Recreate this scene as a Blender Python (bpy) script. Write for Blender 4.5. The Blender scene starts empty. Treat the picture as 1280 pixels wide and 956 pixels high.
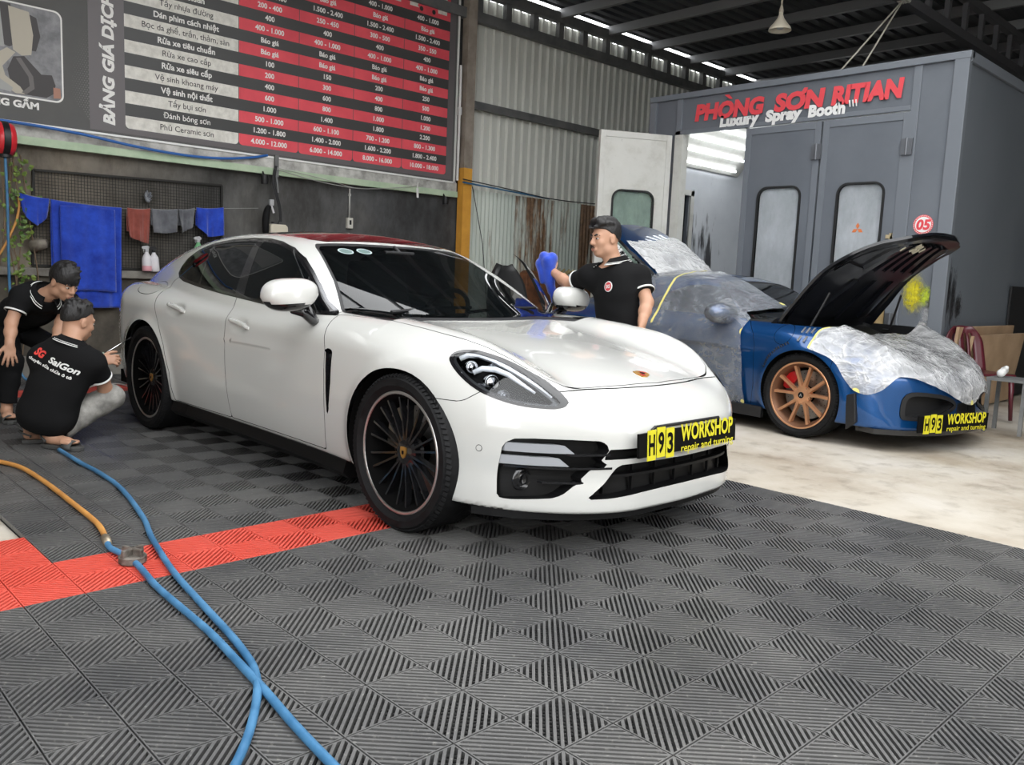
EXPOSURE = .62
SKY = 3.0
SKY_COL = (.97, .985, 1, 1)
ROOFX, ROOFY = .2, 4.6
SKYLIGHTS = [(-3.9, .2, -.6, 4.1), (-2.8, .2, 4.9, 6.3)]
TUBES = 4.0
FRONTX = .4
import bpy, bmesh, math, random
import numpy as np
from mathutils import Vector, Matrix
random.seed(7); RNG = np.random.RandomState(3)
S = bpy.context.scene; COL = S.collection
PI = math.pi
# ------------------------------------------------ camera, daylight, exposure
def cam_basis(yaw, pitch, roll):
    f = np.array([math.cos(pitch)*math.cos(yaw), math.cos(pitch)*math.sin(yaw), math.sin(pitch)])
    r = np.cross(f, [0, 0, 1]); r /= np.linalg.norm(r); u = np.cross(r, f)
    return r*math.cos(roll)+u*math.sin(roll), -r*math.sin(roll)+u*math.cos(roll), f
CAMPOS = (2.1064, -1.9008, 1.1871); FPX = 1050.0
_r, _u, _f = cam_basis(2.3745, -0.1275, 0.043)
cd = bpy.data.cameras.new('camera'); cd.sensor_width = 36; cd.lens = FPX/1280*36; cd.clip_start = .05; cd.clip_end = 400
cam = bpy.data.objects.new('camera', cd); COL.objects.link(cam); S.camera = cam
M4 = Matrix(((_r[0], _u[0], -_f[0], CAMPOS[0]), (_r[1], _u[1], -_f[1], CAMPOS[1]), (_r[2], _u[2], -_f[2], CAMPOS[2]), (0, 0, 0, 1)))
cam.matrix_world = M4
S.view_settings.view_transform = 'Standard'; S.view_settings.look = 'None'
S.view_settings.exposure = EXPOSURE; S.view_settings.gamma = 1.0; S.view_settings.use_curve_mapping = False
W = bpy.data.worlds.new('sky'); S.world = W; W.use_nodes = True
bg = W.node_tree.nodes['Background']; bg.inputs[0].default_value = SKY_COL; bg.inputs[1].default_value = SKY
def area(name, loc, rot, sx, sy, power, col=(1, 1, 1)):
    l = bpy.data.lights.new(name, 'AREA'); l.shape = 'RECTANGLE'; l.size = sx; l.size_y = sy; l.energy = power; l.color = col
    o = bpy.data.objects.new(name, l); COL.objects.link(o); o.location = loc; o.rotation_euler = rot; return o
# ------------------------------------------------ helpers
def setp(o, label=None, cat=None, group=None, kind=None):
    if label: o['label'] = label
    if cat: o['category'] = cat
    if group: o['group'] = group
    if kind: o['kind'] = kind
    return o
def thing(name, label, cat, loc=(0, 0, 0), rz=0, group=None, kind=None):
    o = bpy.data.objects.new(name, None); COL.objects.link(o); o.location = loc; o.rotation_euler = (0, 0, rz)
    o.empty_display_size = .1
    return setp(o, label, cat, group, kind)
def obj(name, me, m=None, parent=None, loc=None, rot=None):
    o = bpy.data.objects.new(name, me); COL.objects.link(o)
    if m is not None:
        for q in (m if isinstance(m, (list, tuple)) else [m]): me.materials.append(q)
    if parent: o.parent = parent
    if loc is not None: o.location = loc
    if rot is not None: o.rotation_euler = rot
    return o
def mesh(v, f, smooth=False, normals=None, name='m'):
    me = bpy.data.meshes.new(name); me.from_pydata([tuple(map(float, p)) for p in v], [], [tuple(map(int, q)) for q in f]); me.update()
    if smooth:
        me.polygons.foreach_set('use_smooth', [True]*len(me.polygons))
        if normals is not None: me.normals_split_custom_set_from_vertices([tuple(map(float, n)) for n in normals])
    return me
def bmm(bm, smooth=False, ang=None):
    me = bpy.data.meshes.new('m'); bm.to_mesh(me); bm.free()
    if smooth or ang: me.polygons.foreach_set('use_smooth', [True]*len(me.polygons))
    if ang: me.set_sharp_from_angle(angle=math.radians(ang))
    return me
class MB:
    """collects simple shapes into one mesh"""
    def __init__(s): s.v = []; s.f = []; s.mi = []
    def add(s, v, f, mi=0):
        n = len(s.v); s.v += [tuple(p) for p in v]; s.f += [tuple(i+n for i in q) for q in f]; s.mi += [mi]*len(f); return s
    def box(s, a, b, mi=0, rot=None, piv=None):
        x0, y0, z0 = a; x1, y1, z1 = b
        v = [(x0,y0,z0),(x1,y0,z0),(x1,y1,z0),(x0,y1,z0),(x0,y0,z1),(x1,y0,z1),(x1,y1,z1),(x0,y1,z1)]
        if rot is not None:
            p = Vector(piv if piv else [(a[i]+b[i])/2 for i in range(3)]); v = [tuple(rot @ (Vector(q)-p) + p) for q in v]
        return s.add(v, [(0,3,2,1),(4,5,6,7),(0,1,5,4),(1,2,6,5),(2,3,7,6),(3,0,4,7)], mi)
    def bar(s, p, q, w, h=None, up=(0, 0, 1), mi=0):
        h = h or w; p = Vector(p); q = Vector(q); d = (q-p).normalized(); u = Vector(up)
        if abs(d.dot(u)) > .98: u = Vector((1, 0, 0))
        a = d.cross(u).normalized()*w/2; b = a.cross(d).normalized()*h/2
        v = [p-a-b, p+a-b, p+a+b, p-a+b, q-a-b, q+a-b, q+a+b, q-a+b]
        return s.add(v, [(3,2,1,0),(4,5,6,7),(0,1,5,4),(1,2,6,5),(2,3,7,6),(3,0,4,7)], mi)
    def tube(s, pts, r, n=10, mi=0, cap=True, closed=False):
        P = [Vector(p) for p in pts]; R = r if isinstance(r, (list, tuple)) else [r]*len(P); m = len(P)
        t0 = (P[1]-P[0]).normalized(); u = Vector((0, 0, 1)) if abs(t0.z) < .9 else Vector((1, 0, 0))
        a = t0.cross(u).normalized(); vs = []
        for i in range(m):
            if closed: t = (P[(i+1) % m]-P[i-1]).normalized()
            else: t = (P[min(i+1, m-1)]-P[max(i-1, 0)]).normalized()
            a = (a - t*a.dot(t)).normalized(); b = t.cross(a)
            vs += [P[i]+(a*math.cos(2*PI*k/n)+b*math.sin(2*PI*k/n))*R[i] for k in range(n)]
        fs = [(i*n+k, i*n+(k+1) % n, ((i+1) % m)*n+(k+1) % n, ((i+1) % m)*n+k) for i in range(m if closed else m-1) for k in range(n)]
        if cap and not closed: fs += [tuple(range(n-1, -1, -1)), tuple((m-1)*n+k for k in range(n))]
        return s.add(vs, fs, mi)
    def lathe(s, prof, n=32, axis='z', c=(0, 0, 0), mi=0, arc=2*PI, a0=0):
        vs = []; full = abs(arc-2*PI) < 1e-6; m = len(prof); nn = n if full else n+1
        for k in range(nn):
            a = a0+arc*k/n
            for r, h in prof:
                p = (r*math.cos(a), r*math.sin(a), h)
                if axis == 'y': p = (p[0], p[2], p[1])
                if axis == 'x': p = (p[2], p[0], p[1])
                vs.append((p[0]+c[0], p[1]+c[1], p[2]+c[2]))
        fs = [(k*m+i, ((k+1) % nn)*m+i, ((k+1) % nn)*m+i+1, k*m+i+1) for k in range(n) for i in range(m-1)]
        if axis == 'y': fs = [q[::-1] for q in fs]
        return s.add(vs, fs, mi)
    def prism(s, poly, h0, h1, axis='z', mi=0):
        """extrude a 2D polygon: axis z -> (x,y), y -> (x,z), x -> (y,z)"""
        n = len(poly)
        def p3(q, h): return (q[0], q[1], h) if axis == 'z' else (q[0], h, q[1]) if axis == 'y' else (h, q[0], q[1])
        v = [p3(q, h0) for q in poly]+[p3(q, h1) for q in poly]
        return s.add(v, [tuple(range(n-1, -1, -1)), tuple(range(n, 2*n))]+[(i, (i+1) % n, n+(i+1) % n, n+i) for i in range(n)], mi)
    def me(s, smooth=False, ang=None, fix=True):
        me = bpy.data.meshes.new('m'); me.from_pydata([tuple(map(float, p)) for p in s.v], [], s.f)
        me.polygons.foreach_set('material_index', s.mi)
        if fix:
            bm = bmesh.new(); bm.from_mesh(me); bmesh.ops.recalc_face_normals(bm, faces=bm.faces); bm.to_mesh(me); bm.free()
        if smooth or ang: me.polygons.foreach_set('use_smooth', [True]*len(me.polygons))
        if ang: me.set_sharp_from_angle(angle=math.radians(ang))
        return me
    def build(s, name, m, parent=None, smooth=False, ang=None, bevel=0, loc=None, rot=None, seg=2):
        o = obj(name, s.me(smooth, ang), m, parent, loc, rot)
        if bevel: 
            b = o.modifiers.new('bevel', 'BEVEL'); b.width = bevel; b.segments = seg; b.limit_method = 'ANGLE'; b.angle_limit = math.radians(40)
        return o
def skin_mesh(nodes, edges, sub=2, root=0, smooth=True):
    """continuous limb surface grown on a skeleton: nodes = [(pos, rx, ry)]"""
    me = bpy.data.meshes.new('skin'); me.from_pydata([tuple(n[0]) for n in nodes], edges, []); me.update()
    o = bpy.data.objects.new('skin_tmp', me); COL.objects.link(o)
    o.modifiers.new('s', 'SKIN'); 
    sv = me.skin_vertices[0].data
    for i, n in enumerate(nodes):
        sv[i].radius = (n[1], n[2] if len(n) > 2 else n[1]); sv[i].use_root = (i == root)
    o.modifiers['s'].branch_smoothing = .6
    ss = o.modifiers.new('ss', 'SUBSURF'); ss.levels = sub; ss.render_levels = sub
    dg = bpy.context.evaluated_depsgraph_get(); dg.update()
    out = bpy.data.meshes.new_from_object(o.evaluated_get(dg)); bpy.data.objects.remove(o); bpy.data.meshes.remove(me)
    out.polygons.foreach_set('use_smooth', [True]*len(out.polygons))
    return out
FONT = bpy.data.fonts.load('<builtin>') if False else None
def text_mesh(body, size, bold=0, shear=0, align='CENTER', depth=0, space=1, ax='BOTTOM_BASELINE', width=None):
    """flat lettering in the local XY plane as (verts, faces)"""
    c = bpy.data.curves.new('t', 'FONT'); c.body = body; c.size = size; c.align_x = align; c.align_y = ax
    c.offset = bold; c.shear = shear; c.extrude = depth; c.space_character = space; c.resolution_u = 3
    o = bpy.data.objects.new('t', c); COL.objects.link(o)
    dg = bpy.context.evaluated_depsgraph_get(); dg.update()
    me = bpy.data.meshes.new_from_object(o.evaluated_get(dg))
    v = [tuple(p.co) for p in me.vertices]; f = [tuple(p.vertices) for p in me.polygons]
    bpy.data.objects.remove(o); bpy.data.curves.remove(c); bpy.data.meshes.remove(me)
    if width and v:
        x0 = min(p[0] for p in v); x1 = max(p[0] for p in v); k = width/max(x1-x0, 1e-6)
        v = [(p[0]*k, p[1], p[2]) for p in v]
    return v, f
def copy_tree(o, parent=None):
    c = o.copy(); COL.objects.link(c)
    if parent: c.parent = parent
    for ch in list(o.children): copy_tree(ch, c)
    return c
# ------------------------------------------------ materials
MATS = {}
class NB:
    def __init__(s, m): s.t = m.node_tree; s.n = s.t.nodes; s.l = s.t.links
    def new(s, typ, **k):
        n = s.n.new(typ)
        for a, b in k.items(): setattr(n, a, b)
        return n
    def link(s, a, b): s.l.new(a, b)
    def inp(s, n, i, v):
        if hasattr(v, 'links') or isinstance(v, bpy.types.NodeSocket): s.l.new(v, n.inputs[i])
        else: n.inputs[i].default_value = v
    def coord(s, out='Object'): return s.new('ShaderNodeTexCoord').outputs[out]
    def mapping(s, vec, scale=(1, 1, 1), rot=(0, 0, 0), loc=(0, 0, 0)):
        n = s.new('ShaderNodeMapping'); s.link(vec, n.inputs[0]); n.inputs['Scale'].default_value = scale; n.inputs['Rotation'].default_value = rot; n.inputs['Location'].default_value = loc; return n.outputs[0]
    def noise(s, scale, detail=4, rough=.55, vec=None, dist=0):
        n = s.new('ShaderNodeTexNoise'); n.inputs['Scale'].default_value = scale; n.inputs['Detail'].default_value = detail; n.inputs['Roughness'].default_value = rough; n.inputs['Distortion'].default_value = dist
        if vec is not None: s.link(vec, n.inputs['Vector'])
        return n.outputs['Fac']
    def wave(s, scale, vec, dist=0, direction='X', profile='SIN'):
        n = s.new('ShaderNodeTexWave', bands_direction=direction, wave_profile=profile); n.inputs['Scale'].default_value = scale; n.inputs['Distortion'].default_value = dist; s.link(vec, n.inputs['Vector']); return n.outputs['Fac']
    def ramp(s, fac, stops, interp='LINEAR'):
        n = s.new('ShaderNodeValToRGB'); e = n.color_ramp.elements; n.color_ramp.interpolation = interp
        while len(e) < len(stops): e.new(.5)
        for q, (p, c) in zip(e, stops): q.position = p; q.color = (c if hasattr(c, '__len__') else (c, c, c)) if (hasattr(c, '__len__') and len(c) == 4) else tuple(c)+(1,) if hasattr(c, '__len__') else (c, c, c, 1)
        s.link(fac, n.inputs[0]); return n.outputs[0]
    def math(s, op, a, b=None, c=None):
        n = s.new('ShaderNodeMath', operation=op)
        for i, v in enumerate((a, b, c)):
            if v is not None: s.inp(n, i, v)
        return n.outputs[0]
    def mix(s, fac, a, b, typ='MIX'):
        n = s.new('ShaderNodeMix', data_type='RGBA', blend_type=typ)
        s.inp(n, 0, fac)
        for i, v in ((6, a), (7, b)):
            if isinstance(v, bpy.types.NodeSocket): s.link(v, n.inputs[i])
            else: n.inputs[i].default_value = tuple(v)+(1,) if len(v) == 3 else v
        return n.outputs[2]
    def bump(s, h, strength=.3, dist=.01):
        n = s.new('ShaderNodeBump'); n.inputs['Strength'].default_value = strength; n.inputs['Distance'].default_value = dist; s.link(h, n.inputs['Height']); return n.outputs[0]
def srgb(h):
    h = h.lstrip('#'); c = [int(h[i:i+2], 16)/255 for i in (0, 2, 4)]
    return tuple(x/12.92 if x <= .04045 else ((x+.055)/1.055)**2.4 for x in c)
def mat(name, col=(.5, .5, .5), rough=.5, metal=0, coat=0, emit=None, es=0, trans=0, ior=1.45, alpha=1, sheen=0, spec=.5, fn=None, coatr=.03):
    """Principled material; fn(nb, bsdf) adds the procedural nodes"""
    if name in MATS: return MATS[name]
    m = bpy.data.materials.new(name); m.use_nodes = True; b = m.node_tree.nodes['Principled BSDF']
    col = srgb(col) if isinstance(col, str) else col
    b.inputs['Base Color'].default_value = tuple(col)+(1,); b.inputs['Roughness'].default_value = rough; b.inputs['Metallic'].default_value = metal
    b.inputs['Coat Weight'].default_value = coat; b.inputs['Coat Roughness'].default_value = coatr; b.inputs['Transmission Weight'].default_value = trans; b.inputs['IOR'].default_value = ior
    b.inputs['Alpha'].default_value = alpha; b.inputs['Sheen Weight'].default_value = sheen; b.inputs['Specular IOR Level'].default_value = spec
    if emit: b.inputs['Emission Color'].default_value = tuple(emit)+(1,); b.inputs['Emission Strength'].default_value = es
    m.diffuse_color = tuple(col)+(1,)
    if fn: fn(NB(m), b)
    MATS[name] = m; return m
def mottled(c1, c2, scale, rough=(.5, .7), bump=0, detail=5, lo=.35, hi=.65):
    c1 = srgb(c1) if isinstance(c1, str) else c1; c2 = srgb(c2) if isinstance(c2, str) else c2
    def fn(n, b):
        co = n.coord(); f = n.noise(scale, detail, .6, co)
        n.link(n.ramp(f, [(lo, c1), (hi, c2)]), b.inputs['Base Color'])
        n.link(n.ramp(f, [(lo, (rough[0],)*3), (hi, (rough[1],)*3)]), b.inputs['Roughness'])
        if bump: n.link(n.bump(n.noise(scale*4, 4, .6, co), bump), b.inputs['Normal'])
    return fn
# ---------------------------------------------------------------- shared materials
def paint(name, col, flake=0):
    def fn(n, b):
        co = n.coord(); f = n.noise(3.0, 3, .5, co)
        c = srgb(col) if isinstance(col, str) else col
        n.link(n.ramp(f, [(.3, tuple(q*.985 for q in c)), (.7, c)]), b.inputs['Base Color'])
    return mat(name, col, .22 if not flake else .3, flake, 1.0, fn=fn)
WHITE = paint('white_paint', (.55, .55, .525))
BLACKG = mat('gloss_black', (.008, .008, .009), .12, 0, .6)
BLACKP = mat('black_plastic', (.012, .012, .013), .45)
LINER = mat('wheel_arch_liner', (.003, .003, .003), .95, spec=.1)
RUBBER = mat('tyre_rubber', (.007, .007, .0075), .6, spec=.2, fn=mottled((.005, .005, .0055), (.011, .011, .0115), 40, (.55, .75), .15))
CHROME = mat('chrome', (.75, .75, .76), .12, 1)
DARKCHROME = mat('dark_chrome_trim', (.16, .16, .165), .2, 1)
STEEL = mat('brake_steel', (.30, .29, .28), .35, 1)
SILVER = mat('silver_rim_lip', (.62, .60, .58), .3, .9)
def glass(name, tint, op):
    m = bpy.data.materials.new(name); m.use_nodes = True; n = NB(m); n.n.remove(n.n['Principled BSDF'])
    out = n.n['Material Output']; tr = n.new('ShaderNodeBsdfTransparent'); tr.inputs[0].default_value = tuple(tint)+(1,)
    gl = n.new('ShaderNodeBsdfGlossy'); gl.inputs['Roughness'].default_value = .015; df = n.new('ShaderNodeBsdfDiffuse'); df.inputs[0].default_value = (.006, .008, .009, 1)
    m1 = n.new('ShaderNodeMixShader'); m1.inputs[0].default_value = op; n.link(tr.outputs[0], m1.inputs[1]); n.link(df.outputs[0], m1.inputs[2])
    fr = n.new('ShaderNodeFresnel'); fr.inputs[0].default_value = 1.52
    m2 = n.new('ShaderNodeMixShader'); n.link(fr.outputs[0], m2.inputs[0]); n.link(m1.outputs[0], m2.inputs[1]); n.link(gl.outputs[0], m2.inputs[2])
    n.link(m2.outputs[0], out.inputs[0]); m.diffuse_color = tuple(tint)+(1,); MATS[name] = m; return m
TINT = glass('tinted_glass', (.20, .22, .22), .35)
DARKGLASS = glass('privacy_glass', (.05, .055, .06), .6)
CLEAR = glass('clear_lens', (.93, .95, .97), .0)
YELLOWP = mat('plate_yellow', (.62, .56, .018), .5); PBLACK = mat('plate_black', (.002, .002, .002), .6, spec=.15); INTAKE = mat('intake_black', (.003, .003, .0033), .45, spec=.3)
GOLD = mat('gold_badge', (.60, .33, .08), .3, .8); REDB = mat('badge_red', (.35, .02, .015), .4)

BRONZE_SHADED = mat('bronze_barrel_shaded', (.16, .08, .045), .45, .6)  # bronze darkened to paint the shade between the spokes
# ---------------------------------------------------------------- car bodies
def sp(xs, ys):
    xs = np.array(xs, float); ys = np.array(ys, float)
    if xs[0] > xs[-1]: xs, ys = xs[::-1], ys[::-1]
    d = np.diff(ys) / np.diff(xs)
    m = np.concatenate([[d[0]], (d[:-1] + d[1:]) / 2, [d[-1]]])
    bad = np.concatenate([[False], d[:-1] * d[1:] <= 0, [False]]); m[bad] = 0
    def f(x):
        x = np.clip(x, xs[0], xs[-1])
        i = np.clip(np.searchsorted(xs, x) - 1, 0, len(xs) - 2)
        h = xs[i + 1] - xs[i]; t = (x - xs[i]) / h
        return ((2*t**3 - 3*t**2 + 1) * ys[i] + (t**3 - 2*t**2 + t) * h * m[i]
                + (-2*t**3 + 3*t**2) * ys[i + 1] + (t**3 - t**2) * h * m[i + 1])
    return f
def sstep(a, b, x):
    t = np.clip((x - a) / (b - a), 0, 1); return t * t * (3 - 2 * t)
def smax(a, b, k):
    h = np.clip(.5 + .5 * (a - b) / k, 0, 1); return b + (a - b) * h + k * h * (1 - h)
def smin(a, b, k): return -smax(-a, -b, k)
def gauss(x, c, s): return np.exp(-((x - c) / s) ** 2)

class Body:
    dents = ()
    """half-space blend of a car body: lower body and cabin, symmetric in y"""
    def __init__(s, **k): s.__dict__.update(k)
    def G(s, x, z):
        zz = z - s.shift(x)
        g = s.W(x) + s.dG(zz)
        if s.crease:
            d = s.crease(x) - z
            g = g - .008 * sstep(-.035, .10, d) * (1 - sstep(.15, .45, d)) * sstep(-2.85, -2.1, x) * (1 - sstep(-1.2, -.5, x))
        for cx, cz, dx, dz, dp in s.dents:
            g = g - dp * np.exp(-(((x - cx) / dx) ** 2 + ((z - cz) / dz) ** 2) ** 2)
        for cx, cz, cr in s.arches:
            r = np.hypot(x - cx, z - cz)
            g = g + .016 * gauss(r, cr + .01, .045)
        return g
    def H(s, x, y):
        return s.Hc(x) - s.hd(x) * y * y + s.crestA(x) * gauss(y, s.crestY, s.crestS) + s.rcrA(x) * gauss(y, .74, .16)
    def F(s, y, z): return s.F0(z) - s.P(y)
    def R(s, y, z): return s.R0(z) + s.PR(y)
    def Gc(s, x, z):
        t = z - s.belt
        return s.Wc(x) - s.tum * t - s.tum2 * t * t
    def lower(s, x, y, z):
        a = (y - s.G(x, z))
        b = (z - s.H(x, y)) * .95
        f = smax(a, b, s.ktop)
        f = smax(f, (x - s.F(y, z)) * .9, s.knose)
        return smax(f, s.zb(x) - z, .02)
    def cabin(s, x, y, z):
        a = (y - s.Gc(x, z)) * .85
        b = z - (s.Hr(x) - s.crown * y * y)
        c = (x - s.Xw0 + (z - s.belt) * s.Xws + (s.Xc - s.Xcz * (z - s.belt)) * y * y) / math.hypot(1, s.Xws)
        f = smax(a, b, s.krail)
        return np.maximum(smax(f, c, s.kapil), s.belt - .22 - z)
    def f(s, x, y, z):
        y = np.sqrt(y * y + 1e-6)
        return smax(smin(s.lower(x, y, z), s.cabin(x, y, z), s.kbelt), (s.R(y, z) - x) * .9, .10)
    def grad(s, P, h=.0015):
        x, y, z = P.T
        g = np.stack([s.f(x+h, y, z) - s.f(x-h, y, z), s.f(x, y+h, z) - s.f(x, y-h, z), s.f(x, y, z+h) - s.f(x, y, z-h)], -1) / (2*h)
        return g
    def project(s, P, n=4):
        for _ in range(n):
            g = s.grad(P); v = s.f(*P.T)
            st = np.clip(v / np.maximum((g*g).sum(-1), .05), -.03, .03)
            P = P - g * st[:, None]
        return P

panamera = Body(
    W=sp([-4.2, -3.9, -3.5, -2.95, -2.4, -1.6, -.8, 0, .3, .6, 1], [.86, .90, .945, .968, .952, .930, .938, .965, .962, .95, .94]),
    dG=sp([.1, .2, .3, .45, .6, .75, .85, .93, 1.0, 1.1, 1.3], [-.085, -.055, -.028, -.008, 0, -.008, -.028, -.075, -.15, -.3, -.7]),
    shift=sp([-4.2, -3.4, -2.9, -2.2, -1.2, -.4, .2, .6, 1], [.05, .06, .055, .02, 0, -.01, -.03, -.06, -.1]),
    crease=sp([-2.7, -2.45, -1.6, -.65, -.4], [.88, .875, .833, .788, .775]),
    arches=[(0, .36, .385), (-2.95, .36, .385)],
    Hc=sp([1.05, .95, .8, .63, .4, .2, 0, -.3, -.6, -.85, -1.2, -2, -3, -3.6, -3.95, -4.15], [.52, .60, .685, .747, .805, .842, .872, .908, .937, .955, .96, .955, .965, 1.0, 1.03, 1.0]),
    crestA=sp([.9, .6, .3, 0, -.4, -.8, -1.1], [.03, .09, .105, .078, .034, .008, 0]), crestY=.70, crestS=.15,
    hd=sp([-.3, .2, .6, 1], [0, .08, .17, .2]),
    rcrA=sp([-1.8, -2.4, -2.9, -3.4, -3.9, -4.1], [0, .02, .04, .03, 0, 0]),
    F0=sp([.1, .16, .2, .26, .36, .46, .54, .6, .66, .74, .9], [.83, .890, .905, .905, .898, .905, .905, .892, .862, .80, .66]),
    P=sp([0, .2, .4, .55, .65, .75, .85, .92, 1.0], [0, .008, .036, .105, .18, .285, .44, .62, .97]),
    R0=sp([.15, .3, .5, .7, .85, .95, 1.0, 1.1], [-3.95, -4.03, -4.1, -4.12, -4.09, -4.06, -4.0, -3.9]),
    PR=sp([0, .3, .5, .7, .8, .9, 1.0], [0, .035, .10, .235, .35, .50, .8]),
    zb=sp([-4.2, -3.3, -2.6, -.5, .3, 1], [.30, .28, .245, .225, .205, .19]),
    dents=((-2.475, .868, .095, .036, .020), (-1.63, .824, .095, .036, .020)),
    ktop=.12, knose=.10, belt=.95, tum=.39, tum2=.35,
    Wc=sp([-.3, -.75, -1.2, -2.0, -2.6, -3.1, -3.6, -4.1], [.75, .825, .848, .852, .835, .785, .69, .52]),
    Hr=sp([-.6, -1.35, -1.55, -1.8, -2.05, -2.4, -2.8, -3.2, -3.6, -3.95, -4.2], [1.20, 1.365, 1.395, 1.416, 1.422, 1.414, 1.370, 1.285, 1.155, 1.02, .9]),
    crown=.15, krail=.085, kapil=.05, kbelt=.018, Xw0=-.50, Xws=2.33, Xc=.45, Xcz=.9)

coupe = Body(
    W=sp([-3.6, -3.3, -2.9, -2.45, -1.9, -1.2, -.6, 0, .35, .7, 1], [.78, .87, .925, .935, .895, .868, .878, .915, .908, .89, .88]),
    dG=sp([.1, .2, .3, .45, .6, .72, .82, .90, .97, 1.05, 1.3], [-.07, -.045, -.022, -.006, 0, -.008, -.03, -.08, -.16, -.3, -.7]),
    shift=sp([-3.6, -3.0, -2.5, -1.8, -1.0, -.3, .3, .7, 1], [.0, .04, .06, .03, 0, .0, -.01, -.06, -.1]), crease=None,
    arches=[(0, .335, .365), (-2.45, .345, .37)],
    Hc=sp([1.05, .95, .82, .6, .3, 0, -.3, -.55, -.8, -2, -2.6, -3.0, -3.3, -3.5], [.42, .50, .60, .705, .785, .835, .868, .89, .90, .90, .90, .86, .80, .72]),
    hd=sp([-.3, .2, .6, 1], [0, .05, .10, .12]),
    crestA=sp([.95, .7, .45, .2, -.2, -.6, -1.0], [.02, .07, .115, .12, .085, .03, 0]), crestY=.66, crestS=.17,
    rcrA=sp([-1.4, -2.0, -2.5, -2.9, -3.3, -3.5], [0, .03, .05, .04, .01, 0]),
    F0=sp([.05, .10, .15, .22, .32, .42, .5, .58, .66, .76, .9], [.89, .935, .945, .94, .93, .92, .905, .87, .80, .68, .45]),
    P=sp([0, .2, .4, .55, .65, .75, .85, .92, 1.0], [0, .010, .045, .10, .155, .235, .36, .52, .9]),
    R0=sp([.15, .3, .5, .7, .85, .95, 1.1], [-3.3, -3.42, -3.48, -3.46, -3.40, -3.3, -3.1]), PR=sp([0, .3, .5, .7, .8, .9, 1.0], [0, .03, .08, .18, .27, .42, .8]),
    zb=sp([-3.5, -2.8, -2.1, -.4, .3, 1], [.25, .22, .18, .17, .165, .15]),
    ktop=.14, knose=.12, belt=.90, tum=.42, tum2=.35,
    Wc=sp([-.2, -.6, -1.2, -1.7, -2.2, -2.7, -3.2], [.72, .78, .81, .80, .745, .635, .48]),
    Hr=sp([-.5, -1.15, -1.35, -1.6, -1.85, -2.2, -2.6, -3.0, -3.4], [1.15, 1.275, 1.297, 1.305, 1.295, 1.24, 1.13, .98, .82]),
    crown=.15, krail=.09, kapil=.05, kbelt=.05, Xw0=-.39, Xws=2.25, Xc=.42, Xcz=.8)
def surface_nets(f, lo, hi, h):
    n = [int(round((hi[i]-lo[i])/h))+1 for i in range(3)]
    ax = [lo[i]+h*np.arange(n[i]) for i in range(3)]
    X, Y, Z = np.meshgrid(*ax, indexing='ij'); D = f(X, Y, Z)
    ins = D < 0
    c = np.zeros([k-1 for k in n], int)
    for a in (0, 1):
        for b in (0, 1):
            for d in (0, 1): c += ins[a:n[0]-1+a, b:n[1]-1+b, d:n[2]-1+d]
    act = (c > 0) & (c < 8); idx = -np.ones(act.shape, int); I = np.argwhere(act); idx[act] = np.arange(len(I))
    acc = np.zeros((len(I), 3)); cnt = np.zeros(len(I))
    cor = [(a, b, d) for a in (0, 1) for b in (0, 1) for d in (0, 1)]
    for p in cor:
        for axn in range(3):
            if p[axn]: continue
            q = list(p); q[axn] = 1
            d0 = D[I[:, 0]+p[0], I[:, 1]+p[1], I[:, 2]+p[2]]; d1 = D[I[:, 0]+q[0], I[:, 1]+q[1], I[:, 2]+q[2]]
            m = (d0 < 0) != (d1 < 0); t = np.where(m, d0/np.where(m, d0-d1, 1), 0)
            P = I+np.array(p)+0.0; P[:, axn] += t; acc += P*m[:, None]; cnt += m
    V = acc/cnt[:, None]*h+np.array(lo); T = []
    for axn in range(3):
        o = [a for a in range(3) if a != axn]
        sl0 = [slice(None)]*3; sl1 = [slice(None)]*3; sl0[axn] = slice(0, n[axn]-1); sl1[axn] = slice(1, n[axn])
        cr = ins[tuple(sl0)] != ins[tuple(sl1)]; E = np.argwhere(cr)
        E = E[(E[:, o[0]] > 0) & (E[:, o[0]] < n[o[0]]-1) & (E[:, o[1]] > 0) & (E[:, o[1]] < n[o[1]]-1)]
        g = []
        for da, db in ((-1, -1), (0, -1), (0, 0), (-1, 0)):
            q = E.copy(); q[:, o[0]] += da; q[:, o[1]] += db; g.append(idx[q[:, 0], q[:, 1], q[:, 2]])
        Q = np.stack(g, 1); flip = ins[E[:, 0], E[:, 1], E[:, 2]] != (axn == 1)
        Q[~flip] = Q[~flip][:, ::-1]
        T.append(np.concatenate([Q[:, [0, 1, 2]], Q[:, [0, 2, 3]]]))
    return V, np.concatenate(T)
def sdpoly(P, poly, closed=True):
    """signed distance in 2D, negative inside"""
    poly = np.array(poly, float); n = len(poly); d = np.full(len(P), 1e9); ins = np.zeros(len(P), bool)
    for i in range(n):
        a, b = poly[i], poly[(i+1) % n]; e = b-a; w = P-a
        t = np.clip((w@e)/max(e@e, 1e-12), 0, 1); q = w-np.outer(t, e); d = np.minimum(d, (q*q).sum(1))
        c = ((a[1] <= P[:, 1]) & (P[:, 1] < b[1])) | ((b[1] <= P[:, 1]) & (P[:, 1] < a[1]))
        if abs(e[1]) > 1e-12: ins ^= c & (P[:, 0] < a[0]+(P[:, 1]-a[1])/e[1]*e[0])
    return np.where(ins, -1, 1)*np.sqrt(d)
def roundpoly(poly, it=2):
    for _ in range(it):
        o = []
        for i in range(len(poly)):
            a, b = np.array(poly[i]), np.array(poly[(i+1) % len(poly)]); o += [tuple(a*.75+b*.25), tuple(a*.25+b*.75)]
        poly = o
    return poly
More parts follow.
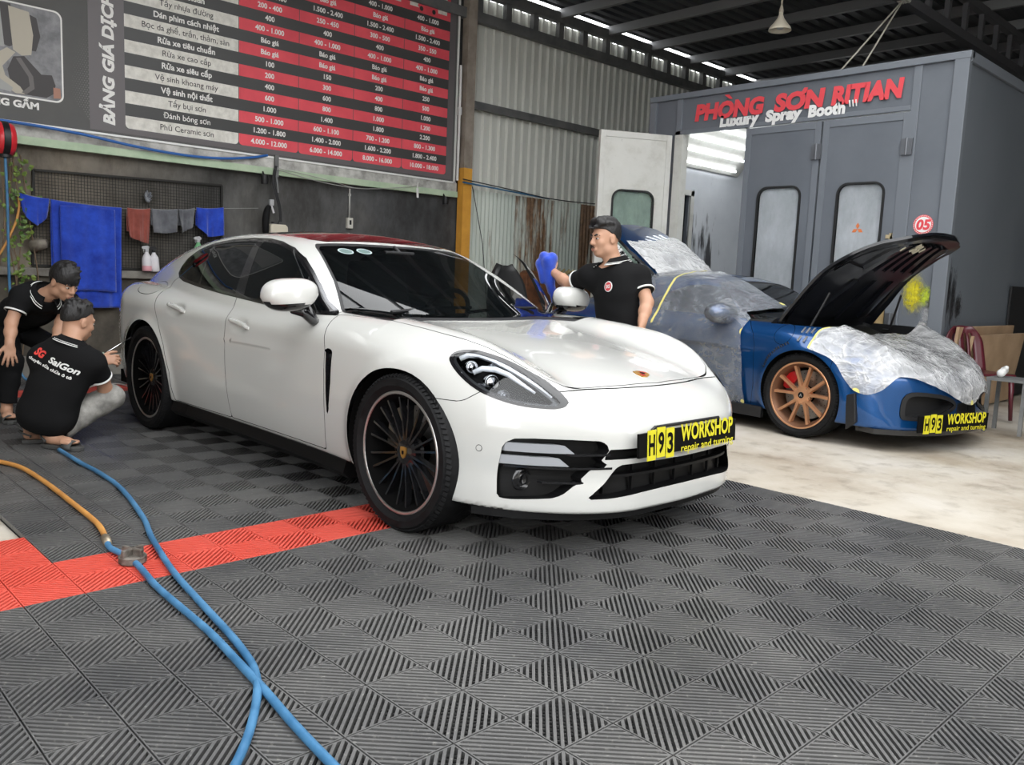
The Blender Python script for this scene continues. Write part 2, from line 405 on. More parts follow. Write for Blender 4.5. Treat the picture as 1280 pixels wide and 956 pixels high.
class Shell:
    """triangle soup on the body surface that is cut into panels by scalar fields"""
    def __init__(s, B, lo, hi, h):
        s.B = B; V, T = surface_nets(B.f, lo, hi, h); s.V = B.project(V, 5); s.T = T
    def cut(s, T, fld):
        """split triangles T by fld(V) = 0 -> (inside, outside)"""
        u = np.unique(T); val = np.full(len(s.V), 1.0); val[u] = fld(s.V[u]); val[np.abs(val) < 1e-7] = 1e-7
        sg = val[T] < 0; k = sg.sum(1); A = [T[k == 3]]; Bt = [T[k == 0]]
        newV = []; key = {}; base = len(s.V)
        def mid(a, b):
            q = (a, b) if a < b else (b, a)
            if q not in key:
                t = val[q[0]]/(val[q[0]]-val[q[1]]); key[q] = base+len(newV); newV.append(s.V[q[0]]*(1-t)+s.V[q[1]]*t)
            return key[q]
        a1 = []; b1 = []
        for t, g in zip(T[(k == 1) | (k == 2)].tolist(), sg[(k == 1) | (k == 2)].tolist()):
            one = (sum(g) == 1); i = g.index(one); p, q, r = t[i], t[(i+1) % 3], t[(i+2) % 3]
            m, n = mid(p, q), mid(p, r); tri = [(p, m, n)]; quad = [(m, q, r), (m, r, n)]
            (a1 if one else b1).extend(tri); (b1 if one else a1).extend(quad)
        if newV: s.V = np.concatenate([s.V, s.B.project(np.array(newV), 2)])
        if a1: A.append(np.array(a1))
        if b1: Bt.append(np.array(b1))
        return np.concatenate(A), np.concatenate(Bt)
    def line(s, T, fld, w):
        """cut a band of half width w around fld = 0 -> (neg side, band, pos side)"""
        a, r = s.cut(T, lambda P: fld(P)+w); b, c = s.cut(r, lambda P: fld(P)-w); return a, b, c
    def arr(s, T):
        u, inv = np.unique(T, return_inverse=True); P = s.V[u]; g = s.B.grad(P); g /= np.linalg.norm(g, axis=1)[:, None]+1e-9
        return P, inv.reshape(T.shape), g
    def part(s, name, T, m, parent, off=0):
        if not len(T): return None
        P, F, N = s.arr(T); 
        return obj(name, mesh(P+N*off, F, True, N), m, parent)
    def recess(s, name, T, m, parent, depth, dirn=None, wall=True):
        """the same patch pushed inwards, with side walls"""
        P, F, N = s.arr(T); D = N if dirn is None else np.tile(np.array(dirn, float), (len(P), 1))
        Q = P-D*depth; n = len(P); e = {}
        for t in F.tolist():
            for i in range(3):
                a, b = t[i], t[(i+1) % 3]; e[(a, b)] = 1
        w = [(b, a, n+a, n+b) for (a, b) in e if (b, a) not in e] if wall else []
        v = np.concatenate([P, Q]); f = [tuple(np.array(t)+n) for t in F.tolist()]+w
        me = mesh(v, f, False); return obj(name, me, m, parent)
# ---------------------------------------------------------------- floor and mat
CS = .2*.9842
def concrete(n, b):
    co = n.coord(); f1 = n.noise(.9, 6, .62, co); f2 = n.noise(5, 5, .65, co); f3 = n.noise(.35, 3, .5, n.mapping(co, (1, 2.6, 1)))
    base = n.ramp(f1, [(.30, (.33, .28, .22)), (.5, (.47, .43, .365)), (.72, (.55, .52, .475))])
    st = n.ramp(f2, [(.52, (1, 1, 1)), (.70, (.62, .60, .57))]); base = n.mix(.8, base, st, 'MULTIPLY')
    base = n.mix(.7, base, n.ramp(f3, [(.35, (.72, .66, .58)), (.55, (1, 1, 1))]), 'MULTIPLY')
    n.link(base, b.inputs['Base Color']); n.link(n.ramp(f2, [(.3, .75), (.7, .5)]), b.inputs['Roughness']); n.link(n.bump(n.noise(30, 5, .7, co), .25, .01), b.inputs['Normal'])
CONC = mat('worn_concrete', (.55, .5, .44), .7, fn=concrete)
fl = MB(); fl.box((-9, -9, -.3), (16, 20, -.026)); setp(fl.build('floor', CONC), kind='structure')
def cellproto(par):
    """bars of one cell in unit [0,1]^2: par 0 along (1,1), 1 along (1,-1)"""
    V = []; F = []
    def quadpoly(poly, z0, z1):
        n = len(poly); k = len(V)
        V.extend([(p[0]*CS, p[1]*CS, z1) for p in poly]); V.extend([(p[0]*CS, p[1]*CS, z0) for p in poly])
        F.append(tuple(k+i for i in range(n))); F.extend([(k+i, k+n+i, k+n+(i+1) % n, k+(i+1) % n) for i in range(n)])
    e = .030
    def clip(poly, a, b, c):
        o = []
        for i in range(len(poly)):
            p, q = poly[i], poly[(i+1) % len(poly)]; dp = a*p[0]+b*p[1]-c; dq = a*q[0]+b*q[1]-c
            if dp <= 0: o.append(p)
            if dp*dq < 0: t = dp/(dp-dq); o.append((p[0]+t*(q[0]-p[0]), p[1]+t*(q[1]-p[1])))
        return o
    N = 15; pitch = 2/N
    for k in range(N):
        c = -1+pitch*(k+.5); h = pitch*.24
        poly = [(e, e), (1-e, e), (1-e, 1-e), (e, 1-e)]
        poly = clip(poly, 1, -1, c+h); poly = clip(poly, -1, 1, -(c-h)) if poly else poly
        if len(poly) < 3: continue
        if par: poly = [(p[0], 1-p[1]) for p in poly][::-1]
        quadpoly(poly, -.020, 0)
    for poly in ([(0, 0), (1, 0), (1-e, e), (e, e)], [(1, 0), (1, 1), (1-e, 1-e), (1-e, e)], [(1, 1), (0, 1), (e, 1-e), (1-e, 1-e)], [(0, 1), (0, 0), (e, e), (e, 1-e)]):
        g = .012   # thin seam
        quadpoly([(min(max(p[0], g), 1-g), min(max(p[1], g), 1-g)) for p in poly], -.020, 0)
    # support ribs under the bars
    for k in range(N):
        c = (k+.5)*2/N; h = .005
        poly = clip(clip([(e, e), (1-e, e), (1-e, 1-e), (e, 1-e)], 1, 1, c+h), -1, -1, -(c-h))
        if len(poly) < 3: continue
        if par: poly = [(p[0], 1-p[1]) for p in poly][::-1]
        quadpoly(poly, -.020, -.015)
    return np.array(V), F
def matmesh(cells, name, m, parent):
    pr = [cellproto(0), cellproto(1)]; VV = []; FF = []; off = 0
    for i, j in cells:
        v, f = pr[(i+j) % 2]; VV.append(v+np.array([j*CS, i*CS, 0])); FF += [tuple(q+off for q in t) for t in f]; off += len(v)
    me = bpy.data.meshes.new('m'); me.from_pydata(np.concatenate(VV).tolist(), [], FF); return obj(name, me, m, parent)
def plastic_tile(c1, c2, dust):
    def fn(n, b):
        co = n.coord(); f = n.noise(1.3, 5, .6, co); g = n.noise(60, 3, .6, co); w = n.noise(.5, 4, .6, co, .6)
        base = n.mix(n.ramp(f, [(.35, 0), (.75, 1)]), c1, c2); base = n.mix(n.ramp(g, [(.60, 0), (.78, dust)]), base, (.5, .48, .44)); 
        n.link(base, b.inputs['Base Color']); n.link(n.ramp(w, [(.35, .30), (.65, .50)]), b.inputs['Roughness']); n.link(n.bump(g, .12, .004), b.inputs['Normal'])
    return fn
TILEB = mat('black_tile_plastic', (.045, .045, .047), .5, fn=plastic_tile((.065, .065, .066), (.14, .137, .131), .35))
TILER = mat('red_tile_plastic', (.60, .08, .055), .5, fn=plastic_tile((.58, .072, .048), (.68, .11, .08), .12))
GAP_SHADE = mat('gap_shade_black', (.008, .008, .008), .9)
floor_mat = thing('floor_mat', 'black slatted interlocking floor tiles with a red border strip under the white sedan', 'floor mat')
black = []; red = []
for i in range(-12, 13):
    for j in range(-36, 14):
        if i < -5 and j < -9: continue
        if i < -9 and j < -3: continue
        isred = (-7 <= j < -5 and i >= -7) or (-9 <= j < -5 and -7 <= i < -5) or (-9 <= j < -7 and i < -5) or (-31 <= j < -29)
        (red if isred else black).append((i, j))
matmesh(black, 'black_tiles', TILEB, floor_mat); matmesh(red, 'red_tiles', TILER, floor_mat)
um = MB(); um.box((-36*CS, -5*CS, -.0259), (14*CS, 13*CS, -.0235)); um.box((-9*CS, -12*CS, -.0259), (14*CS, -5*CS, -.0235)); um.build('gap_shade_sheet', GAP_SHADE, floor_mat)  # black sheet below the tiles stands in for shade in the gaps

# ---------------------------------------------------------------- left wall
def blotchy(n, b):
    co = n.coord(); f = n.noise(1.1, 7, .65, co); g = n.noise(3.5, 6, .7, n.mapping(co, (1, 1, .45))); h = n.new('ShaderNodeSeparateXYZ'); n.link(co, h.inputs[0])
    yb = n.ramp(n.math('MULTIPLY_ADD', h.outputs[1], .2, .1), [(.25, (.20, .175, .142)), (.55, (.115, .113, .108)), (1, (.078, .079, .081))])  # browner and lighter at low y, greyer and darker at high y
    base = n.mix(.85, yb, n.ramp(f, [(.3, (.45, .45, .45)), (.55, (1, 1, 1)), (.75, (1.5, 1.45, 1.35))]), 'MULTIPLY')
    base = n.mix(.7, base, n.ramp(g, [(.35, (.35, .33, .30)), (.6, (1, 1, 1))]), 'MULTIPLY')
    n.link(base, b.inputs['Base Color']); n.link(n.bump(g, .25, .02), b.inputs['Normal'])
BLOTCHY = mat('blotchy_render', (.1, .09, .08), .85, fn=blotchy)
wl = MB(); wl.box((-7.25, -6.7, -.02), (-7.0, 5.80, 2.42)); wl.box((-7.25, -6.7, 2.40), (-7.0, 5.80, 4.9)); setp(wl.build('wall_left', BLOTCHY), kind='structure')
BRICK = mat('grimy_ledge', (.20, .19, .165), .85, fn=mottled((.10, .092, .078), (.26, .245, .215), 3.0, (.8, .9), .4))
DARKB = mat('grimy_base', (.06, .05, .04), .85, fn=mottled((.030, .026, .020), (.115, .10, .078), 2.4, (.75, .9), .5, 7))
k = MB(); k.box((-7.0, -4, .98), (-6.90, 5.6, 1.06)); setp(k.build('trim_1', BRICK, bevel=.01), kind='structure')
k = MB(); k.box((-7.0, -4, -.02), (-6.955, 5.6, .985)); setp(k.build('trim_2', DARKB), kind='structure')
k = MB(); k.box((-7.0, -4, -.02), (-6.90, 5.6, .21)); setp(k.build('baseboard_left', BRICK, bevel=.012), kind='structure')
def corrug(y0, y1, z0, z1, x, pitch, amp, prof, m, name):
    P = []; y = y0
    while y < y1:
        for t, d in prof: P.append((y+t*pitch, d*amp))
        y += pitch
    v = []; f = []
    for yy, d in P: v += [(x+d, yy, z0), (x+d, yy, z1)]
    n = len(P); f = [(2*i, 2*i+1, 2*i+3, 2*i+2) for i in range(n-1)]
    return mesh(v, f, False)
def sheet(c1, c2, rust=0):
    def fn(n, b):
        co = n.coord(); f = n.noise(1.2, 5, .6, n.mapping(co, (1, 1, .3))); base = n.ramp(f, [(.3, c1), (.7, c2)])
        if rust:
            g = n.noise(1.6, 6, .7, n.mapping(co, (1, 2.2, .28))); w = n.new('ShaderNodeSeparateXYZ'); n.link(co, w.inputs[0])
            hi = n.ramp(n.math('MULTIPLY', n.math('ADD', w.outputs[1], -5.7), .25), [(.0, .0), (.262, .02), (.272, .17), (.36, .20), (.47, .17), (.48, .03), (.625, .02), (.635, .21), (.80, .21), (.81, .05)]); fac = n.ramp(n.math('ADD', g, hi), [(.58, 0), (.70, 1)])
            base = n.mix(fac, base, n.ramp(n.noise(14, 4, .6, co), [(.3, (.10, .05, .022)), (.7, (.24, .13, .06))]))
        n.link(base, b.inputs['Base Color'])
        n.link(n.ramp(f, [(.3, .5), (.7, .7)]), b.inputs['Roughness'])
    return fn
RIB = [(0, 0), (.55, 0), (.66, 1), (.88, 1), (.999, 0)]
SINE = [(q/8, math.sin(2*PI*q/8)) for q in range(8)]
me = corrug(5.55, 16, 2.2, 4.92, -7.04, .155, .035, RIB, None, '')
setp(obj('wall_back', me, mat('grey_steel_sheet', (.42, .43, .40), .6, .0, fn=sheet((.58, .59, .54), (.67, .675, .62)))), kind='structure')
me = corrug(5.7, 16, -.02, 2.34, -6.99, .075, .016, SINE, None, '')
fence = setp(obj('wall_fence', me, mat('rusty_corrugated_sheet', (.35, .38, .34), .65, fn=sheet((.48, .54, .49), (.62, .66, .60), 1))), kind='structure')
# steel frame of the wall and roof
STEELG = mat('grey_frame_steel', (.15, .155, .155), .55, .2, fn=mottled((.12, .125, .125), (.19, .19, .185), 4, (.5, .65)))
DKSTEEL = mat('dark_roof_steel', (.10, .10, .105), .6, .2)
def sbar(name, p, q, w, h, m=STEELG): setp(MB().bar(p, q, w, h).build(name, m), kind='structure')
sbar('trim_3', (-6.94, 5.75, 3.47), (-6.94, 16, 3.47), .08, .10); sbar('trim_4', (-6.94, -3.9, 4.62), (-6.94, 16, 4.62), .10, .13); sbar('trim_5', (-6.94, -3.9, 4.98), (-6.94, 16, 4.98), .10, .14)
MBv = MB()
for q in range(18): MBv.bar((-6.95, 5.8+.535*q+.1, 4.66), (-6.95, 5.8+.535*q+.1, 4.94), .10, .08)
setp(MBv.build('trim_6', STEELG), kind='structure')
post = MB(); post.bar((-6.9, 5.72, -.02), (-6.9, 5.72, 2.60), .15, .12, mi=1); post.bar((-6.9, 5.72, 2.60), (-6.9, 5.72, 5.0), .15, .12, mi=0)
setp(post.build('trim_7', [mat('beige_post_steel', (.30, .255, .21), .6, fn=mottled((.24, .20, .165), (.36, .31, .26), 5)), mat('post_yellow', (.72, .34, .05), .55, fn=mottled((.60, .27, .04), (.78, .39, .06), 6, (.5, .7), 0, 6, .2, .7))]), kind='structure')
GREEN = mat('pale_green_steel', (.45, .56, .38), .6, fn=mottled((.36, .47, .32), (.52, .62, .45), 3))
g = MB(); g.box((-6.96, -4, 2.20), (-6.90, 5.6, 2.275)); setp(g.build('trim_8', GREEN), kind='structure')
g = MB(); g.box((-6.99, -4, 2.275), (-6.93, 5.6, 2.39)); setp(g.build('trim_9', mat('weathered_white_board', (.50, .49, .46), .8, fn=mottled((.28, .27, .25), (.60, .59, .56), 6))), kind='structure')
# roof
RIBR = [(0, 0), (.5, 0), (.62, 1), (.85, 1), (.999, 0)]
RP_ = [(q_+t_)*.2 for q_ in range(-40, 30) for t_, d_ in RIBR]; RH_ = [d_*.035 for q_ in range(-40, 30) for t_, d_ in RIBR]
xs_ = sorted({-6.9, ROOFX, 5.0} | {q for r_ in SKYLIGHTS for q in r_[:2]}); ys_ = sorted({-7, ROOFY, 17} | {q for r_ in SKYLIGHTS for q in r_[2:]}); v = []; f = []
for x0, x1 in zip(xs_, xs_[1:]):
    for y0, y1 in zip(ys_, ys_[1:]):
        cx_, cy_ = (x0+x1)/2, (y0+y1)/2
        if any(r_[0] < cx_ < r_[1] and r_[2] < cy_ < r_[3] for r_ in SKYLIGHTS) or (cx_ > ROOFX and cy_ < ROOFY): continue
        k0 = len(v); P = []; k_ = math.floor(x0/.2)-1
        while k_*.2 < x1:
            for t, d in RIBR:
                X = (k_+t)*.2
                if x0 <= X <= x1: P.append((X, 5.10+d*.035))
            k_ += 1
        P = [(x0, 5.10+float(np.interp(x0, RP_, RH_)))]+P+[(x1, 5.10+float(np.interp(x1, RP_, RH_)))]
        for xx, zz in P: v += [(xx, y0, zz), (xx, y1, zz)]
        f += [(k0+2*i, k0+2*i+2, k0+2*i+3, k0+2*i+1) for i in range(len(P)-1)]
# the roof stops short of the left wall (a strip of sky shows), has open skylights over the bay and leaves the front right open
setp(obj('ceiling', mesh(v, f), mat('dark_roof_sheet', (.085, .09, .10), .6, .3, fn=mottled((.06, .065, .075), (.12, .125, .13), 1.2))), kind='structure')
pu = MB()
for q in range(20): pu.bar((-6.98, -4.6+1.1*q-.02, 5.03), ((ROOFX+.1) if -4.6+1.1*q < ROOFY else 5, -4.6+1.1*q-.02, 5.03), .07, .13)
setp(pu.build('trim_10', mat('purlin_steel', (.22, .225, .23), .55, .2)), kind='structure')
gx = -2.15; gd = MB(); gd.bar((gx, -7, 4.47), (gx, 17, 4.47), .09, .11); gd.bar((gx, -7, 4.93), (gx, 17, 4.93), .09, .10)
for q in range(40): gd.bar((gx, -6.8+.6*q, 4.5), (gx, -6.8+.6*q, 4.9), .07, .06)
setp(gd.build('trim_11', DKSTEEL), kind='structure')
wr = MB(); wr.box((5, ROOFY, -.02), (5.2, 17, 5.1)); wr.box((-7.2, 16.8, -.02), (5.2, 17, 5.2)); setp(wr.build('wall_right', mat('far_wall_grey', (.16, .165, .165), .8, fn=mottled((.13, .13, .13), (.2, .2, .2), 1))), kind='structure')
wf = MB(); wf.box((-7.25, -6.9, -.02), (FRONTX, -6.7, 5.1)); setp(wf.build('wall_light_block', mat('light_block_grey', (.15, .15, .145), .8, fn=mottled((.12, .12, .115), (.18, .18, .175), 1))), kind='structure')  # unseen slab added behind the camera to cut light from that side
ow = MB(); ow.box((8, -14, -.02), (8.3, ROOFY, 4.6)); setp(ow.build('wall_sky_block', mat('sky_block_pale', (.36, .355, .34), .85, fn=mottled((.30, .295, .28), (.42, .415, .40), .8))), kind='structure')  # unseen slab added to block the low sky facing the sedan's nose
# ---------------------------------------------------------------- spray booth
def boothpaint(n, b):
    co = n.coord(); f = n.noise(1.3, 5, .6, co); g = n.noise(18, 4, .7, n.mapping(co, (1, 1, .5)))
    base = n.ramp(f, [(.3, (.118, .132, .152)), (.7, (.152, .168, .190))]); base = n.mix(n.ramp(g, [(.72, 0), (.80, .35)]), base, (.25, .25, .25))
    n.link(base, b.inputs['Base Color']); n.link(n.ramp(f, [(.3, .38), (.7, .55)]), b.inputs['Roughness'])
BOOTH = mat('booth_grey_paint', (.09, .1, .12), .45, fn=boothpaint)
BEDGE = mat('booth_trim_paint', (.165, .182, .205), .45)
def grime(n, b):
    co = n.coord(); f = n.noise(2.2, 7, .7, co); g = n.noise(14, 5, .7, co)
    base = n.ramp(f, [(.30, (.50, .49, .44)), (.5, (.64, .635, .59)), (.8, (.70, .695, .66))]); base = n.mix(n.ramp(g, [(.66, 0), (.74, .6)]), base, (.22, .20, .17)); n.link(base, b.inputs['Base Color'])
INNER = mat('booth_inner_white', (.7, .7, .67), .5, fn=grime)
GASKET = mat('rubber_gasket', (.014, .014, .014), .6)
def dusty(name, col, mixf):
    m = bpy.data.materials.new(name); m.use_nodes = True; n = NB(m); n.n.remove(n.n['Principled BSDF']); out = n.n['Material Output']
    tr = n.new('ShaderNodeBsdfTransparent'); tr.inputs[0].default_value = (.92, .96, .95, 1); df = n.new('ShaderNodeBsdfDiffuse'); tl = n.new('ShaderNodeBsdfTranslucent'); tl.inputs[0].default_value = tuple(col)+(1,)
    co = n.coord(); f = n.noise(3, 6, .7, n.mapping(co, (1, 1, .5))); n.link(n.ramp(f, [(.3, tuple(c*.75 for c in col)), (.7, col)]), df.inputs[0])
    a = n.new('ShaderNodeMixShader'); a.inputs[0].default_value = .35; n.link(df.outputs[0], a.inputs[1]); n.link(tl.outputs[0], a.inputs[2])
    c = n.new('ShaderNodeMixShader'); n.link(n.ramp(f, [(.3, mixf-.15), (.7, mixf+.15)]), c.inputs[0]); n.link(tr.outputs[0], c.inputs[1]); n.link(a.outputs[0], c.inputs[2]); n.link(c.outputs[0], out.inputs[0]); m.diffuse_color = tuple(col)+(1,); MATS[name] = m; return m
DUSTYG = dusty('paint_fogged_pane', (.66, .69, .72), .72); GREENG = dusty('greenish_pane', (.52, .66, .58), .55)
def rrect(x0, x1, z0, z1, r, n=6):
    P = []
    for cx, cz, a in ((x1-r, z0+r, -PI/2), (x1-r, z1-r, 0), (x0+r, z1-r, PI/2), (x0+r, z0+r, PI)):
        P += [(cx+r*math.cos(a+PI/2*k/n), cz+r*math.sin(a+PI/2*k/n)) for k in range(n+1)]
    return P
def ring_panel(b, outer, inner, y0, y1, mi=0):
    """slab with a hole: outer rectangle (x0,x1,z0,z1), inner polygon (x,z)"""
    import mathutils
    x0, x1, z0, z1 = outer; o = [(x0, z0), (x1, z0), (x1, z1), (x0, z1)]
    pts = [Vector(p) for p in o+list(inner)]; n = len(inner)
    ed = [(i, (i+1) % 4) for i in range(4)]+[(4+i, 4+(i+1) % n) for i in range(n)]
    r = mathutils.geometry.delaunay_2d_cdt(pts, ed, [], 0, 1e-6); vs = [tuple(p) for p in r[0]]
    tri = [t for t in r[2] if sdpoly(np.array([[sum(vs[i][0] for i in t)/3, sum(vs[i][1] for i in t)/3]]), inner)[0] > 0]
    m = len(vs); v = [(p[0], y0, p[1]) for p in vs]+[(p[0], y1, p[1]) for p in vs]; f = [tuple(t) for t in tri]+[tuple(m+i for i in t[::-1]) for t in tri]
    b.add(v, f, mi)
    k = len(b.v)
    for P in (o, list(inner)):
        q = len(P); b.add([(p[0], y0, p[1]) for p in P]+[(p[0], y1, p[1]) for p in P], [(i, (i+1) % q, q+(i+1) % q, q+i) for i in range(q)], mi)
def frame_loop(b, P, y0, y1, w, mi=0):
    n = len(P); cx = sum(p[0] for p in P)/n; cz = sum(p[1] for p in P)/n
    Q = []
    for i in range(n):
        a = Vector(P[i-1]); c = Vector(P[(i+1) % n]); d = (c-a); nn = Vector((d.y, -d.x)).normalized(); Q.append((P[i][0]+nn.x*w, P[i][1]+nn.y*w))
    v = [(p[0], y0, p[1]) for p in P]+[(p[0], y0, p[1]) for p in Q]+[(p[0], y1, p[1]) for p in Q]+[(p[0], y1, p[1]) for p in P]
    f = [(k*n+i, k*n+(i+1) % n, ((k+1) % 4)*n+(i+1) % n, ((k+1) % 4)*n+i) for k in range(4) for i in range(n)]; b.add(v, f, mi)
YB = 7.0; BX0, BX1, BH, YE = -4.75, -1.00, 3.49, 12.2
booth = thing('spray_booth', 'dark grey steel spray booth with red and white lettering on its front', 'spray booth', (-2.9, YB, 0))
OX, OY = -2.9, YB
def B_(x0, x1, y0, y1, z0, z1): return ((x0-OX, y0-OY, z0), (x1-OX, y1-OY, z1))
b = MB(); b.box(*B_(BX1-.05, BX1, YB+.03, YE, 0, BH-.05)); b.box(*B_(BX0, BX0+.05, YB+.02, 7.45, 0, BH-.05)); b.box(*B_(BX0, BX0+.05, 7.85, YE, 0, BH-.05)); b.box(*B_(BX0, BX0+.05, 7.45, 7.85, 2.35, BH-.05)); b.box(*B_(BX0, BX1, YE-.05, YE, 0, BH-.05)); b.build('side_walls', BOOTH, booth)
b = MB(); b.box(*B_(BX0, BX1, YB+.02, YE, BH-.05, BH)); b.build('roof', BOOTH, booth)
b = MB(); b.box(*B_(BX0, BX1-.0, YB, YB+.06, 3.02, BH-.05)); b.box(*B_(-1.48, BX1-.01, YB, YB+.06, 0, 3.02)); b.box(*B_(BX0, -4.28, YB, YB+.06, 0, 3.02)); b.build('front_panel', BOOTH, booth)
b = MB()
b.box(*B_(BX0-.02, BX1+.03, YB-.04, YB+.06, BH-.06, BH+.01)); b.box(*B_(-1.12, BX1+.02, YB-.035, YB+.04, 0, BH)); b.box(*B_(BX0-.02, BX0+.08, YB-.03, YB+.02, 0, BH)); b.box(*B_(-1.50, -1.42, YB-.02, YB+.01, 0, BH-.06)); b.box(*B_(-4.36, -4.28, YB-.02, YB+.01, 3.0, BH-.06)); b.box(*B_(-4.36, -1.50, YB-.02, YB+.01, 3.0, 3.05)); b.box(*B_(BX1-.03, BX1+.03, YB, YE, BH-.09, BH+.01)); b.build('edge_trim', BEDGE, booth, bevel=.006)
b = MB(); b.box(*B_(-4.36, -4.24, YB-.02, YB+.10, 0, 3.0)); b.build('door_jamb', INNER, booth)
# inside
b = MB(); b.box(*B_(BX0+.05, BX0+.07, YB+.06, 7.45, 0, 3.3)); b.box(*B_(BX0+.05, BX0+.07, 7.85, YE-.05, 0, 3.3)); b.box(*B_(BX0+.05, BX0+.07, 7.45, 7.85, 2.35, 3.3)); b.box(*B_(BX0+.05, BX1-.05, YE-.07, YE-.05, 0, 3.3)); b.box(*B_(BX1-.07, BX1-.05, YB+.06, YE-.05, 0, 3.3))
def innerwall(n, b_):
    co = n.coord(); f = n.noise(1.5, 5, .6, co); base = n.ramp(f, [(.3, (.55, .57, .61)), (.7, (.68, .70, .73))])
    sx = n.new('ShaderNodeSeparateXYZ'); n.link(co, sx.inputs[0])
    # black overspray streaks at hand height on the left wall
    g = n.noise(5.0, 4, .6, n.mapping(co, (1, 1.6, .32))); zz = n.ramp(n.math('MULTIPLY', sx.outputs[2], .4), [(.30, .0), (.42, .34), (.72, .22), (.92, 0)])
    yy = n.ramp(n.math('ADD', n.math('MULTIPLY', sx.outputs[1], .5), -.15), [(.12, 0), (.24, 1), (.55, 1), (.72, 0)]); s = n.math('ADD', g, n.math('MULTIPLY', zz, yy))
    base = n.mix(n.ramp(s, [(.66, 0), (.78, .93)]), base, (.02, .02, .022)); n.link(base, b_.inputs['Base Color'])
b.build('inner_lining', mat('booth_lining', (.6, .62, .66), .45, fn=innerwall), booth)
b = MB(); b.box(*B_(BX0+.05, BX1-.05, YB+.06, YE-.05, 3.28, 3.31)); b.build('ceiling_filter', mat('filter_cloth', (.72, .73, .74), .9, fn=lambda n, q: n.link(n.bump(n.noise(22, 4, .6, n.coord()), .6, .03), q.inputs['Normal'])), booth)
b = MB(); b.box(*B_(BX0, BX1, YB, YE, 0, .02)); b.build('booth_floor', mat('grid_floor', (.25, .25, .25), .6), booth)
b = MB(); b.box(*B_(BX0-.02, BX0-.01, 7.4, 7.9, 0, 2.4)); 
for q in range(12): b.box(*B_(BX0-.01, BX0+.0, 7.48+.03*q, 7.49+.03*q, 0, 2.3), 1)
b.build('inner_door', [PBLACK, mat('slat_grey', (.05, .05, .05), .6)], booth)
b = MB(); b.box(*B_(BX0+.06, BX0+.09, 7.38, 7.45, 0, 2.42)); b.box(*B_(BX0+.06, BX0+.09, 7.85, 7.92, 0, 2.42)); b.box(*B_(BX0+.06, BX0+.09, 7.38, 7.92, 2.35, 2.42)); b.build('inner_door_frame', INNER, booth)
TUBE = mat('lit_fluorescent_tube', (1, 1, 1), .4, emit=(.93, .97, 1.0), es=TUBES)
for y0 in (7.2, 9.4):   # slanted light panel along the left wall and its four tubes each
    b = MB(); b.prism([(BX0+.07-OX, 2.72), (BX0+.10-OX, 2.72), (BX0+.55-OX, 3.26), (BX0+.50-OX, 3.28), (BX0+.07-OX, 3.28)], y0-OY, y0+1.75-OY, 'y'); o_ = b.build('light_panel', INNER, booth)
    for q in range(4):
        t = (q+.5)/4; x = BX0+.10+.45*t+.025-OX; z = 2.72+.54*t-.02
        MB().tube([(x, y0+.12-OY, z), (x, y0+1.55-OY, z)], .016, 10).build('fluorescent_tube', TUBE, o_, smooth=True)
b = MB(); b.prism([(BX1-.07-OX, 2.72), (BX1-.10-OX, 2.72), (BX1-.55-OX, 3.26), (BX1-.50-OX, 3.28), (BX1-.07-OX, 3.28)], 7.4-OY, 11-OY, 'y'); o_ = b.build('light_panel', INNER, booth)
for q in range(4):
    t = (q+.5)/4; x = BX1-.10-.45*t-.025-OX; z = 2.72+.54*t-.02
    MB().tube([(x, 7.6-OY, z), (x, 10.6-OY, z)], .016, 10).build('fluorescent_tube', TUBE, o_, smooth=True)
def leaf(name, w, win, mats, par, label=None):
    """door leaf in local x 0..w, hinge at x=0"""
    root = thing(name, None, None); root.parent = par
    if label: root['label'] = label
    P = rrect(*win, .10); b = MB(); ring_panel(b, (0.004, w-.004, .06, 2.985), P, 0, .055); b.build('door_panel', mats[0], root)
    b = MB(); e = .075
    for (x0, x1, z0, z1) in ((.004, e, .06, 2.985), (w-e, w-.004, .06, 2.985), (e, w-e, 2.91, 2.985), (e, w-e, .06, .14)): b.box((x0, -.010, z0), (x1, 0, z1)); b.box((x0, .055, z0), (x1, .065, z1))
    b.build('door_border', mats[1], root, bevel=.003)
    b = MB(); frame_loop(b, P, -.018, .073, .022); b.build('gasket', GASKET, root)
    b = MB(); b.prism(P, .022, .030, 'y'); b.build('window_pane', mats[2], root)
    return root
l1 = leaf('door_leaf', .93, (.23, .73, .55, 2.29), (BOOTH, BEDGE, DUSTYG), booth); l1.location = (-3.36-OX, -.01, 0)
l2 = leaf('door_leaf', .93, (.24, .715, .55, 2.29), (BOOTH, BEDGE, DUSTYG), booth); l2.location = (-2.415-OX, -.01, 0)
lo = leaf('door_leaf', .95, (.22, .74, .75, 2.27), (INNER, INNER, GREENG), booth, 'white inner face of the booth door leaf standing open'); lo.location = (-4.40-OX, -.06, 0); lo.rotation_euler = (0, 0, math.radians(241))
for x, z, par in ((.90, 2.66, l1), (.90, .9, l1), (.92, 2.64, l2), (.92, .88, l2)):
    h = MB(); h.box((x-.055, -.035, z-.08), (x-.002, -.008, z+.08)); h.box((x+.002, -.035, z-.08), (x+.055, -.008, z+.08)); h.tube([(x, -.035, z-.085), (x, -.035, z+.085)], .012, 8); h.build('hinge', mat('hinge_steel', (.16, .17, .185), .4, .5), par)
def lettering(name, items, m, y, par, shadow=None):
    b = MB()
    for s, size, x, z, wd, bold, sh in items:
        v, f = text_mesh(s, size, bold, sh, 'LEFT', 0, 1, width=wd); x0 = min(p[0] for p in v); b.add([(p[0]-x0+x-OX, y-OY, p[1]+z) for p in v], f)
    return b.build(name, m, par)
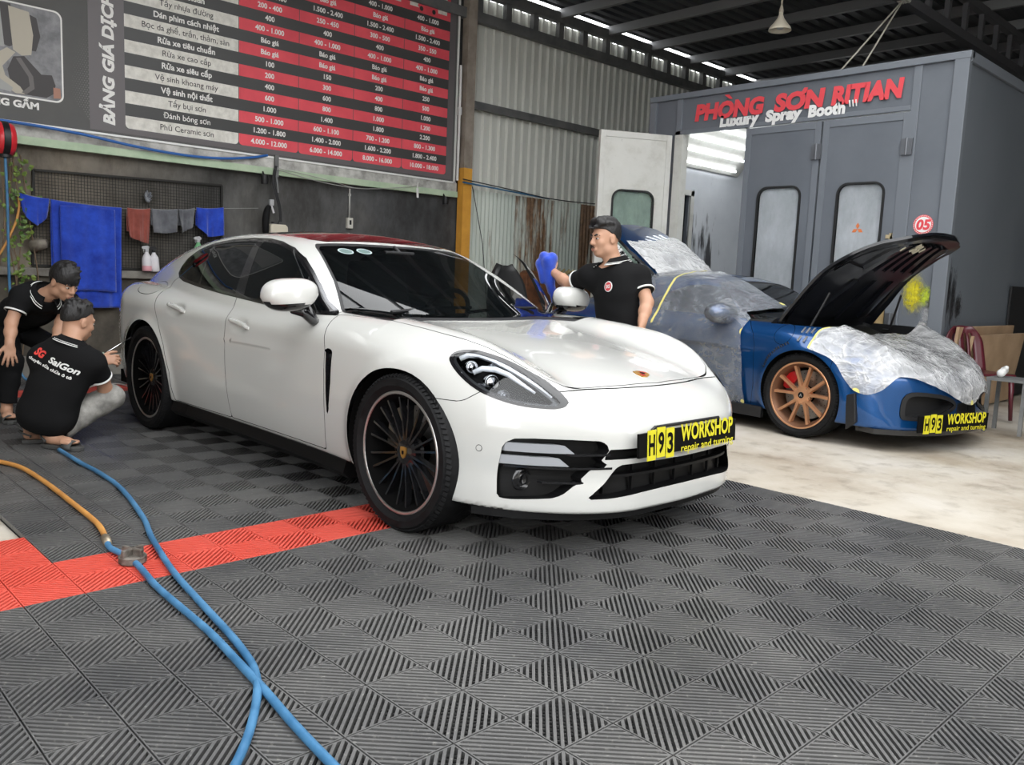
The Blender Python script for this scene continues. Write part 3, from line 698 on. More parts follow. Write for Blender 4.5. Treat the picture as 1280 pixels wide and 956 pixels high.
REDP = mat('sign_red_paint', (.75, .075, .09), .5); WHITEP = mat('sign_white_paint', (.82, .82, .80), .5)
lettering('red_lettering', [('PHONG', .25, -4.08, 3.150, .93, .015, .10), ('SON', .25, -3.02, 3.150, .60, .015, .10), ('RITIAN', .25, -2.345, 3.148, .76, .015, .10)], REDP, YB-.026, booth)
lettering('white_lettering', [('Luxury', .165, -3.72, 3.045, .52, .010, .06), ('Spray', .165, -3.12, 3.045, .45, .010, .06), ('Booth', .165, -2.60, 3.045, .42, .010, .06)], WHITEP, YB-.026, booth)
b = MB(); b.prism([(-3.68-OX, 3.405), (-3.62-OX, 3.405), (-3.565-OX, 3.352), (-3.605-OX, 3.352)], -.030, -.026, 'y'); b.prism([(-2.70-OX, 3.315), (-2.665-OX, 3.365), (-2.625-OX, 3.36), (-2.635-OX, 3.315), (-2.68-OX, 3.285)], -.030, -.026, 'y'); b.build('red_accents', REDP, booth)
b = MB()
for q in range(3): b.prism([(-2.15+.035*q-OX, 3.17), (-2.133+.035*q-OX, 3.17), (-2.125+.035*q-OX, 3.10), (-2.135+.035*q-OX, 3.10)], -.028, -.024, 'y')
b.build('white_lettering', WHITEP, booth)
for o_ in list(booth.children):
    pass
# stickers and overspray
st = MB(); st.lathe([(.001, 0), (.098, 0)], 40, 'y', (-1.268-OX, -.006, 1.862)); st.lathe([(.080, 0), (.084, 0)], 40, 'y', (-1.268-OX, -.0095, 1.862), 0); st.lathe([(.0005, 0), (.078, 0)], 40, 'y', (-1.268-OX, -.008, 1.862), 1)
v, f = text_mesh('05', .135, .006, .12, 'CENTER'); st.add([(p[0]-1.268-OX, -.011, p[1]+1.815) for p in v], f, 0)
for k in range(30):
    a = 2*PI*k/30; st.box((-1.268-OX+math.cos(a)*.089-.004, -.009, 1.862+math.sin(a)*.089-.004), (-1.268-OX+math.cos(a)*.089+.004, -.0085, 1.862+math.sin(a)*.089+.004), 1)
st.build('bay_number_sticker', [REDP, WHITEP], booth)
d = MB()
for k in range(3):
    a = PI/2+2*PI*k/3; u = Vector((math.cos(a), math.sin(a))); w = Vector((-u.y, u.x)); c = Vector((.472, 1.825))
    d.prism([tuple(c), tuple(c+u*.034+w*.020), tuple(c+u*.068), tuple(c+u*.034-w*.020)], .018, .0215, 'y')
d.build('diamond_emblem', mat('sticker_orange', (.72, .20, .06), .5), l2).location = (0, 0, 0)
def blob(cx, cz, sx, sz, seed, n=26):
    r = random.Random(seed); ph = [r.uniform(0, 6.28) for _ in range(5)]
    return [(cx+math.cos(2*PI*k/n)*sx*(1+.16*math.sin(3*2*PI*k/n+ph[0])+.12*math.sin(5*2*PI*k/n+ph[1])), cz+math.sin(2*PI*k/n)*sz*(1+.14*math.sin(4*2*PI*k/n+ph[2])+.1*math.sin(7*2*PI*k/n+ph[3]))) for k in range(n)]
def soft(name, col, scale=9):
    m = bpy.data.materials.new(name); m.use_nodes = True; n = NB(m); b_ = n.n['Principled BSDF']; b_.inputs['Base Color'].default_value = tuple(col)+(1,); b_.inputs['Roughness'].default_value = .6
    uv = n.coord('Generated'); g = n.new('ShaderNodeVectorMath', operation='DISTANCE'); n.link(uv, g.inputs[0]); g.inputs[1].default_value = (.5, .5, .5)
    al = n.ramp(n.math('MULTIPLY_ADD', n.noise(scale, 4, .7, uv), .5, n.math('MULTIPLY', g.outputs['Value'], -1)), [(-.0, 0), (.02, .25), (.12, .95)]) if False else n.ramp(n.math('ADD', n.math('MULTIPLY', n.noise(scale, 4, .7, uv), .5), n.math('SUBTRACT', .52, g.outputs['Value'])), [(.12, 0), (.36, .95)])
    n.link(al, b_.inputs['Alpha']); m.diffuse_color = tuple(col)+(1,); MATS[name] = m; return m
for nm, cx, cz, sx, sz, col, sd in (('yellow_overspray', -1.30, 1.17, .12, .24, (.75, .66, .02), 1), ('yellow_overspray', -1.18, 1.15, .07, .12, (.62, .75, .05), 2), ('white_overspray', -1.12, .98, .11, .16, (.55, .56, .57), 3), ('dark_overspray', -1.075, 1.20, .06, .15, (.03, .03, .035), 4), ('white_overspray', -1.17, .86, .06, .05, (.6, .6, .6), 5), ('dark_overspray', -1.13, 1.08, .05, .07, (.04, .04, .045), 8)):
    m_ = MB(); m_.prism(blob(cx-OX, cz, sx, sz, sd), -.004, -.0015, 'y'); m_.build(nm, soft(nm+str(sd), col), booth)
for nm, cy, cz, sy, sz, col, sd in (('dark_overspray', .10, 1.20, .08, .32, (.02, .02, .022), 11), ('dark_overspray', .24, 1.12, .08, .34, (.02, .02, .022), 12), ('dark_overspray', .40, 1.05, .12, .16, (.03, .03, .032), 13)):
    m_ = MB(); m_.prism(blob(cy, cz, sy, sz, sd), BX1-OX+.001, BX1-OX+.003, 'x'); m_.build(nm, soft(nm+str(sd), col), booth)
# tan scratch marks on the leaf
b = MB()
for k in range(7): r = random.Random(k); x = .80+r.uniform(-.02, .05); z = 1.62+r.uniform(-.15, .15); b.box((x, -.012, z), (x+r.uniform(.01, .04), -.0105, z+r.uniform(.02, .09)))
b.build('tan_filler_marks', mat('filler_tan', (.42, .34, .2), .7), l2)
# ---------------------------------------------------------------- price board
SX = -6.93
board = thing('price_board', 'large dark price board with red and cream table rows mounted high on the left wall', 'sign', (SX, 2.2, 2.40))
SIGND = mat('board_print_dark', (.075, .074, .073), .4, fn=mottled((.085, .084, .082), (.11, .108, .104), 2)); SIGNP = mat('board_print_purple_grey', (.135, .122, .126), .4); SROW = mat('board_print_black', (.062, .062, .061), .4)
CREAM = mat('board_print_cream', (.60, .58, .52), .5, fn=mottled((.62, .60, .545), (.80, .78, .72), 14)); SRED = mat('board_print_red', (.62, .030, .050), .45, fn=mottled((.70, .075, .10), (.82, .10, .125), 2.5)); SWHITE = mat('board_print_white', (.80, .79, .76), .5); SINK = mat('board_print_ink', (.045, .04, .04), .5)
OY2, OZ2 = 2.2, 2.40
def yz(y0, y1, z0, z1, x0, x1): return ((x0, y0-OY2, z0-OZ2), (x1, y1-OY2, z1-OZ2))
b = MB(); b.box(*yz(-1.4, 5.55, 2.40, 4.90, -.03, 0), 0); b.build('board_panel', SIGND, board)
b = MB(); b.box(*yz(.92, 1.256, 2.484, 4.86, 0, .001)); b.box(*yz(.92, 5.5, 2.43, 2.484, 0, .001)); b.box(*yz(5.40, 5.5, 2.484, 4.86, 0, .001)); b.build('title_band', SIGNP, board)
FRM = mat('board_frame_white', (.80, .80, .78), .4)
b = MB(); b.box(*yz(-1.42, 5.57, 2.385, 2.405, -.035, .015)); b.box(*yz(5.535, 5.56, 2.385, 4.92, -.035, .015)); b.box(*yz(-1.42, 5.57, 4.90, 4.92, -.035, .015)); b.build('board_frame', FRM, board)
Z0, DZ = 2.484, .1228; C0 = [1.256, 2.458, 3.19, 3.93, 4.665, 5.40]
ROWS = [('Phủ Ceramic sơn', '4.000 - 12.000', '6.000 - 14.000', '8.000 - 16.000', '10.000 - 18.000'), ('Đánh bóng sơn', '1.200 - 1.800', '1.400 - 2.000', '1.600 - 2.200', '1.800 - 2.400'), ('Tẩy bụi sơn', '500 - 1.000', '600 - 1.100', '700 - 1.200', '800 - 1.300'), ('Vệ sinh nội thất', '1.000', '1.400', '1.800', '2.200'), ('Vệ sinh khoang máy', '600', '800', '1.000', '1.200'), ('Rửa xe siêu cấp', '400', '600', '800', '1.000'), ('Rửa xe cao cấp', '200', '300', '400', '500'), ('Rửa xe tiêu chuẩn', '100', '150', '200', '250'), ('Bọc da ghế, trần, thảm, sàn',)+('Báo giá',)*4, ('Dán phim cách nhiệt',)+('Báo giá',)*4, ('Tẩy nhựa đường',)+('400 - 1.000',)*4, ('Diệt khuẩn',)+('400',)*4, ('', '200 - 400', '250 - 450', '300 - 500', '350 - 550'), ('',)+('1.500 - 2.400',)*4, ('',)+('Báo giá',)*4, ('',)+('400 - 1.000',)*4]
cr = MB(); rd = MB(); dk = MB(); wt = MB(); ik = MB()
def cell(b, y0, y1, z0, z1, x, rl=0, rr=0):
    P = []; n = 5
    for cy, cz, a, r in ((y1-rr, z0+rr, -PI/2, rr), (y1, z1, 0, 0), (y0, z1, PI/2, 0), (y0+rl, z0+rl, PI, rl)):
        P += [(cy+r*math.cos(a+PI/2*k/n), cz+r*math.sin(a+PI/2*k/n)) for k in range(n+1)] if r else [(cy, cz)]
    m = len(P); b.add([(x, p[0]-OY2, p[1]-OZ2) for p in P], [tuple(range(m))])
TC = {}
def put(b, s, size, y, z, x, bold, al='CENTER', rot=0, shear=0, width=None):
    if (s, size, bold, al, shear, width) not in TC: TC[(s, size, bold, al, shear, width)] = text_mesh(s, size, bold, shear, al, 0, 1, width=width)
    v, f = TC[(s, size, bold, al, shear, width)]; c, q = math.cos(rot), math.sin(rot); b.add([(x, p[0]*c-p[1]*q+y-OY2, p[0]*q+p[1]*c+z-OZ2) for p in v], f)
for k, row in enumerate(ROWS):
    z0 = Z0+DZ*k; z1 = z0+DZ; last = (k == 0)
    for c in range(5):
        lite = k % 2 == 0; g = .004
        cell((cr if c == 0 else rd) if lite else dk, C0[c]+(0 if c == 0 or not lite else g), C0[c+1]-(0 if not lite else g), z0, z1, .0015, .04 if last else 0, .04 if last else 0)
        if row[c]: put(ik if (c == 0 and lite) else wt, row[c], .082 if c == 0 else .076, (C0[c]+C0[c+1])/2+(.03 if c == 0 else 0), z0+.037, .0025, .0005 if (c == 0 and lite) else .0007 if 'ơ' in row[c] else .0022)
cell(rd, C0[1], C0[5], Z0+DZ*16, Z0+DZ*16+.32, .0015); cell(cr, C0[0], C0[1], Z0+DZ*16, Z0+DZ*16+.3, .0015)
cell(cr, 4.74, 5.34, Z0+DZ*16+.06, 4.86, .002); cell(cr, 4.0, 4.60, Z0+DZ*16+.06, 4.86, .002); 
for y in (4.86, 4.12):   # little red cars of the column heads
    rd.add([(.0035, p[0]+y-OY2, p[1]+4.50-OZ2) for p in [(0, .03), (.03, 0), (.30, -.02), (.33, .0), (.33, .05), (.25, .075), (.20, .12), (.08, .125), (.02, .08)]], [tuple(range(9))])
    for q in (.06, .26): ik.add([(.0045, y+q+.03*math.cos(a)-OY2, 4.50+.005+.03*math.sin(a)-OZ2) for a in np.linspace(0, 2*PI, 13)[:-1]], [tuple(range(12))])
    ik.add([(.0045, p[0]+y-OY2, p[1]+4.50-OZ2) for p in [(.06, .075), (.19, .07), (.18, .105), (.09, .11)]], [(0, 1, 2, 3)])
put(wt, 'BẢNG GIÁ DỊCH VỤ', .145, 1.150, 2.49, .0025, .007, 'LEFT', PI/2, .18, 1.52)
put(wt, 'KHUNG GẦM', .085, .475, 2.535, .0025, .004, 'RIGHT', 0, 0, .60)
r = random.Random(5)
for iz in range(46):   # halftone dots
    for iy in range(8):
        y = .735+.024*iy+(.012 if iz % 2 else 0); z = 2.50+.021*iz; t = (y-.70)/.22; s = .0085*max(0, t)*max(.0, 1-abs(z-2.75)/.85)
        if s > .0022 and z > 2.50+(1-t)*.3: ik_ = [(.0012, y+s*math.cos(a)-OY2, z+s*math.sin(a)-OZ2) for a in np.linspace(0, 2*PI, 9)[:-1]]; dk.v += []; cr_ = len(wt.v); TC.setdefault('dots', MB()).add(ik_, [tuple(range(8))])
TC['dots'].build('halftone_dots', mat('board_print_grey', (.16, .155, .15), .5), board)
cr.build('cream_cells', CREAM, board); rd.build('red_cells', SRED, board); dk.build('dark_rows', SROW, board); wt.build('white_lettering', SWHITE, board); ik.build('dark_lettering', SINK, board)
# printed workshop photograph with rounded corners
b = MB(); P = rrect(-.85, .69, 2.625, 3.463, .07); b.add([(.0012, p[0]-OY2, p[1]-OZ2) for p in P], [tuple(range(len(P)))], 0); P = rrect(-.835, .675, 2.64, 3.448, .06); b.add([(.002, p[0]-OY2, p[1]-OZ2) for p in P], [tuple(range(len(P)))], 1)
def pic(pts, mi, x): b.add([(x, p[0]-OY2, p[1]-OZ2) for p in pts], [tuple(range(len(pts)))], mi)
pic([(-.8, 3.44), (.18, 3.44), (.22, 3.15), (.20, 3.05), (-.8, 3.06)], 2, .0025); pic([(.17, 3.44), (.26, 3.44), (.30, 3.1), (.24, 3.06), (.20, 3.07)], 3, .0028)
pic([(.24, 3.42), (.41, 3.40), (.44, 3.2), (.42, 3.02), (.34, 3.00), (.27, 3.04)], 4, .003); pic([(.41, 3.38), (.47, 3.36), (.50, 3.2), (.46, 3.06), (.42, 3.06)], 3, .0028)
pic([(.27, 2.98), (.36, 3.0), (.50, 2.86), (.59, 2.87), (.62, 2.78), (.60, 2.70), (.54, 2.655), (.30, 2.655), (.24, 2.74), (.22, 2.86)], 3, .0032)
pic([(.13, 2.98), (.22, 3.05), (.29, 3.02), (.18, 2.88), (.20, 2.80), (.32, 2.72), (.36, 2.66), (.28, 2.655), (.17, 2.72), (.09, 2.82), (.09, 2.92)], 4, .0036)
pic([(.0, 2.84), (.10, 2.80), (.26, 2.70), (.24, 2.66), (.10, 2.68), (-.02, 2.74)], 2, .0038); pic([(.29, 2.97), (.33, 2.98), (.43, 2.83), (.44, 2.72), (.37, 2.66), (.33, 2.67), (.40, 2.74), (.39, 2.82)], 5, .0038); pic([(.60, 2.76), (.66, 2.76), (.665, 2.67), (.60, 2.66)], 6, .0036)
b.build('workshop_picture', [SWHITE, mat('picture_grey', (.22, .22, .23), .5, fn=mottled((.16, .16, .17), (.30, .30, .31), 8)), mat('picture_lightgrey', (.36, .36, .35), .5), mat('picture_dark', (.05, .045, .045), .5), mat('picture_cream', (.46, .42, .34), .5), mat('picture_midgrey', (.14, .13, .125), .5), mat('picture_skin', (.40, .20, .14), .5)], board)
def wheel(parent, name, loc, side, R, rimR, width, spokes, rim_mat, lip_mat, caliper_mat, tyre_mat, boss=None, steer=0, label=None, vpair=(.02, .085), spw=.016, barrel=None):
    """wheel group; local -Y is the outer face"""
    w = thing(name, None, None, loc); w.parent = parent; w.rotation_euler = (0, 0, (0 if side < 0 else PI)+steer)
    if label: w['label'] = label
    t = MB(); hw = width/2; so = R-rimR
    prof = [(rimR-.012, hw*.80), (rimR+.004, hw*.86), (rimR+so*.35, hw*1.0), (rimR+so*.72, hw*.99), (R-.012, hw*.90), (R, hw*.74), (R, -hw*.74), (R-.012, -hw*.90), (rimR+so*.6, -hw), (rimR, -hw*.86), (rimR-.012, -hw*.8)]
    t.lathe([(r, -h) for r, h in prof], 72, 'y')
    for k in range(90):   # shoulder tread blocks
        a = 2*PI*k/90
        for s in (-1, 1):
            c = Vector((math.cos(a)*(R-.001), s*hw*.80, math.sin(a)*(R-.001))); e = Vector((math.cos(a+.02)*(R-.013), s*hw*.93, math.sin(a+.02)*(R-.013)))
            t.bar(c, e, .016, .008, up=(math.cos(a), 0, math.sin(a)))
    t.build('tyre', tyre_mat, w, ang=40)
    b = MB(); b.lathe([(rimR-.001, -hw*.86), (rimR-.012, -hw*.87), (rimR-.016, -hw*.80), (rimR-.03, -hw*.70), (rimR-.045, -hw*.3), (rimR-.05, hw*.7), (rimR, hw*.84)], 72, 'y', mi=1)
    yo = -hw*.72; yi = -hw*.62
    for k in range(spokes):
        a0 = PI/2+2*PI*k/spokes
        for s in (-1, 1):
            ai = a0+s*vpair[0]/.09*.5; ao = a0+s*vpair[1]
            p = Vector((math.cos(ai)*.055, yi, math.sin(ai)*.055)); q = Vector((math.cos(ao)*(rimR-.022), yo, math.sin(ao)*(rimR-.022)))
            up = (p-q).cross(Vector((0, 1, 0))).normalized(); mid = p.lerp(q, .5)+Vector((0, .004, 0))
            n = Vector((-math.sin(a0), 0, math.cos(a0)))
            v = []
            for c, wd, dp in ((p, spw*1.15, .034), (mid, spw*.85, .03), (q, spw*1.0, .03)):
                v += [c-up*wd/2+Vector((0, dp, 0)), c+up*wd/2+Vector((0, dp, 0)), c+up*wd*.36, c-up*wd*.36]
            f = [(0, 1, 5, 4), (1, 2, 6, 5), (2, 3, 7, 6), (3, 0, 4, 7), (4, 5, 9, 8), (5, 6, 10, 9), (6, 7, 11, 10), (7, 4, 8, 11), (8, 9, 10, 11), (3, 2, 1, 0)]
            b.add([tuple(x) for x in v], f)
    b.lathe([(.001, yi-.004), (.042, yi-.004), (.075, yi+.006), (.082, yi+.03), (.07, yi+.06)], 40, 'y')
    b.build('rim', [rim_mat, barrel or rim_mat], w, ang=35)
    l = MB(); l.lathe([(rimR+.002, -hw*.862), (rimR-.002, -hw*.885), (rimR-.009, -hw*.885), (rimR-.0135, -hw*.855)], 90, 'y'); l.build('rim_lip', lip_mat, w, smooth=True)
    for k in range(5):
        a = PI/2+2*PI*(k+.5)/5; MB().lathe([(.001, yi+.004), (.010, yi+.004), (.012, yi+.016)], 10, 'y', (math.cos(a)*.062, 0, math.sin(a)*.062)).build('lug_nut', BLACKP, w, ang=30)
    d = MB(); d.lathe([(.07, .012), (rimR*.74, .012), (rimR*.74, .034), (.07, .034)], 60, 'y')
    for k in range(3):
        for j in range(20):
            a = 2*PI*j/20+k*.12; r = rimR*(.45+.1*k); d.lathe([(.0005, .0112), (.004, .0112), (.004, .013)], 6, 'y', (math.cos(a)*r, 0, math.sin(a)*r), 1)
    d.build('brake_disc', [STEEL, BLACKP], w, ang=30)
    c = MB(); ca = PI*.80 if side < 0 else PI*.2
    poly = [(math.cos(ca+u)*r, math.sin(ca+u)*r) for u, r in [(-.42, rimR*.56), (-.2, rimR*.52), (.2, rimR*.52), (.42, rimR*.56), (.46, rimR*.70), (.40, rimR*.80), (.15, rimR*.85), (-.15, rimR*.85), (-.40, rimR*.80), (-.46, rimR*.70)]]
    c.prism(poly, -.022, .06, 'y'); co = c.build('brake_caliper', caliper_mat, w, bevel=.006)
    if boss == 'crest':
        e = MB(); e.prism([(-.020, .024), (0, .027), (.020, .024), (.021, -.002), (.013, -.020), (0, -.029), (-.013, -.020), (-.021, -.002)], yi-.010, yi-.003, 'y')
        e.prism([(-.007, .008), (.007, .008), (.007, -.006), (0, -.011), (-.007, -.006)], yi-.0115, yi-.009, 'y', 1); e.build('hub_crest', [GOLD, PBLACK], w)
    else:
        e = MB(); e.lathe([(.001, yi-.008), (.024, yi-.008), (.027, yi-.003)], 24, 'y'); e.prism([(0, .014), (.012, -.010), (.005, -.010), (0, .002), (-.005, -.010), (-.012, -.010)], yi-.0095, yi-.0075, 'y', 1); e.build('hub_cap', [BLACKG, SILVER], w)
    return w
def plate_text(parent, w, h):
    """dark plate lettered in yellow; local XZ plane, facing -Y"""
    MB().box((-w/2, 0, -h/2), (w/2, .012, h/2)).build('plate_board', PBLACK, parent)
    bx = MB(); k = w/486.0
    for i, (x, y) in enumerate(((36, 2), (79, -3), (122, 3))):
        cx = (x+19-243)*k; cz = -y*k*.9-.001
        bx.box((cx-19*k, -.002, cz-42*k), (cx+19*k, .001, cz+42*k), 0)
    bx.build('yellow_tiles', YELLOWP, parent)
    def put(name, items, m):
        b = MB()
        for s, size, x, z, bold, wd in items:
            v, f = text_mesh(s, size, bold, align='LEFT', width=wd); x0 = min(p[0] for p in v)
            b.add([(p[0]-x0+x, -.0035, p[1]+z) for p in v], f)
        o = b.build(name, m, parent); return o
    put('dark_lettering', [(c, 78*k, (x-243)*k, (-27+dz)*k, 2.2*k, 27*k) for c, x, dz in (('H', 41, -1), ('9', 84, 2), ('3', 127, -3))], PBLACK)
    put('yellow_lettering', [('WORKSHOP', 66*k, (190-243)*k, -4*k, 2.0*k, 276*k), ('repair and turning', 33*k, (194-243)*k, -37*k, .3*k, 276*k)], YELLOWP)

WB = 2.95
def build_white():
    car = thing('sedan_car', 'glossy white four-door sports sedan on the black floor tiles', 'car', (-.9455, 1.28, 0), .0089)
    B = panamera; s = Shell(B, (-4.3, -1.08, .14), (1.0, 1.08, 1.5), .02)
    A = np.abs; T = s.T
    for cx, cz, r in ((-.03, .372, .375), (-2.94, .385, .385)):
        _, T = s.cut(T, lambda P: np.maximum(np.hypot(P[:, 0]-cx, P[:, 2]-cz)-r, .60-A(P[:, 1])))
    _, T = s.cut(T, lambda P: P[:, 2]-s.B.zb(P[:, 0])-.004)   # open underside
    body = thing('body', None, None); body.parent = car
    # windshield
    ws = [(0, .925), (.79, .925), (.768, .95), (.662, 1.115), (.565, 1.300), (.53, 1.322), (.40, 1.331), (.24, 1.336), (0, 1.338)]
    ws = ws+[(-a, b) for a, b in ws[::-1][1:-1]]
    f = lambda P: np.maximum(np.maximum(sdpoly(np.stack([P[:, 1], P[:, 2]], 1), ws), -1.7-P[:, 0]), P[:, 0]+.3)
    g, T = s.cut(T, lambda P: f(P)+.002); gi, gb = s.cut(g, lambda P: f(P)+.016)
    w = s.part('windshield', gi, TINT, car); s.part('windshield_seal', gb, BLACKP, car, -.002)
    # roof
    rp = [(-1.44, .0), (-1.44, .44), (-1.50, .52), (-1.7, .545), (-2.2, .53), (-2.75, .49), (-2.82, .44), (-2.82, 0)]; rp = rp+[(a, -b) for a, b in rp[::-1][1:-1]]
    g, T = s.cut(T, lambda P: np.maximum(sdpoly(P[:, :2], rp), 1.2-P[:, 2]))
    s.part('roof_panel', g, mat('glass_roof_red_reflection', (.055, .004, .005), .08, 0, .6), car)  # dark glass; the red sign's reflection is put into its colour
    rw = [(-2.9, 0), (-2.9, .45), (-3.5, .44), (-3.78, .40), (-3.85, 0)]; rw = rw+[(a, -b) for a, b in rw[::-1][1:-1]]
    g, T = s.cut(T, lambda P: np.maximum(sdpoly(P[:, :2], rw), .98-P[:, 2])); s.part('rear_window', g, DARKGLASS, car)
    # side glass
    dlo = [(-.735, .937), (-.97, .934), (-1.3, .948), (-1.619, .968), (-1.976, .989), (-2.358, 1.017), (-2.69, 1.046), (-2.80, 1.068), (-2.858, 1.10), (-2.866, 1.14), (-2.824, 1.202), (-2.704, 1.267), (-2.528, 1.314), (-2.261, 1.342), (-2.014, 1.350), (-1.803, 1.345), (-1.624, 1.326), (-1.431, 1.288), (-1.265, 1.229), (-1.133, 1.162), (-.997, 1.084), (-.874, 1.006)]
    XZ = lambda P: P[:, [0, 2]]
    fd = lambda P: np.maximum(sdpoly(XZ(P), dlo), B.Gc(P[:, 0], P[:, 2])-.10-A(P[:, 1]))
    g, T = s.cut(T, fd); gi, trim = s.cut(g, lambda P: fd(P)+.020); tr2, tr1 = s.cut(trim, lambda P: fd(P)+.009)
    bp = [(-1.82, .95), (-1.935, 1.37), (-1.855, 1.37), (-1.70, .95)]
    pil, gi = s.cut(gi, lambda P: sdpoly(XZ(P), bp))
    def band(x0, z0, x1, z1, w):
        n = np.array([z1-z0, x0-x1]); n = n/np.hypot(*n); return lambda P: A((P[:, 0]-x0)*n[0]+(P[:, 2]-z0)*n[1])-w
    q1, gi = s.cut(gi, band(-2.389, 1.045, -2.473, 1.238, .012)); q2, gi = s.cut(gi, band(-.997, .956, -1.108, 1.132, .010))
    gf, gr = s.cut(gi, lambda P: -1.85-P[:, 0]+0*P[:, 0])
    gq, gr = s.cut(gr, lambda P: (P[:, 0]-(-2.389))*.195+(P[:, 2]-1.045)*.085)
    # far front door swings open: keep its pieces apart
    side = lambda T_, far: T_[(s.V[T_].mean(1)[:, 1] > 0) == far]
    fdoor = [(-.738, .945), (-.70, .87), (-.655, .78), (-.64, .60), (-.645, .40), (-.665, .255), (-1.75, .255), (-1.775, .56), (-1.80, .84), (-1.79, .92), (-1.795, .985)]
    rdoor = [(-1.75, .255), (-1.775, .56), (-1.80, .84), (-1.79, .92), (-1.795, .985), (-2.358, 1.027), (-2.69, 1.056), (-2.80, 1.078), (-2.90, 1.03), (-2.88, .97), (-2.80, .885), (-2.70, .76), (-2.60, .62), (-2.535, .45), (-2.53, .255)]
    msk = lambda P: .5-A(P[:, 1])
    # hood
    hp = [(-.76, .80), (-.655, .785), (-.528, .779), (-.301, .772), (-.065, .760), (.106, .750), (.256, .735), (.389, .708), (.504, .668), (.588, .608), (.630, .545), (.658, .40), (.70, .22), (.722, 0)]
    hp = hp+[(a, -b) for a, b in hp[::-1][1:]]
    fh = lambda P: np.maximum(sdpoly(P[:, :2], hp), .62-P[:, 2])
    hood, gap, T = s.line(T, fh, .0022)
    s.part('hood', hood, WHITE, car); gaps = [gap]
    # openings of the front
    YZ = lambda P: P[:, 1:]; AYZ = lambda P: np.stack([A(P[:, 1]), P[:, 2]], 1)
    hl = [(.221, .81), (.211, .83), (.222, .846), (.263, .855), (.319, .853), (.388, .839), (.457, .817), (.524, .786), (.585, .753), (.637, .719), (.674, .693), (.705, .667), (.712, .656), (.703, .643), (.681, .638), (.638, .64), (.589, .644), (.535, .654), (.475, .67), (.417, .689), (.357, .717), (.297, .753), (.254, .783)]
    hl = roundpoly(hl, 1)
    fl = lambda P: np.maximum(sdpoly(XZ(P), hl), .45-A(P[:, 1]))
    lamp, T = s.cut(T, fl); lens, ring = s.cut(lamp, lambda P: fl(P)+.012)
    ik = [(.81, .472), (.801, .495), (.78, .511), (.729, .517), (.615, .517), (.515, .512), (.489, .500), (.473, .475), (.478, .462), (.505, .428), (.455, .394), (.54, .389), (.58, .343), (.56, .327), (.594, .325), (.64, .279), (.671, .265), (.781, .251), (.810, .252), (.818, .263), (.817, .323), (.814, .412)]
    fi = lambda P: np.maximum(sdpoly(AYZ(P), ik), .3-P[:, 0]); intake, T = s.cut(T, fi)
    sl = [(-.47, .474), (.47, .474), (.50, .43), (-.50, .43)]
    slot, T = s.cut(T, lambda P: np.maximum(sdpoly(YZ(P), sl), .3-P[:, 0]))
    lg = [(0, .405), (.29, .408), (.41, .405), (.437, .392), (.48, .331), (.558, .260), (.458, .262), (.30, .274), (.15, .279), (0, .280)]; lg = lg+[(-a, b) for a, b in lg[::-1][1:-1]]
    grl, T = s.cut(T, lambda P: np.maximum(sdpoly(YZ(P), lg), .3-P[:, 0]))
    vent = [(-.662, .782), (-.600, .782), (-.578, .77), (-.575, .615), (-.601, .449), (-.618, .452), (-.626, .641), (-.640, .75)]
    vt, T = s.cut(T, lambda P: np.maximum(sdpoly(XZ(P), vent), msk(P)))
    # bumper split line, fuel flap, doors
    bump = [(.18, .646), (.24, .643), (.34, .643), (.37, .655), (.43, .70), (1.2, .72), (1.2, 0), (.18, 0)]
    fb = lambda P: sdpoly(XZ(P), bump); bu, gap, T = s.line(T, fb, .0018); gaps.append(gap); s.part('front_bumper', bu, WHITE, car)
    fu = roundpoly([(-3.36, 1.0), (-3.18, 1.035), (-2.99, 1.03), (-2.93, .965), (-3.03, .937), (-3.25, .95)], 2)
    flap, gap, T = s.line(T, lambda P: np.maximum(sdpoly(XZ(P), fu), P[:, 1]+.5), .0018); gaps.append(gap); s.part('fuel_flap', flap, WHITE, car)
    f1 = lambda P: np.maximum(sdpoly(XZ(P), fdoor), msk(P)); d1, gap, T = s.line(T, f1, .0022); gaps.append(gap)
    f2 = lambda P: np.maximum(sdpoly(XZ(P), rdoor), msk(P)); d2, gap, T = s.line(T, f2, .0022); gaps.append(gap)
    tf, tb = s.cut(trim, lambda P: -1.85-P[:, 0])
    tf2, tf1 = s.cut(tf, lambda P: fd(P)+.009)
    far = lambda q: side(q, True); near = lambda q: side(q, False)
    # near front door
    dn = s.part('front_door', near(d1), WHITE, car)
    s.part('window', near(gf), DARKGLASS, dn); s.part('window_trim', near(tf2), BLACKG, dn, .001); s.part('chrome_trim', near(tf1), DARKCHROME, dn, .002)
    s.part('window_divider', near(q2), BLACKP, dn, .001)
    # far front door, swung open about its front edge
    hinge = Vector((-.66, .93, 0)); Rz = Matrix.Rotation(math.radians(-40), 4, 'Z'); M = Matrix.Translation(hinge) @ Rz @ Matrix.Translation(-hinge)
    do = s.part('front_door', far(d1), WHITE, car); do['label'] = 'white front door swung open on the far side'
    dp = [s.part('window', far(gf), TINT, do), s.part('window_trim', far(tf2), BLACKG, do, .001), s.part('chrome_trim', far(tf1), CHROME, do, .002)]
    ip = MB(); P2, F2, N2 = s.arr(far(d1)); ip.add([tuple(p-n*.07) for p, n in zip(P2, N2)], [tuple(t[::-1]) for t in F2.tolist()]); dp.append(ip.build('door_lining', mat('dark_leather', (.02, .02, .021), .5), do, smooth=True))
    do.matrix_local = M
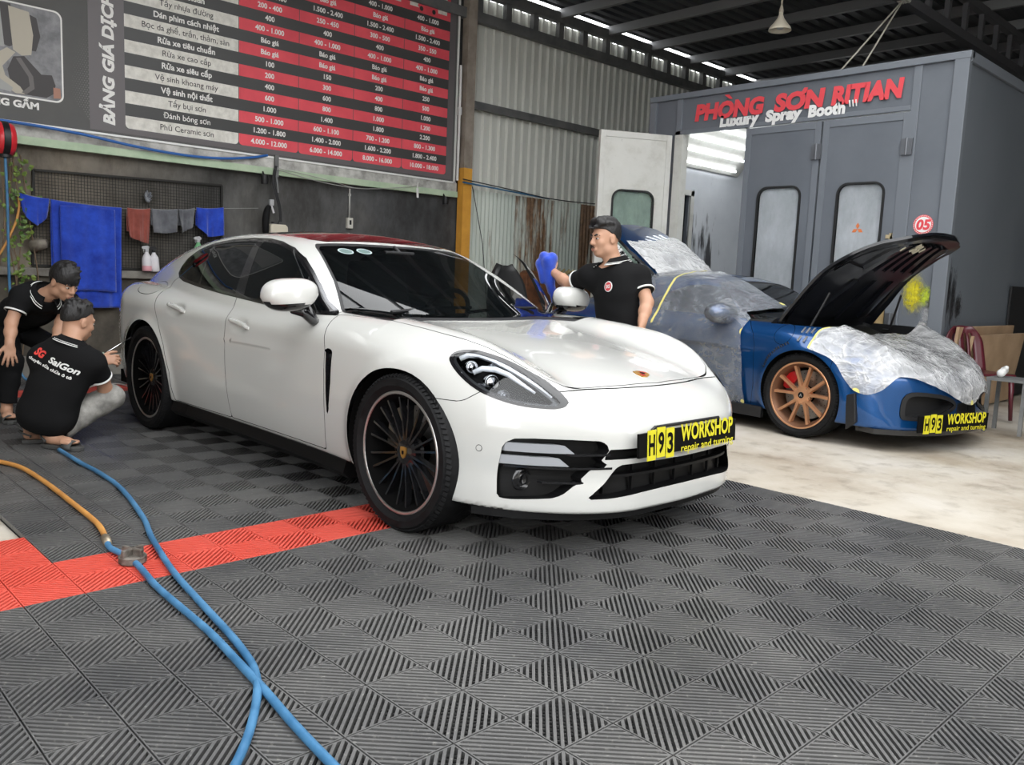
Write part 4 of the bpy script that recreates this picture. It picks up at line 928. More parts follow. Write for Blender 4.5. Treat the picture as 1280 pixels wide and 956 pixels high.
    for T_, k in ((near, 0), (far, 1)):
        r = s.part('rear_door', T_(d2), WHITE, car)
        s.part('window', T_(gr), DARKGLASS, r); s.part('quarter_window', T_(gq), DARKGLASS, r); s.part('pillar_cover', T_(pil), BLACKG, r, .001); s.part('quarter_divider', T_(q1), BLACKG, r, .001)
        tr = T_(tb); a, b_ = s.cut(tr, lambda P: fd(P)+.009); s.part('window_trim', a, BLACKG, r, .001); s.part('chrome_trim', b_, DARKCHROME, r, .002)
    gp = s.part('shut_lines', np.concatenate(gaps), LINER, car, -.003)
    main = s.part('body_shell', T, WHITE, car); bpy.data.objects.remove(body)
    # recesses
    o = s.recess('air_intake', near(intake), INTAKE, car, .06, (1, 0, 0)); o2 = s.recess('air_intake', far(intake), INTAKE, car, .06, (1, 0, 0))
    s.recess('grille_slot', slot, INTAKE, car, .03, (1, 0, 0)); lo = s.recess('lower_grille', grl, INTAKE, car, .07, (1, 0, 0))
    s.recess('fender_vent', near(vt), BLACKG, car, .03, None); s.recess('fender_vent', far(vt), BLACKG, car, .03, None)
    yx = lambda y, z: float(B.F(np.array([abs(y)]), np.array([z]))[0])
    LED = mat('led_bar_lens', (.30, .31, .33), .25, 0, .5)
    for sg, par in ((-1, o), (1, o2)):
        def blade(name, y0, y1, z0, z1, dx, m, sl=0, th=.03, n=12):
            b = MB(); pts = []
            for k in range(n+1):
                y = y0+(y1-y0)*k/n; X = yx(y, (z0+z1)/2)-dx; c = z1-(z1-z0)*max(0, (k/n-.82)/.18)*sl
                pts.append((y, X, z0, c))
            v = []
            for y, X, a, c in pts: v += [(X, sg*y, a), (X, sg*y, c), (X-th, sg*y, c), (X-th, sg*y, a)]
            f = [(4*i+j, 4*i+(j+1) % 4, 4*i+4+(j+1) % 4, 4*i+4+j) for i in range(n) for j in range(4)]+[(0, 1, 2, 3), (4*n+3, 4*n+2, 4*n+1, 4*n)]
            b.add(v, f); return b.build(name, m, par)
        blade('daytime_light_bar', .80, .60, .455, .492, .010, LED, .95); blade('daytime_light_bar', .81, .615, .40, .437, .010, LED, .95)
        blade('blade', .62, .47, .447, .456, -.002, BLACKG); blade('blade', .80, .455, .388, .397, -.002, BLACKG); blade('blade', .70, .565, .326, .334, .0, BLACKG)
        fx = yx(.745, .335)-.035; b = MB(); b.lathe([(.001, .012), (.018, .014), (.024, .02), (.034, .0), (.042, .022), (.048, .0)], 24, 'x', (fx, sg*.745, .335)); b.build('sensor_lens', BLACKG, par, smooth=True)
    b = MB()
    for k in range(7):
        y = -.45+.15*k; b.box((yx(y, .36)-.06, y-.004, .27), (yx(y, .36)-.045, y+.004, .41))
    v = []; n = 16
    for k in range(n+1):
        y = -.5+k/n; X = yx(y, .36)-.012; v += [(X, y, .348), (X, y, .36), (X-.04, y, .36), (X-.04, y, .348)]
    b.add(v, [(4*i+j, 4*i+(j+1) % 4, 4*i+4+(j+1) % 4, 4*i+4+j) for i in range(n) for j in range(4)]); b.build('grille_bars', INTAKE, lo)
    # splitter lip, skirts, underbody
    pl = [(yx(y, .2)-.03, y) for y in np.linspace(-.86, .86, 41)]; back = [(x-.12 if abs(y) < .75 else x-.05, y*.97) for x, y in pl[::-1]]
    MB().prism(pl+back, .165, .200).build('front_splitter', INTAKE, car)
    for sg in (-1, 1):
        b = MB(); v = []
        for x in np.linspace(-2.56, -.48, 12):
            y = float(B.G(np.array([x]), np.array([.27]))[0]); z = float(B.zb(np.array([x]))[0])
            v += [(x, sg*(y-.012), z+.004), (x, sg*(y+.006), z-.055), (x, sg*(y-.03), z-.09), (x, sg*(y-.25), z-.09), (x, sg*(y-.25), z+.02)]
        b.add(v, [(5*i+j, 5*i+(j+1) % 5, 5*i+5+(j+1) % 5, 5*i+5+j) for i in range(11) for j in range(5)]+[(0, 1, 2, 3, 4), (59, 58, 57, 56, 55)]); b.build('side_skirt', INTAKE, car)
    u = MB(); u.box((-3.9, -.58, .15), (.72, .58, .22)); u.box((-2.5, -.85, .16), (-.5, .85, .20)); u.box((-4.0, -.75, .2), (-3.4, .75, .3)); u.build('underbody', LINER, car)
    for cx, cz, r in ((-.03, .372, .375), (-2.94, .385, .385)):
        for sg in (-1, 1):
            b = MB(); n = 28; v = []
            for k in range(n+1):
                a = -.45+(PI+.9)*k/n; x = cx+math.cos(a)*(r+.001); z = cz+math.sin(a)*(r+.001); y = min(.945, float(B.G(np.array([x]), np.array([max(z, .25)]))[0])-.004)
                v += [(x, sg*y, z), (x, sg*.60, z)]
            v.append((cx, sg*.60, cz)); b.add(v, [(2*i, 2*i+1, 2*i+3, 2*i+2) for i in range(n)]+[(2*i+1, 2*n+2, 2*i+3) for i in range(n)]); b.build('wheel_arch', LINER, car, smooth=True)
    # headlights
    for q in (near, far):
        L = s.part('headlight', q(lens), CLEAR, car); s.part('lamp_seal', q(ring), BLACKG, L, .001)
        Pn, Fn, Nn = s.arr(q(lens)); h = s.recess('lamp_housing', q(lens), mat('lamp_housing_black', (.003, .0033, .004), .5, spec=.2), L, .075)
        sg = -1 if Pn[:, 1].mean() < 0 else 1
        _, bz = s.cut(q(lens), lambda P: fl(P)+.021); s.part('lamp_bezel', bz, mat('lamp_bezel_grey', (.05, .052, .055), .35, .5), L, -.012)
        def on(x, z, d):   # point under the lens at side-view x, z
            ys = np.linspace(.3, 1, 400); vv = B.f(np.full(400, x), ys, np.full(400, z)); y = ys[np.nonzero(vv < 0)[0][-1]]
            p = np.array([[x, y, z]]); g = B.grad(p)[0]; g /= np.linalg.norm(g); p = p[0]-g*d; return Vector((p[0], sg*p[1], p[2])), Vector((g[0], sg*g[1], g[2]))
        def strip(name, pts, w, d, m):
            b = MB(); P3 = [on(x, z, d)[0] for x, z in pts]; b.tube(P3, [w*(.45+.55*math.sin(PI*min(1, .25+.75*k/(len(P3)-1)))) for k in range(len(P3))], 8); return b.build(name, m, L, smooth=True)
        WL = mat('light_guide_white', (.9, .92, .95), .3)
        strip('light_guide', [(.255, .822), (.275, .84), (.32, .842), (.39, .826), (.46, .80), (.53, .768), (.60, .728), (.655, .690)], .013, .014, WL)
        strip('light_guide', [(.345, .772), (.37, .793), (.42, .793), (.48, .774), (.54, .742), (.60, .708)], .013, .02, WL)
        strip('light_guide', [(.30, .765), (.315, .74), (.335, .715)], .006, .012, WL); strip('chrome_strip', [(.40, .690), (.47, .668), (.54, .658), (.61, .655), (.66, .655)], .006, .03, DARKCHROME)
        for x, z, r in ((.315, .803, .026), (.40, .810, .018), (.43, .745, .030), (.395, .712, .021), (.50, .694, .021)):
            c, nn = on(x, z, .035); b = MB(); d = Vector((1, sg*.45, .12)).normalized(); rot = d.to_track_quat('Z', 'Y').to_matrix()
            t = MB(); t.lathe([(.001, .018), (r*.6, .012), (r*.8, 0), (r*.95, .012), (r*1.08, .008), (r*1.1, -.03)], 24); t.v = [tuple(rot @ Vector(p)+c) for p in t.v]
            t.build('projector_lens', CHROME if r > .022 else mat('lens_grey', (.25, .26, .28), .1, .6), L, smooth=True)
    # mirrors
    for sg in (-1, 1):
        mr = thing('door_mirror', None, None, (-.80, sg*1.055, 1.035)); mr.parent = car
        bm = bmesh.new(); bmesh.ops.create_uvsphere(bm, u_segments=32, v_segments=20, radius=1)
        for v in bm.verts:
            x, y, z = [math.copysign(abs(c)**.72, c) for c in v.co]
            x = x*(.105 if x > 0 else .05); k = 1-.25*max(0, -z); yy = y*.148*k; zz = z*(.088 if z > 0 else .078)-.010*y*(1 if sg < 0 else -1)*-1
            v.co = (x, yy, zz)
        low = [f for f in bm.faces if f.calc_center_median().z < -.036]
        for f_ in low: f_.material_index = 1
        obj('mirror_shell', bmm(bm, True), [WHITE, BLACKG], mr)
        b = MB(); b.tube([(-.01, -sg*.03, -.070), (-.02, -sg*.10, -.088), (-.03, -sg*.155, -.125), (-.04, -sg*.175, -.135)], [.022, .024, .026, .028], 10); b.tube([(-.05, -sg*.12, -.03), (-.05, -sg*.165, -.10), (-.045, -sg*.175, -.13)], [.016, .02, .026], 8); b.build('mirror_arm', BLACKG, mr, smooth=True)
        MB().lathe([(.001, -.052), (.9, -.050), (1.0, -.046)], 24, 'x').build('mirror_glass', CHROME, mr, smooth=True).scale = (1, .125, .068)
    # handles, badge, sensors, washers
    for x, z in ((-2.475, .876), (-1.63, .832)):
        for sg in (-1, 1):
            if sg > 0 and x > -2: continue
            b = MB(); n = 10; v = []
            for k in range(n+1):
                t = k/n; X = x-.13+.26*t; Zz = z+.022-.040*t; y = float(B.G(np.array([X]), np.array([Zz]))[0])+.006+.026*math.sin(PI*min(1, max(0, t)))**.5; hh = .013*(.7+.3*math.sin(PI*t))
                v += [(X, sg*(y-.004), Zz+hh), (X, sg*y, Zz+hh*.4), (X, sg*y, Zz-hh*.5), (X, sg*(y-.006), Zz-hh), (X, sg*(y-.03), Zz-hh), (X, sg*(y-.03), Zz+hh)]
            b.add(v, [(6*i+j, 6*i+(j+1) % 6, 6*i+6+(j+1) % 6, 6*i+6+j) for i in range(n) for j in range(6)]+[tuple(range(6)), tuple(6*n+j for j in range(5, -1, -1))])
            b.build('door_handle', WHITE, car, ang=50)
    c = np.array([[.633, 0, .75]]); c = B.project(c)[0]; nrm = B.grad(c[None])[0]; nrm /= np.linalg.norm(nrm)
    q = Vector(nrm).to_track_quat('Z', 'Y').to_matrix()
    b = MB(); sh = [(-.030, .036), (0, .041), (.030, .036), (.033, 0), (.020, -.030), (0, -.044), (-.020, -.030), (-.033, 0)]
    b.prism([(p[0], p[1]) for p in sh], 0, .004); b.prism([(-.026, .004), (-.002, .004), (-.002, .028), (-.026, .026)], .004, .0052, 'z', 1); b.prism([(.002, -.002), (.026, -.004), (.016, -.026), (.002, -.034)], .004, .0052, 'z', 1)
    b.prism([(-.010, .010), (.010, .010), (.010, -.008), (0, -.014), (-.010, -.008)], .005, .0062, 'z', 2)
    Rb = Matrix.Rotation(PI/2, 3, 'Z'); b.v = [tuple(q @ (Rb @ Vector(p))+Vector(c)) for p in b.v]; b.build('hood_crest', [GOLD, REDB, PBLACK], car)
    for yy in (-.865, .865):
        p = B.project(np.array([[.45, yy, .456]]))[0]; g = B.grad(p[None])[0]; g /= np.linalg.norm(g); R3 = Vector(g).to_track_quat('Z', 'Y').to_matrix()
        t = MB(); t.lathe([(.0005, .001), (.0115, .001), (.0125, .0005)], 20, mi=0); t.lathe([(.0125, .0008), (.0145, .0008), (.0148, 0)], 20, mi=1); t.v = [tuple(R3 @ Vector(x)+Vector(p)) for x in t.v]; t.build('parking_sensor', [WHITE, BLACKP], car)
    # stickers on the windshield
    for y in (-.40, -.27):
        p = B.project(np.array([[-1.30, y, 1.275]]))[0]; g = B.grad(p[None])[0]; g /= np.linalg.norm(g); R3 = Vector(g).to_track_quat('Z', 'Y').to_matrix()
        t = MB(); t.lathe([(.0005, 0), (.040, 0)], 24, mi=0); t.lathe([(.040, .0004), (.050, .0004)], 24, mi=1); t.v = [tuple(R3 @ Vector((x[0], x[1]*.8, x[2]+.0015))+Vector(p)) for x in t.v]; t.build('windshield_sticker', [mat('sticker_green', (.10, .16, .15), .5), mat('sticker_grey', (.35, .42, .42), .5)], car)
    # cabin
    LEA = MATS['dark_leather']; CABIN = mat('cabin_trim', (.016, .016, .017), .6)
    b = MB(); b.prism([(-.62, .62), (-.66, .90), (-.85, .915), (-1.15, .885), (-1.2, .82), (-1.1, .62)], -.70, .70, 'y'); b.build('dashboard', CABIN, car, bevel=.02)
    MB().box((-3.6, -.78, .24), (-.5, .78, .40)).build('cabin_floor', CABIN, car)
    MB().box((-3.9, -.62, .40), (-3.35, .62, .95)).build('parcel_shelf', CABIN, car)
    for x, ys in ((-1.75, (-.37, .37)), (-2.75, (-.36, .36))):
        for y in ys:
            t = MB(); t.box((x-.25, y-.25, .40), (x+.28, y+.25, .60)); o_ = t.build('seat_cushion', LEA, car, bevel=.06, seg=3)
            t = MB(); v = [(x-.20, .55), (x-.06, .55), (x-.26, 1.12), (x-.30, 1.24), (x-.36, 1.24), (x-.38, 1.10)]; t.prism(v, y-.23, y+.23, 'y'); t.build('seat_back', LEA, car, bevel=.05, seg=3)
    t = MB(); t.tube([(math.sin(a)*.075, math.cos(a)*.185, math.sin(a)*.17) for a in np.linspace(0, 2*PI, 33)[:-1]], .016, 8, closed=True); t.box((-.02, -.07, -.06), (.02, .07, .05)); t.box((-.01, -.18, -.015), (.01, .18, .015)); t.box((-.02, -.015, -.17), (.01, .015, 0))
    t.build('steering_wheel', CABIN, car, smooth=True, loc=(-1.28, .37, .90))
    t = MB(); t.box((-1.32, -.11, 1.235), (-1.29, .11, 1.30)); t.tube([(-1.30, 0, 1.29), (-1.36, 0, 1.33)], .012, 8); t.build('rear_view_mirror', CABIN, car, bevel=.01)
    t = MB()
    for y0, y1 in ((-.55, .08), (.0, .62)): t.tube([(-.62, y0, .963), (-.66, (y0+y1)/2, .985), (-.70, y1, .985)], .010, 6)
    t.build('wiper', BLACKP, car)
    # wheels
    CAL = mat('caliper_grey', (.25, .22, .17), .4, .3)
    for x, w in ((0, .275), (-WB, .30)):
        for sg in (-1, 1):
            wheel(car, 'wheel', (x, sg*(.962-w/2), .362), sg, .362, .282, w, 10, BLACKG, SILVER, CAL, RUBBER, 'crest', 0, None, (.020, .135), .015, LINER)
    # plate and its holder
    pb = thing('number_plate', None, None, (.925, -.002, .492), PI/2); pb.parent = car; pb.rotation_euler = (math.radians(-3), 0, PI/2); pb['label'] = 'black plate lettered H93 WORKSHOP in yellow'
    plate_text(pb, .76, .104)
    h = MB(); h.tube([(.895, -.262, .525), (.90, -.262, .550), (.905, -.250, .560), (.905, .250, .560), (.90, .262, .550), (.895, .262, .525)], .007, 8); h.box((.88, -.262, .45), (.91, .262, .535)); h.build('plate_holder', BLACKP, car)
    t = MB(); t.prism([(-3.55, .845), (-3.98, .845), (-4.05, .87), (-3.6, .875)], -.88, -.60, 'y')
    return car
white_car = build_white()
# ---------------------------------------------------------------- blue coupe under masking film
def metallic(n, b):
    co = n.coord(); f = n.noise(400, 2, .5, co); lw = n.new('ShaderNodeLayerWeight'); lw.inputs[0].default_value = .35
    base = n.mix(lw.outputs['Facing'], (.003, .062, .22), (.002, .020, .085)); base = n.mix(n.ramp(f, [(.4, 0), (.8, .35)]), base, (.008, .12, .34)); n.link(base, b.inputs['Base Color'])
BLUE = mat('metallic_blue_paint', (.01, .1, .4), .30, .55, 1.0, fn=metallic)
BRONZE = mat('bronze_wheel', (.72, .37, .20), .32, .75)
REDCAL = mat('caliper_red', (.50, .012, .015), .3, 0, .5)
def filmmat(name, c, lo, hi, amt=1.0):
    """thin plastic film: see-through, with bright crease lines"""
    m = bpy.data.materials.new(name); m.use_nodes = True; n = NB(m); n.n.remove(n.n['Principled BSDF']); out = n.n['Material Output']; co = n.coord()
    def ridge(scale, mp, rot, dist, w): q = n.noise(scale, 3, .5, n.mapping(co, mp, rot), dist); return n.ramp(n.math('ABSOLUTE', n.math('SUBTRACT', q, .5)), [(0, 1), (w, .35), (w*3, 0)])
    r1 = ridge(3.2, (1.2, .5, 1.5), (.5, .3, .7), .5, .035); r2 = ridge(5.5, (.6, 1.6, 1.0), (.2, .8, .3), .6, .03); r3 = ridge(11, (1, .7, 1.2), (.9, .1, .5), .4, .05); soft = n.noise(2.2, 3, .5, co, .5)
    cr = n.math('ADD', n.math('MULTIPLY', r1, .55), n.math('ADD', n.math('MULTIPLY', r2, .40), n.math('MULTIPLY', r3, .25))); bp = n.bump(n.math('ADD', cr, n.math('MULTIPLY', soft, 1.2)), .45*amt, .035)
    tr = n.new('ShaderNodeBsdfTransparent'); df = n.new('ShaderNodeBsdfDiffuse'); df.inputs[0].default_value = tuple(c)+(1,); tl = n.new('ShaderNodeBsdfTranslucent'); tl.inputs[0].default_value = tuple(c)+(1,); gl = n.new('ShaderNodeBsdfGlossy'); gl.inputs['Roughness'].default_value = .13
    for s_ in (df, tl, gl): n.link(bp, s_.inputs['Normal'])
    a = n.new('ShaderNodeMixShader'); a.inputs[0].default_value = .3; n.link(df.outputs[0], a.inputs[1]); n.link(tl.outputs[0], a.inputs[2])
    f = n.math('ADD', n.ramp(soft, [(.35, lo), (.65, hi)]), n.math('MULTIPLY', cr, .55*amt)); f = n.math('MINIMUM', f, .97)  # crease lines made more opaque to paint the fold highlights
    c1 = n.new('ShaderNodeMixShader'); n.link(f, c1.inputs[0]); n.link(tr.outputs[0], c1.inputs[1]); n.link(a.outputs[0], c1.inputs[2])
    c2 = n.new('ShaderNodeMixShader'); fr = n.new('ShaderNodeFresnel'); fr.inputs[0].default_value = 1.55; n.link(bp, fr.inputs['Normal']); n.link(fr.outputs[0], c2.inputs[0]); n.link(c1.outputs[0], c2.inputs[1]); n.link(gl.outputs[0], c2.inputs[2]); n.link(c2.outputs[0], out.inputs[0])
    m.diffuse_color = tuple(c)+(1,); MATS[name] = m; return m
FILM = filmmat('masking_film', (.84, .845, .85), .30, .58); FILMC = filmmat('masking_film_thin', (.70, .75, .83), .16, .25, .32); FILM_LIT = filmmat('masking_film_lit', (.92, .925, .92), .55, .80); TAPE = mat('yellow_masking_tape', (.74, .68, .22), .7)  # lid film whiter and denser to paint the stronger light on it
def crumple(P, N, amp, seed):
    r = np.random.RandomState(seed); d = np.zeros(len(P))
    for k in range(9):
        v = r.normal(size=3)*np.array([6.5, 5, 5.5])*(.5+.20*k); ph = r.uniform(0, 6.28); q = P@v+ph+1.6*np.sin(P@(r.normal(size=3)*6)+r.uniform(0, 6)); d += (1-np.abs(np.sin(q*.5)))**3*(1.2/(1+.25*k))
    return P+N*(amp*d/3)[:, None]
BTH = -.08; BORG = (-1.055, 5.322, -.017)
def build_blue():
    car = thing('coupe_car', 'metallic blue sports coupe with bronze wheels and open front hood on the concrete', 'car', BORG, BTH)
    B = coupe; s = Shell(B, (-3.7, -1.02, .10), (1.1, 1.02, 1.4), .02); A = np.abs; T = s.T; full = s.T
    XZ = lambda P: P[:, [0, 2]]; YZ = lambda P: P[:, 1:]; AYZ = lambda P: np.stack([A(P[:, 1]), P[:, 2]], 1); XY = lambda P: P[:, :2]
    sym = lambda p: p+[(a, -b) for a, b in p[::-1]]
    # films, cut from the closed body surface first
    low = sp([-.95, -.90, -.87, -.68, -.33, .05, .3, .49, .85, .95], [.70, .52, .41, .558, .44, .336, .42, .39, .45, .6])
    nz = sp([0, .08, .30, .43, .6], [.73, .71, .625, .46, .40]); fx = sp([-1, -.9, -.78, -.70, -.3, 0, .35, .57, .8, 1], [.06, .075, .085, .19, .165, .14, .20, .20, .12, .1])
    ff = lambda P: np.maximum(np.maximum(fx(P[:, 1])-P[:, 0], low(P[:, 1])-P[:, 2]), np.where(P[:, 1] < -.8, nz(P[:, 0])-P[:, 2], -1)); ff0 = ff; ff = lambda P: np.maximum(ff0(P), P[:, 1]-.70)
    filmF, _ = s.cut(full, ff)
    pc = [(-2.3, .12), (-2.35, 1.5), (-1.15, 1.5), (-.68, 1.045), (-.62, .99), (-.70, .955), (-.60, .90), (-.615, .80), (-.575, .63), (-.53, .20), (-.52, .10), (-.58, .04)]
    fc = lambda P: np.maximum(sdpoly(XZ(P), pc), P[:, 1]+.18); filmC, _ = s.cut(full, fc)
    lid = [(-2.03, .46), (-2.5, .50), (-2.85, .46), (-2.97, .36), (-3.0, 0)]; lid = sym(lid)
    fl = lambda P: np.maximum(sdpoly(XY(P), lid), .75-P[:, 2])
    # openings
    for cx, cz, r in ((0, .345, .360), (-2.45, .35, .365)):
        _, T = s.cut(T, lambda P: np.maximum(np.hypot(P[:, 0]-cx, P[:, 2]-cz)-r, .55-A(P[:, 1])))
    _, T = s.cut(T, lambda P: P[:, 2]-B.zb(P[:, 0])-.004)
    hp = sym([(-.40, .765), (-.376, .772), (-.12, .768), (.146, .737), (.40, .68), (.60, .585), (.73, .42), (.79, .2), (.80, 0)])
    fh = lambda P: np.maximum(sdpoly(XY(P), hp), .5-P[:, 2]); hood, T = s.cut(T, fh)
    lidT, T = s.cut(T, fl)
    ws = sym([(0, 1.225), (0, 1.225)])
    W_ = [(0, .90), (.76, .90), (.742, .945), (.60, 1.12), (.53, 1.205), (.48, 1.222), (.2, 1.238), (0, 1.24)]; W_ = W_+[(-a, b) for a, b in W_[::-1][1:-1]]
    fw = lambda P: np.maximum(np.maximum(sdpoly(YZ(P), W_), -1.5-P[:, 0]), P[:, 0]+.2); g, T = s.cut(T, fw); gi, gb = s.cut(g, lambda P: fw(P)+.018)
    s.part('windshield', gi, TINT, car); s.part('windshield_seal', gb, BLACKP, car, -.002)
    dlo = [(-.66, .915), (-1.50, .933), (-1.75, .96), (-1.80, .99), (-1.70, 1.05), (-1.50, 1.135), (-1.37, 1.178), (-1.20, 1.195), (-1.08, 1.175), (-.95, 1.11), (-.80, 1.01)]
    fd = lambda P: np.maximum(sdpoly(XZ(P), dlo), B.Gc(P[:, 0], P[:, 2])-.10-A(P[:, 1])); g, T = s.cut(T, fd); gi, tr = s.cut(g, lambda P: fd(P)+.016)
    [s.part('side_window', gi[(s.V[gi].mean(1)[:, 1] > 0) == q], DARKGLASS, car) for q in (0, 1)]; s.part('window_trim', tr, BLACKG, car)
    ik = [(.701, .35), (.687, .405), (.65, .448), (.562, .456), (.333, .429), (.21, .388), (.178, .337), (.233, .303), (.459, .238), (.676, .237), (.706, .26)]
    fi = lambda P: np.maximum(sdpoly(AYZ(P), roundpoly(ik, 1)), .3-P[:, 0]); it, T = s.cut(T, fi); rim_, hole = s.cut(it, lambda P: -(fi(P)+.030))
    s.part('intake_frame', rim_, BLACKP, car, .008)
    hl = s.recess('front_intake', hole, BLACKP, car, .08, (1, 0, 0))
    cg = [(-.16, .36), (.16, .36), (.18, .24), (-.18, .24)]; g, T = s.cut(T, lambda P: np.maximum(sdpoly(YZ(P), cg), .5-P[:, 0])); s.recess('center_intake', g, BLACKP, car, .06, (1, 0, 0))
    # louvre on the fender and its slats
    lv = [(-.28, .70), (-.16, .76), (-.02, .80), (.03, .80), (.03, .775), (-.10, .745), (-.22, .695), (-.31, .60), (-.325, .53), (-.34, .53), (-.33, .61)]
    gaps = []
    fp = np.array([-.205, .845]); fl2 = lambda P: np.maximum(np.hypot((P[:, 0]+.205), (P[:, 2]-.815)*1.0)-.082, P[:, 1]+.5)
    f_, gp, T = s.line(T, fl2, .002); gaps.append(gp); s.part('fuel_flap', f_, BLUE, car)
    dr = [(-.63, .93), (-.50, .80), (-.462, .70), (-.45, .37), (-.48, .20), (-1.55, .20), (-1.72, .55), (-1.70, .95), (-1.3, 1.3)]
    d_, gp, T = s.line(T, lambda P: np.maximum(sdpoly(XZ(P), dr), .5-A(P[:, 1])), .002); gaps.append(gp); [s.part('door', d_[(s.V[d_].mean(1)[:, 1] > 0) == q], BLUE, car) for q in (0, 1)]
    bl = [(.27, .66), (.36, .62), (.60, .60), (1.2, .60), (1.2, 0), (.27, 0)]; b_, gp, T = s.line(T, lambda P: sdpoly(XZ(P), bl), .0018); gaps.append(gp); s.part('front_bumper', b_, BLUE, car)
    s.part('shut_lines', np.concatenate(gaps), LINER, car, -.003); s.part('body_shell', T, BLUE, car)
    # fender louvre: black strip with chrome slats
    b = MB()
    for x0, z0, x1, z1 in ((-.335, .53, -.30, .62), (-.30, .62, -.22, .70), (-.22, .70, -.12, .755)):
        for k in range(5):
            t = (k+.5)/5; x = x0+(x1-x0)*t; z = z0+(z1-z0)*t; p = B.project(np.array([[x, -.9, z]]))[0]; g = B.grad(p[None])[0]; g /= np.linalg.norm(g); b.bar(p+g*.001-np.array([.008, 0, -.008]), p+g*.004+np.array([.008, 0, -.008]), .012, .006)
    b.build('fender_louvre', BLACKP, car); b = MB()
    for x, y, z in ((-.06, -.80, .85), (-.02, -.80, .85), (.02, -.79, .85), (-.05, -.87, .79), (-.0, -.87, .79)):
        p = B.project(np.array([[x, y, z]]))[0]; g = B.grad(p[None])[0]; g /= np.linalg.norm(g); b.bar(p+g*.004+np.array([0, -.022, -.02]), p+g*.004+np.array([.004, .022, .022]), .016, .007)
    b.build('fender_vent_slats', SILVER, car)
    # open hood: outer skin, inner frame, rim
    hd = thing('front_hood', None, None, (-.30, 0, .93)); hd.parent = car; piv = np.array([-.35, 0, .88])
    P, F, N = s.arr(hood); Pl = P-piv; me = mesh(Pl, F, True, N); obj('outer_skin', me, BLUE, hd)
    e = {}
    for t in F.tolist():
        for i in range(3): e[(t[i], t[(i+1) % 3])] = 1
    n = len(P); Q = Pl-N*.022; wall = [(b2, a2, n+a2, n+b2) for (a2, b2) in e if (b2, a2) not in e]
    me = mesh(np.concatenate([Pl, Q]), [tuple(np.array(t[::-1])+n) for t in F.tolist()]+wall, False); UND = mat('hood_underside_black', (.006, .007, .010), .28, 0, .5); obj('inner_skin', me, UND, hd)
    def rib(poly, d0, d1, name='hood_rib', m=UND):
        r, _ = s.cut(hood, lambda P: np.maximum(sdpoly(XY(P), poly), fh(P)+.012)); 
        if not len(r): return
        P, F, N = s.arr(r); e = {}
        for t in F.tolist():
            for i in range(3): e[(t[i], t[(i+1) % 3])] = 1
        n = len(P); a = P-piv-N*d0; c = P-piv-N*d1; me = mesh(np.concatenate([a, c]), [tuple(np.array(t[::-1])+n) for t in F.tolist()]+[(q, p, n+p, n+q) for (p, q) in e if (q, p) not in e]); obj(name, me, m, hd)
    ring_o, _ = s.cut(hood, lambda P: -(fh(P)+.085)); P, F, N = s.arr(ring_o); me = mesh(P-piv-N*.048, F[:, ::-1], False); obj('hood_frame', me, UND, hd)
    for y in (-.40, -.24, -.08, .08, .24, .40): rib([(.30, y-.035), (.66, y*.72-.028), (.66, y*.72+.028), (.30, y+.035)], .02, .055)
    rib([(.20, -.60), (.32, -.58), (.32, .58), (.20, .60)], .02, .05); rib([(-.30, -.05), (.22, -.06), (.22, .06), (-.30, .05)], .02, .05)
    for sg in (-1, 1): rib([(-.28, sg*.30), (.22, sg*.22), (.22, sg*.34), (-.22, sg*.42)], .02, .05)
    pt = MAT_PUTTY = mat('pale_putty', (.55, .52, .40), .7); r = random.Random(3); b = MB()
    for k in range(9):
        q = B.project(np.array([[.60+r.uniform(-.02, .10), r.uniform(-.38, -.02), .68]]))[0]; g = B.grad(q[None])[0]; g /= np.linalg.norm(g); c = q-piv-g*.060; b.bar(c+np.array([-.02, -.02+r.uniform(-.02, .02), 0]), c+np.array([.02, .02, -.006]), .016, .006)
    b.build('putty_marks', pt, hd)
    hd.rotation_euler = (0, -math.radians(53), 0)
    # trunk well, cowl, wipers, struts
    TUB = mat('trunk_lining', (.008, .008, .009), .6)
    P, F, N = s.arr(hood); n = len(P); e = {}
    for t in F.tolist():
        for i in range(3): e[(t[i], t[(i+1) % 3])] = 1
    Q = P.copy(); Q[:, 2] = np.minimum(P[:, 2]-.10, .62); Q[:, :2] *= .93
    obj('trunk_well', mesh(np.concatenate([P, Q]), [tuple(np.array(t)+n) for t in F.tolist()]+[(q, p, n+p, n+q) for (p, q) in e if (q, p) not in e]), TUB, car)
    b = MB(); b.prism([(-.42, .89), (-.30, .865), (-.10, .80), (.30, .74), (.30, .60), (-.42, .60)], -.66, .66, 'y'); b.build('luggage_cover', TUB, car, bevel=.02)
    b = MB(); b.lathe([(.001, .80), (.07, .80), (.085, .79), (.085, .74)], 28, 'z', (.10, .30, 0)); b.build('reservoir_cap', BLACKP, car, smooth=True)
    b = MB()
    for y0, y1 in ((-.50, .12), (.02, .62)): b.tube([(-.40, y0, .93), (-.45, (y0+y1)/2, .955), (-.44, y1, .955)], .010, 6)
    b.build('wiper', BLACKP, car); b = MB()
    for sg in (-1, 1): b.tube([(-.10, sg*.68, .84), (.02, sg*.60, 1.17)], .010, 8); b.tube([(-.17, sg*.70, .84), (-.10, sg*.69, .84)], .014, 8)
    b.build('hood_strut', BLACKP, car)
    # raised engine lid
    ld = thing('engine_lid', None, None, (-2.03, 0, 1.14)); ld.parent = car; pl = np.array([-2.03, 0, 1.10])
    P, F, N = s.arr(lidT); obj('outer_skin', mesh(P-pl, F, True, N), BLUE, ld); n = len(P); e = {}
    for t in F.tolist():
        for i in range(3): e[(t[i], t[(i+1) % 3])] = 1
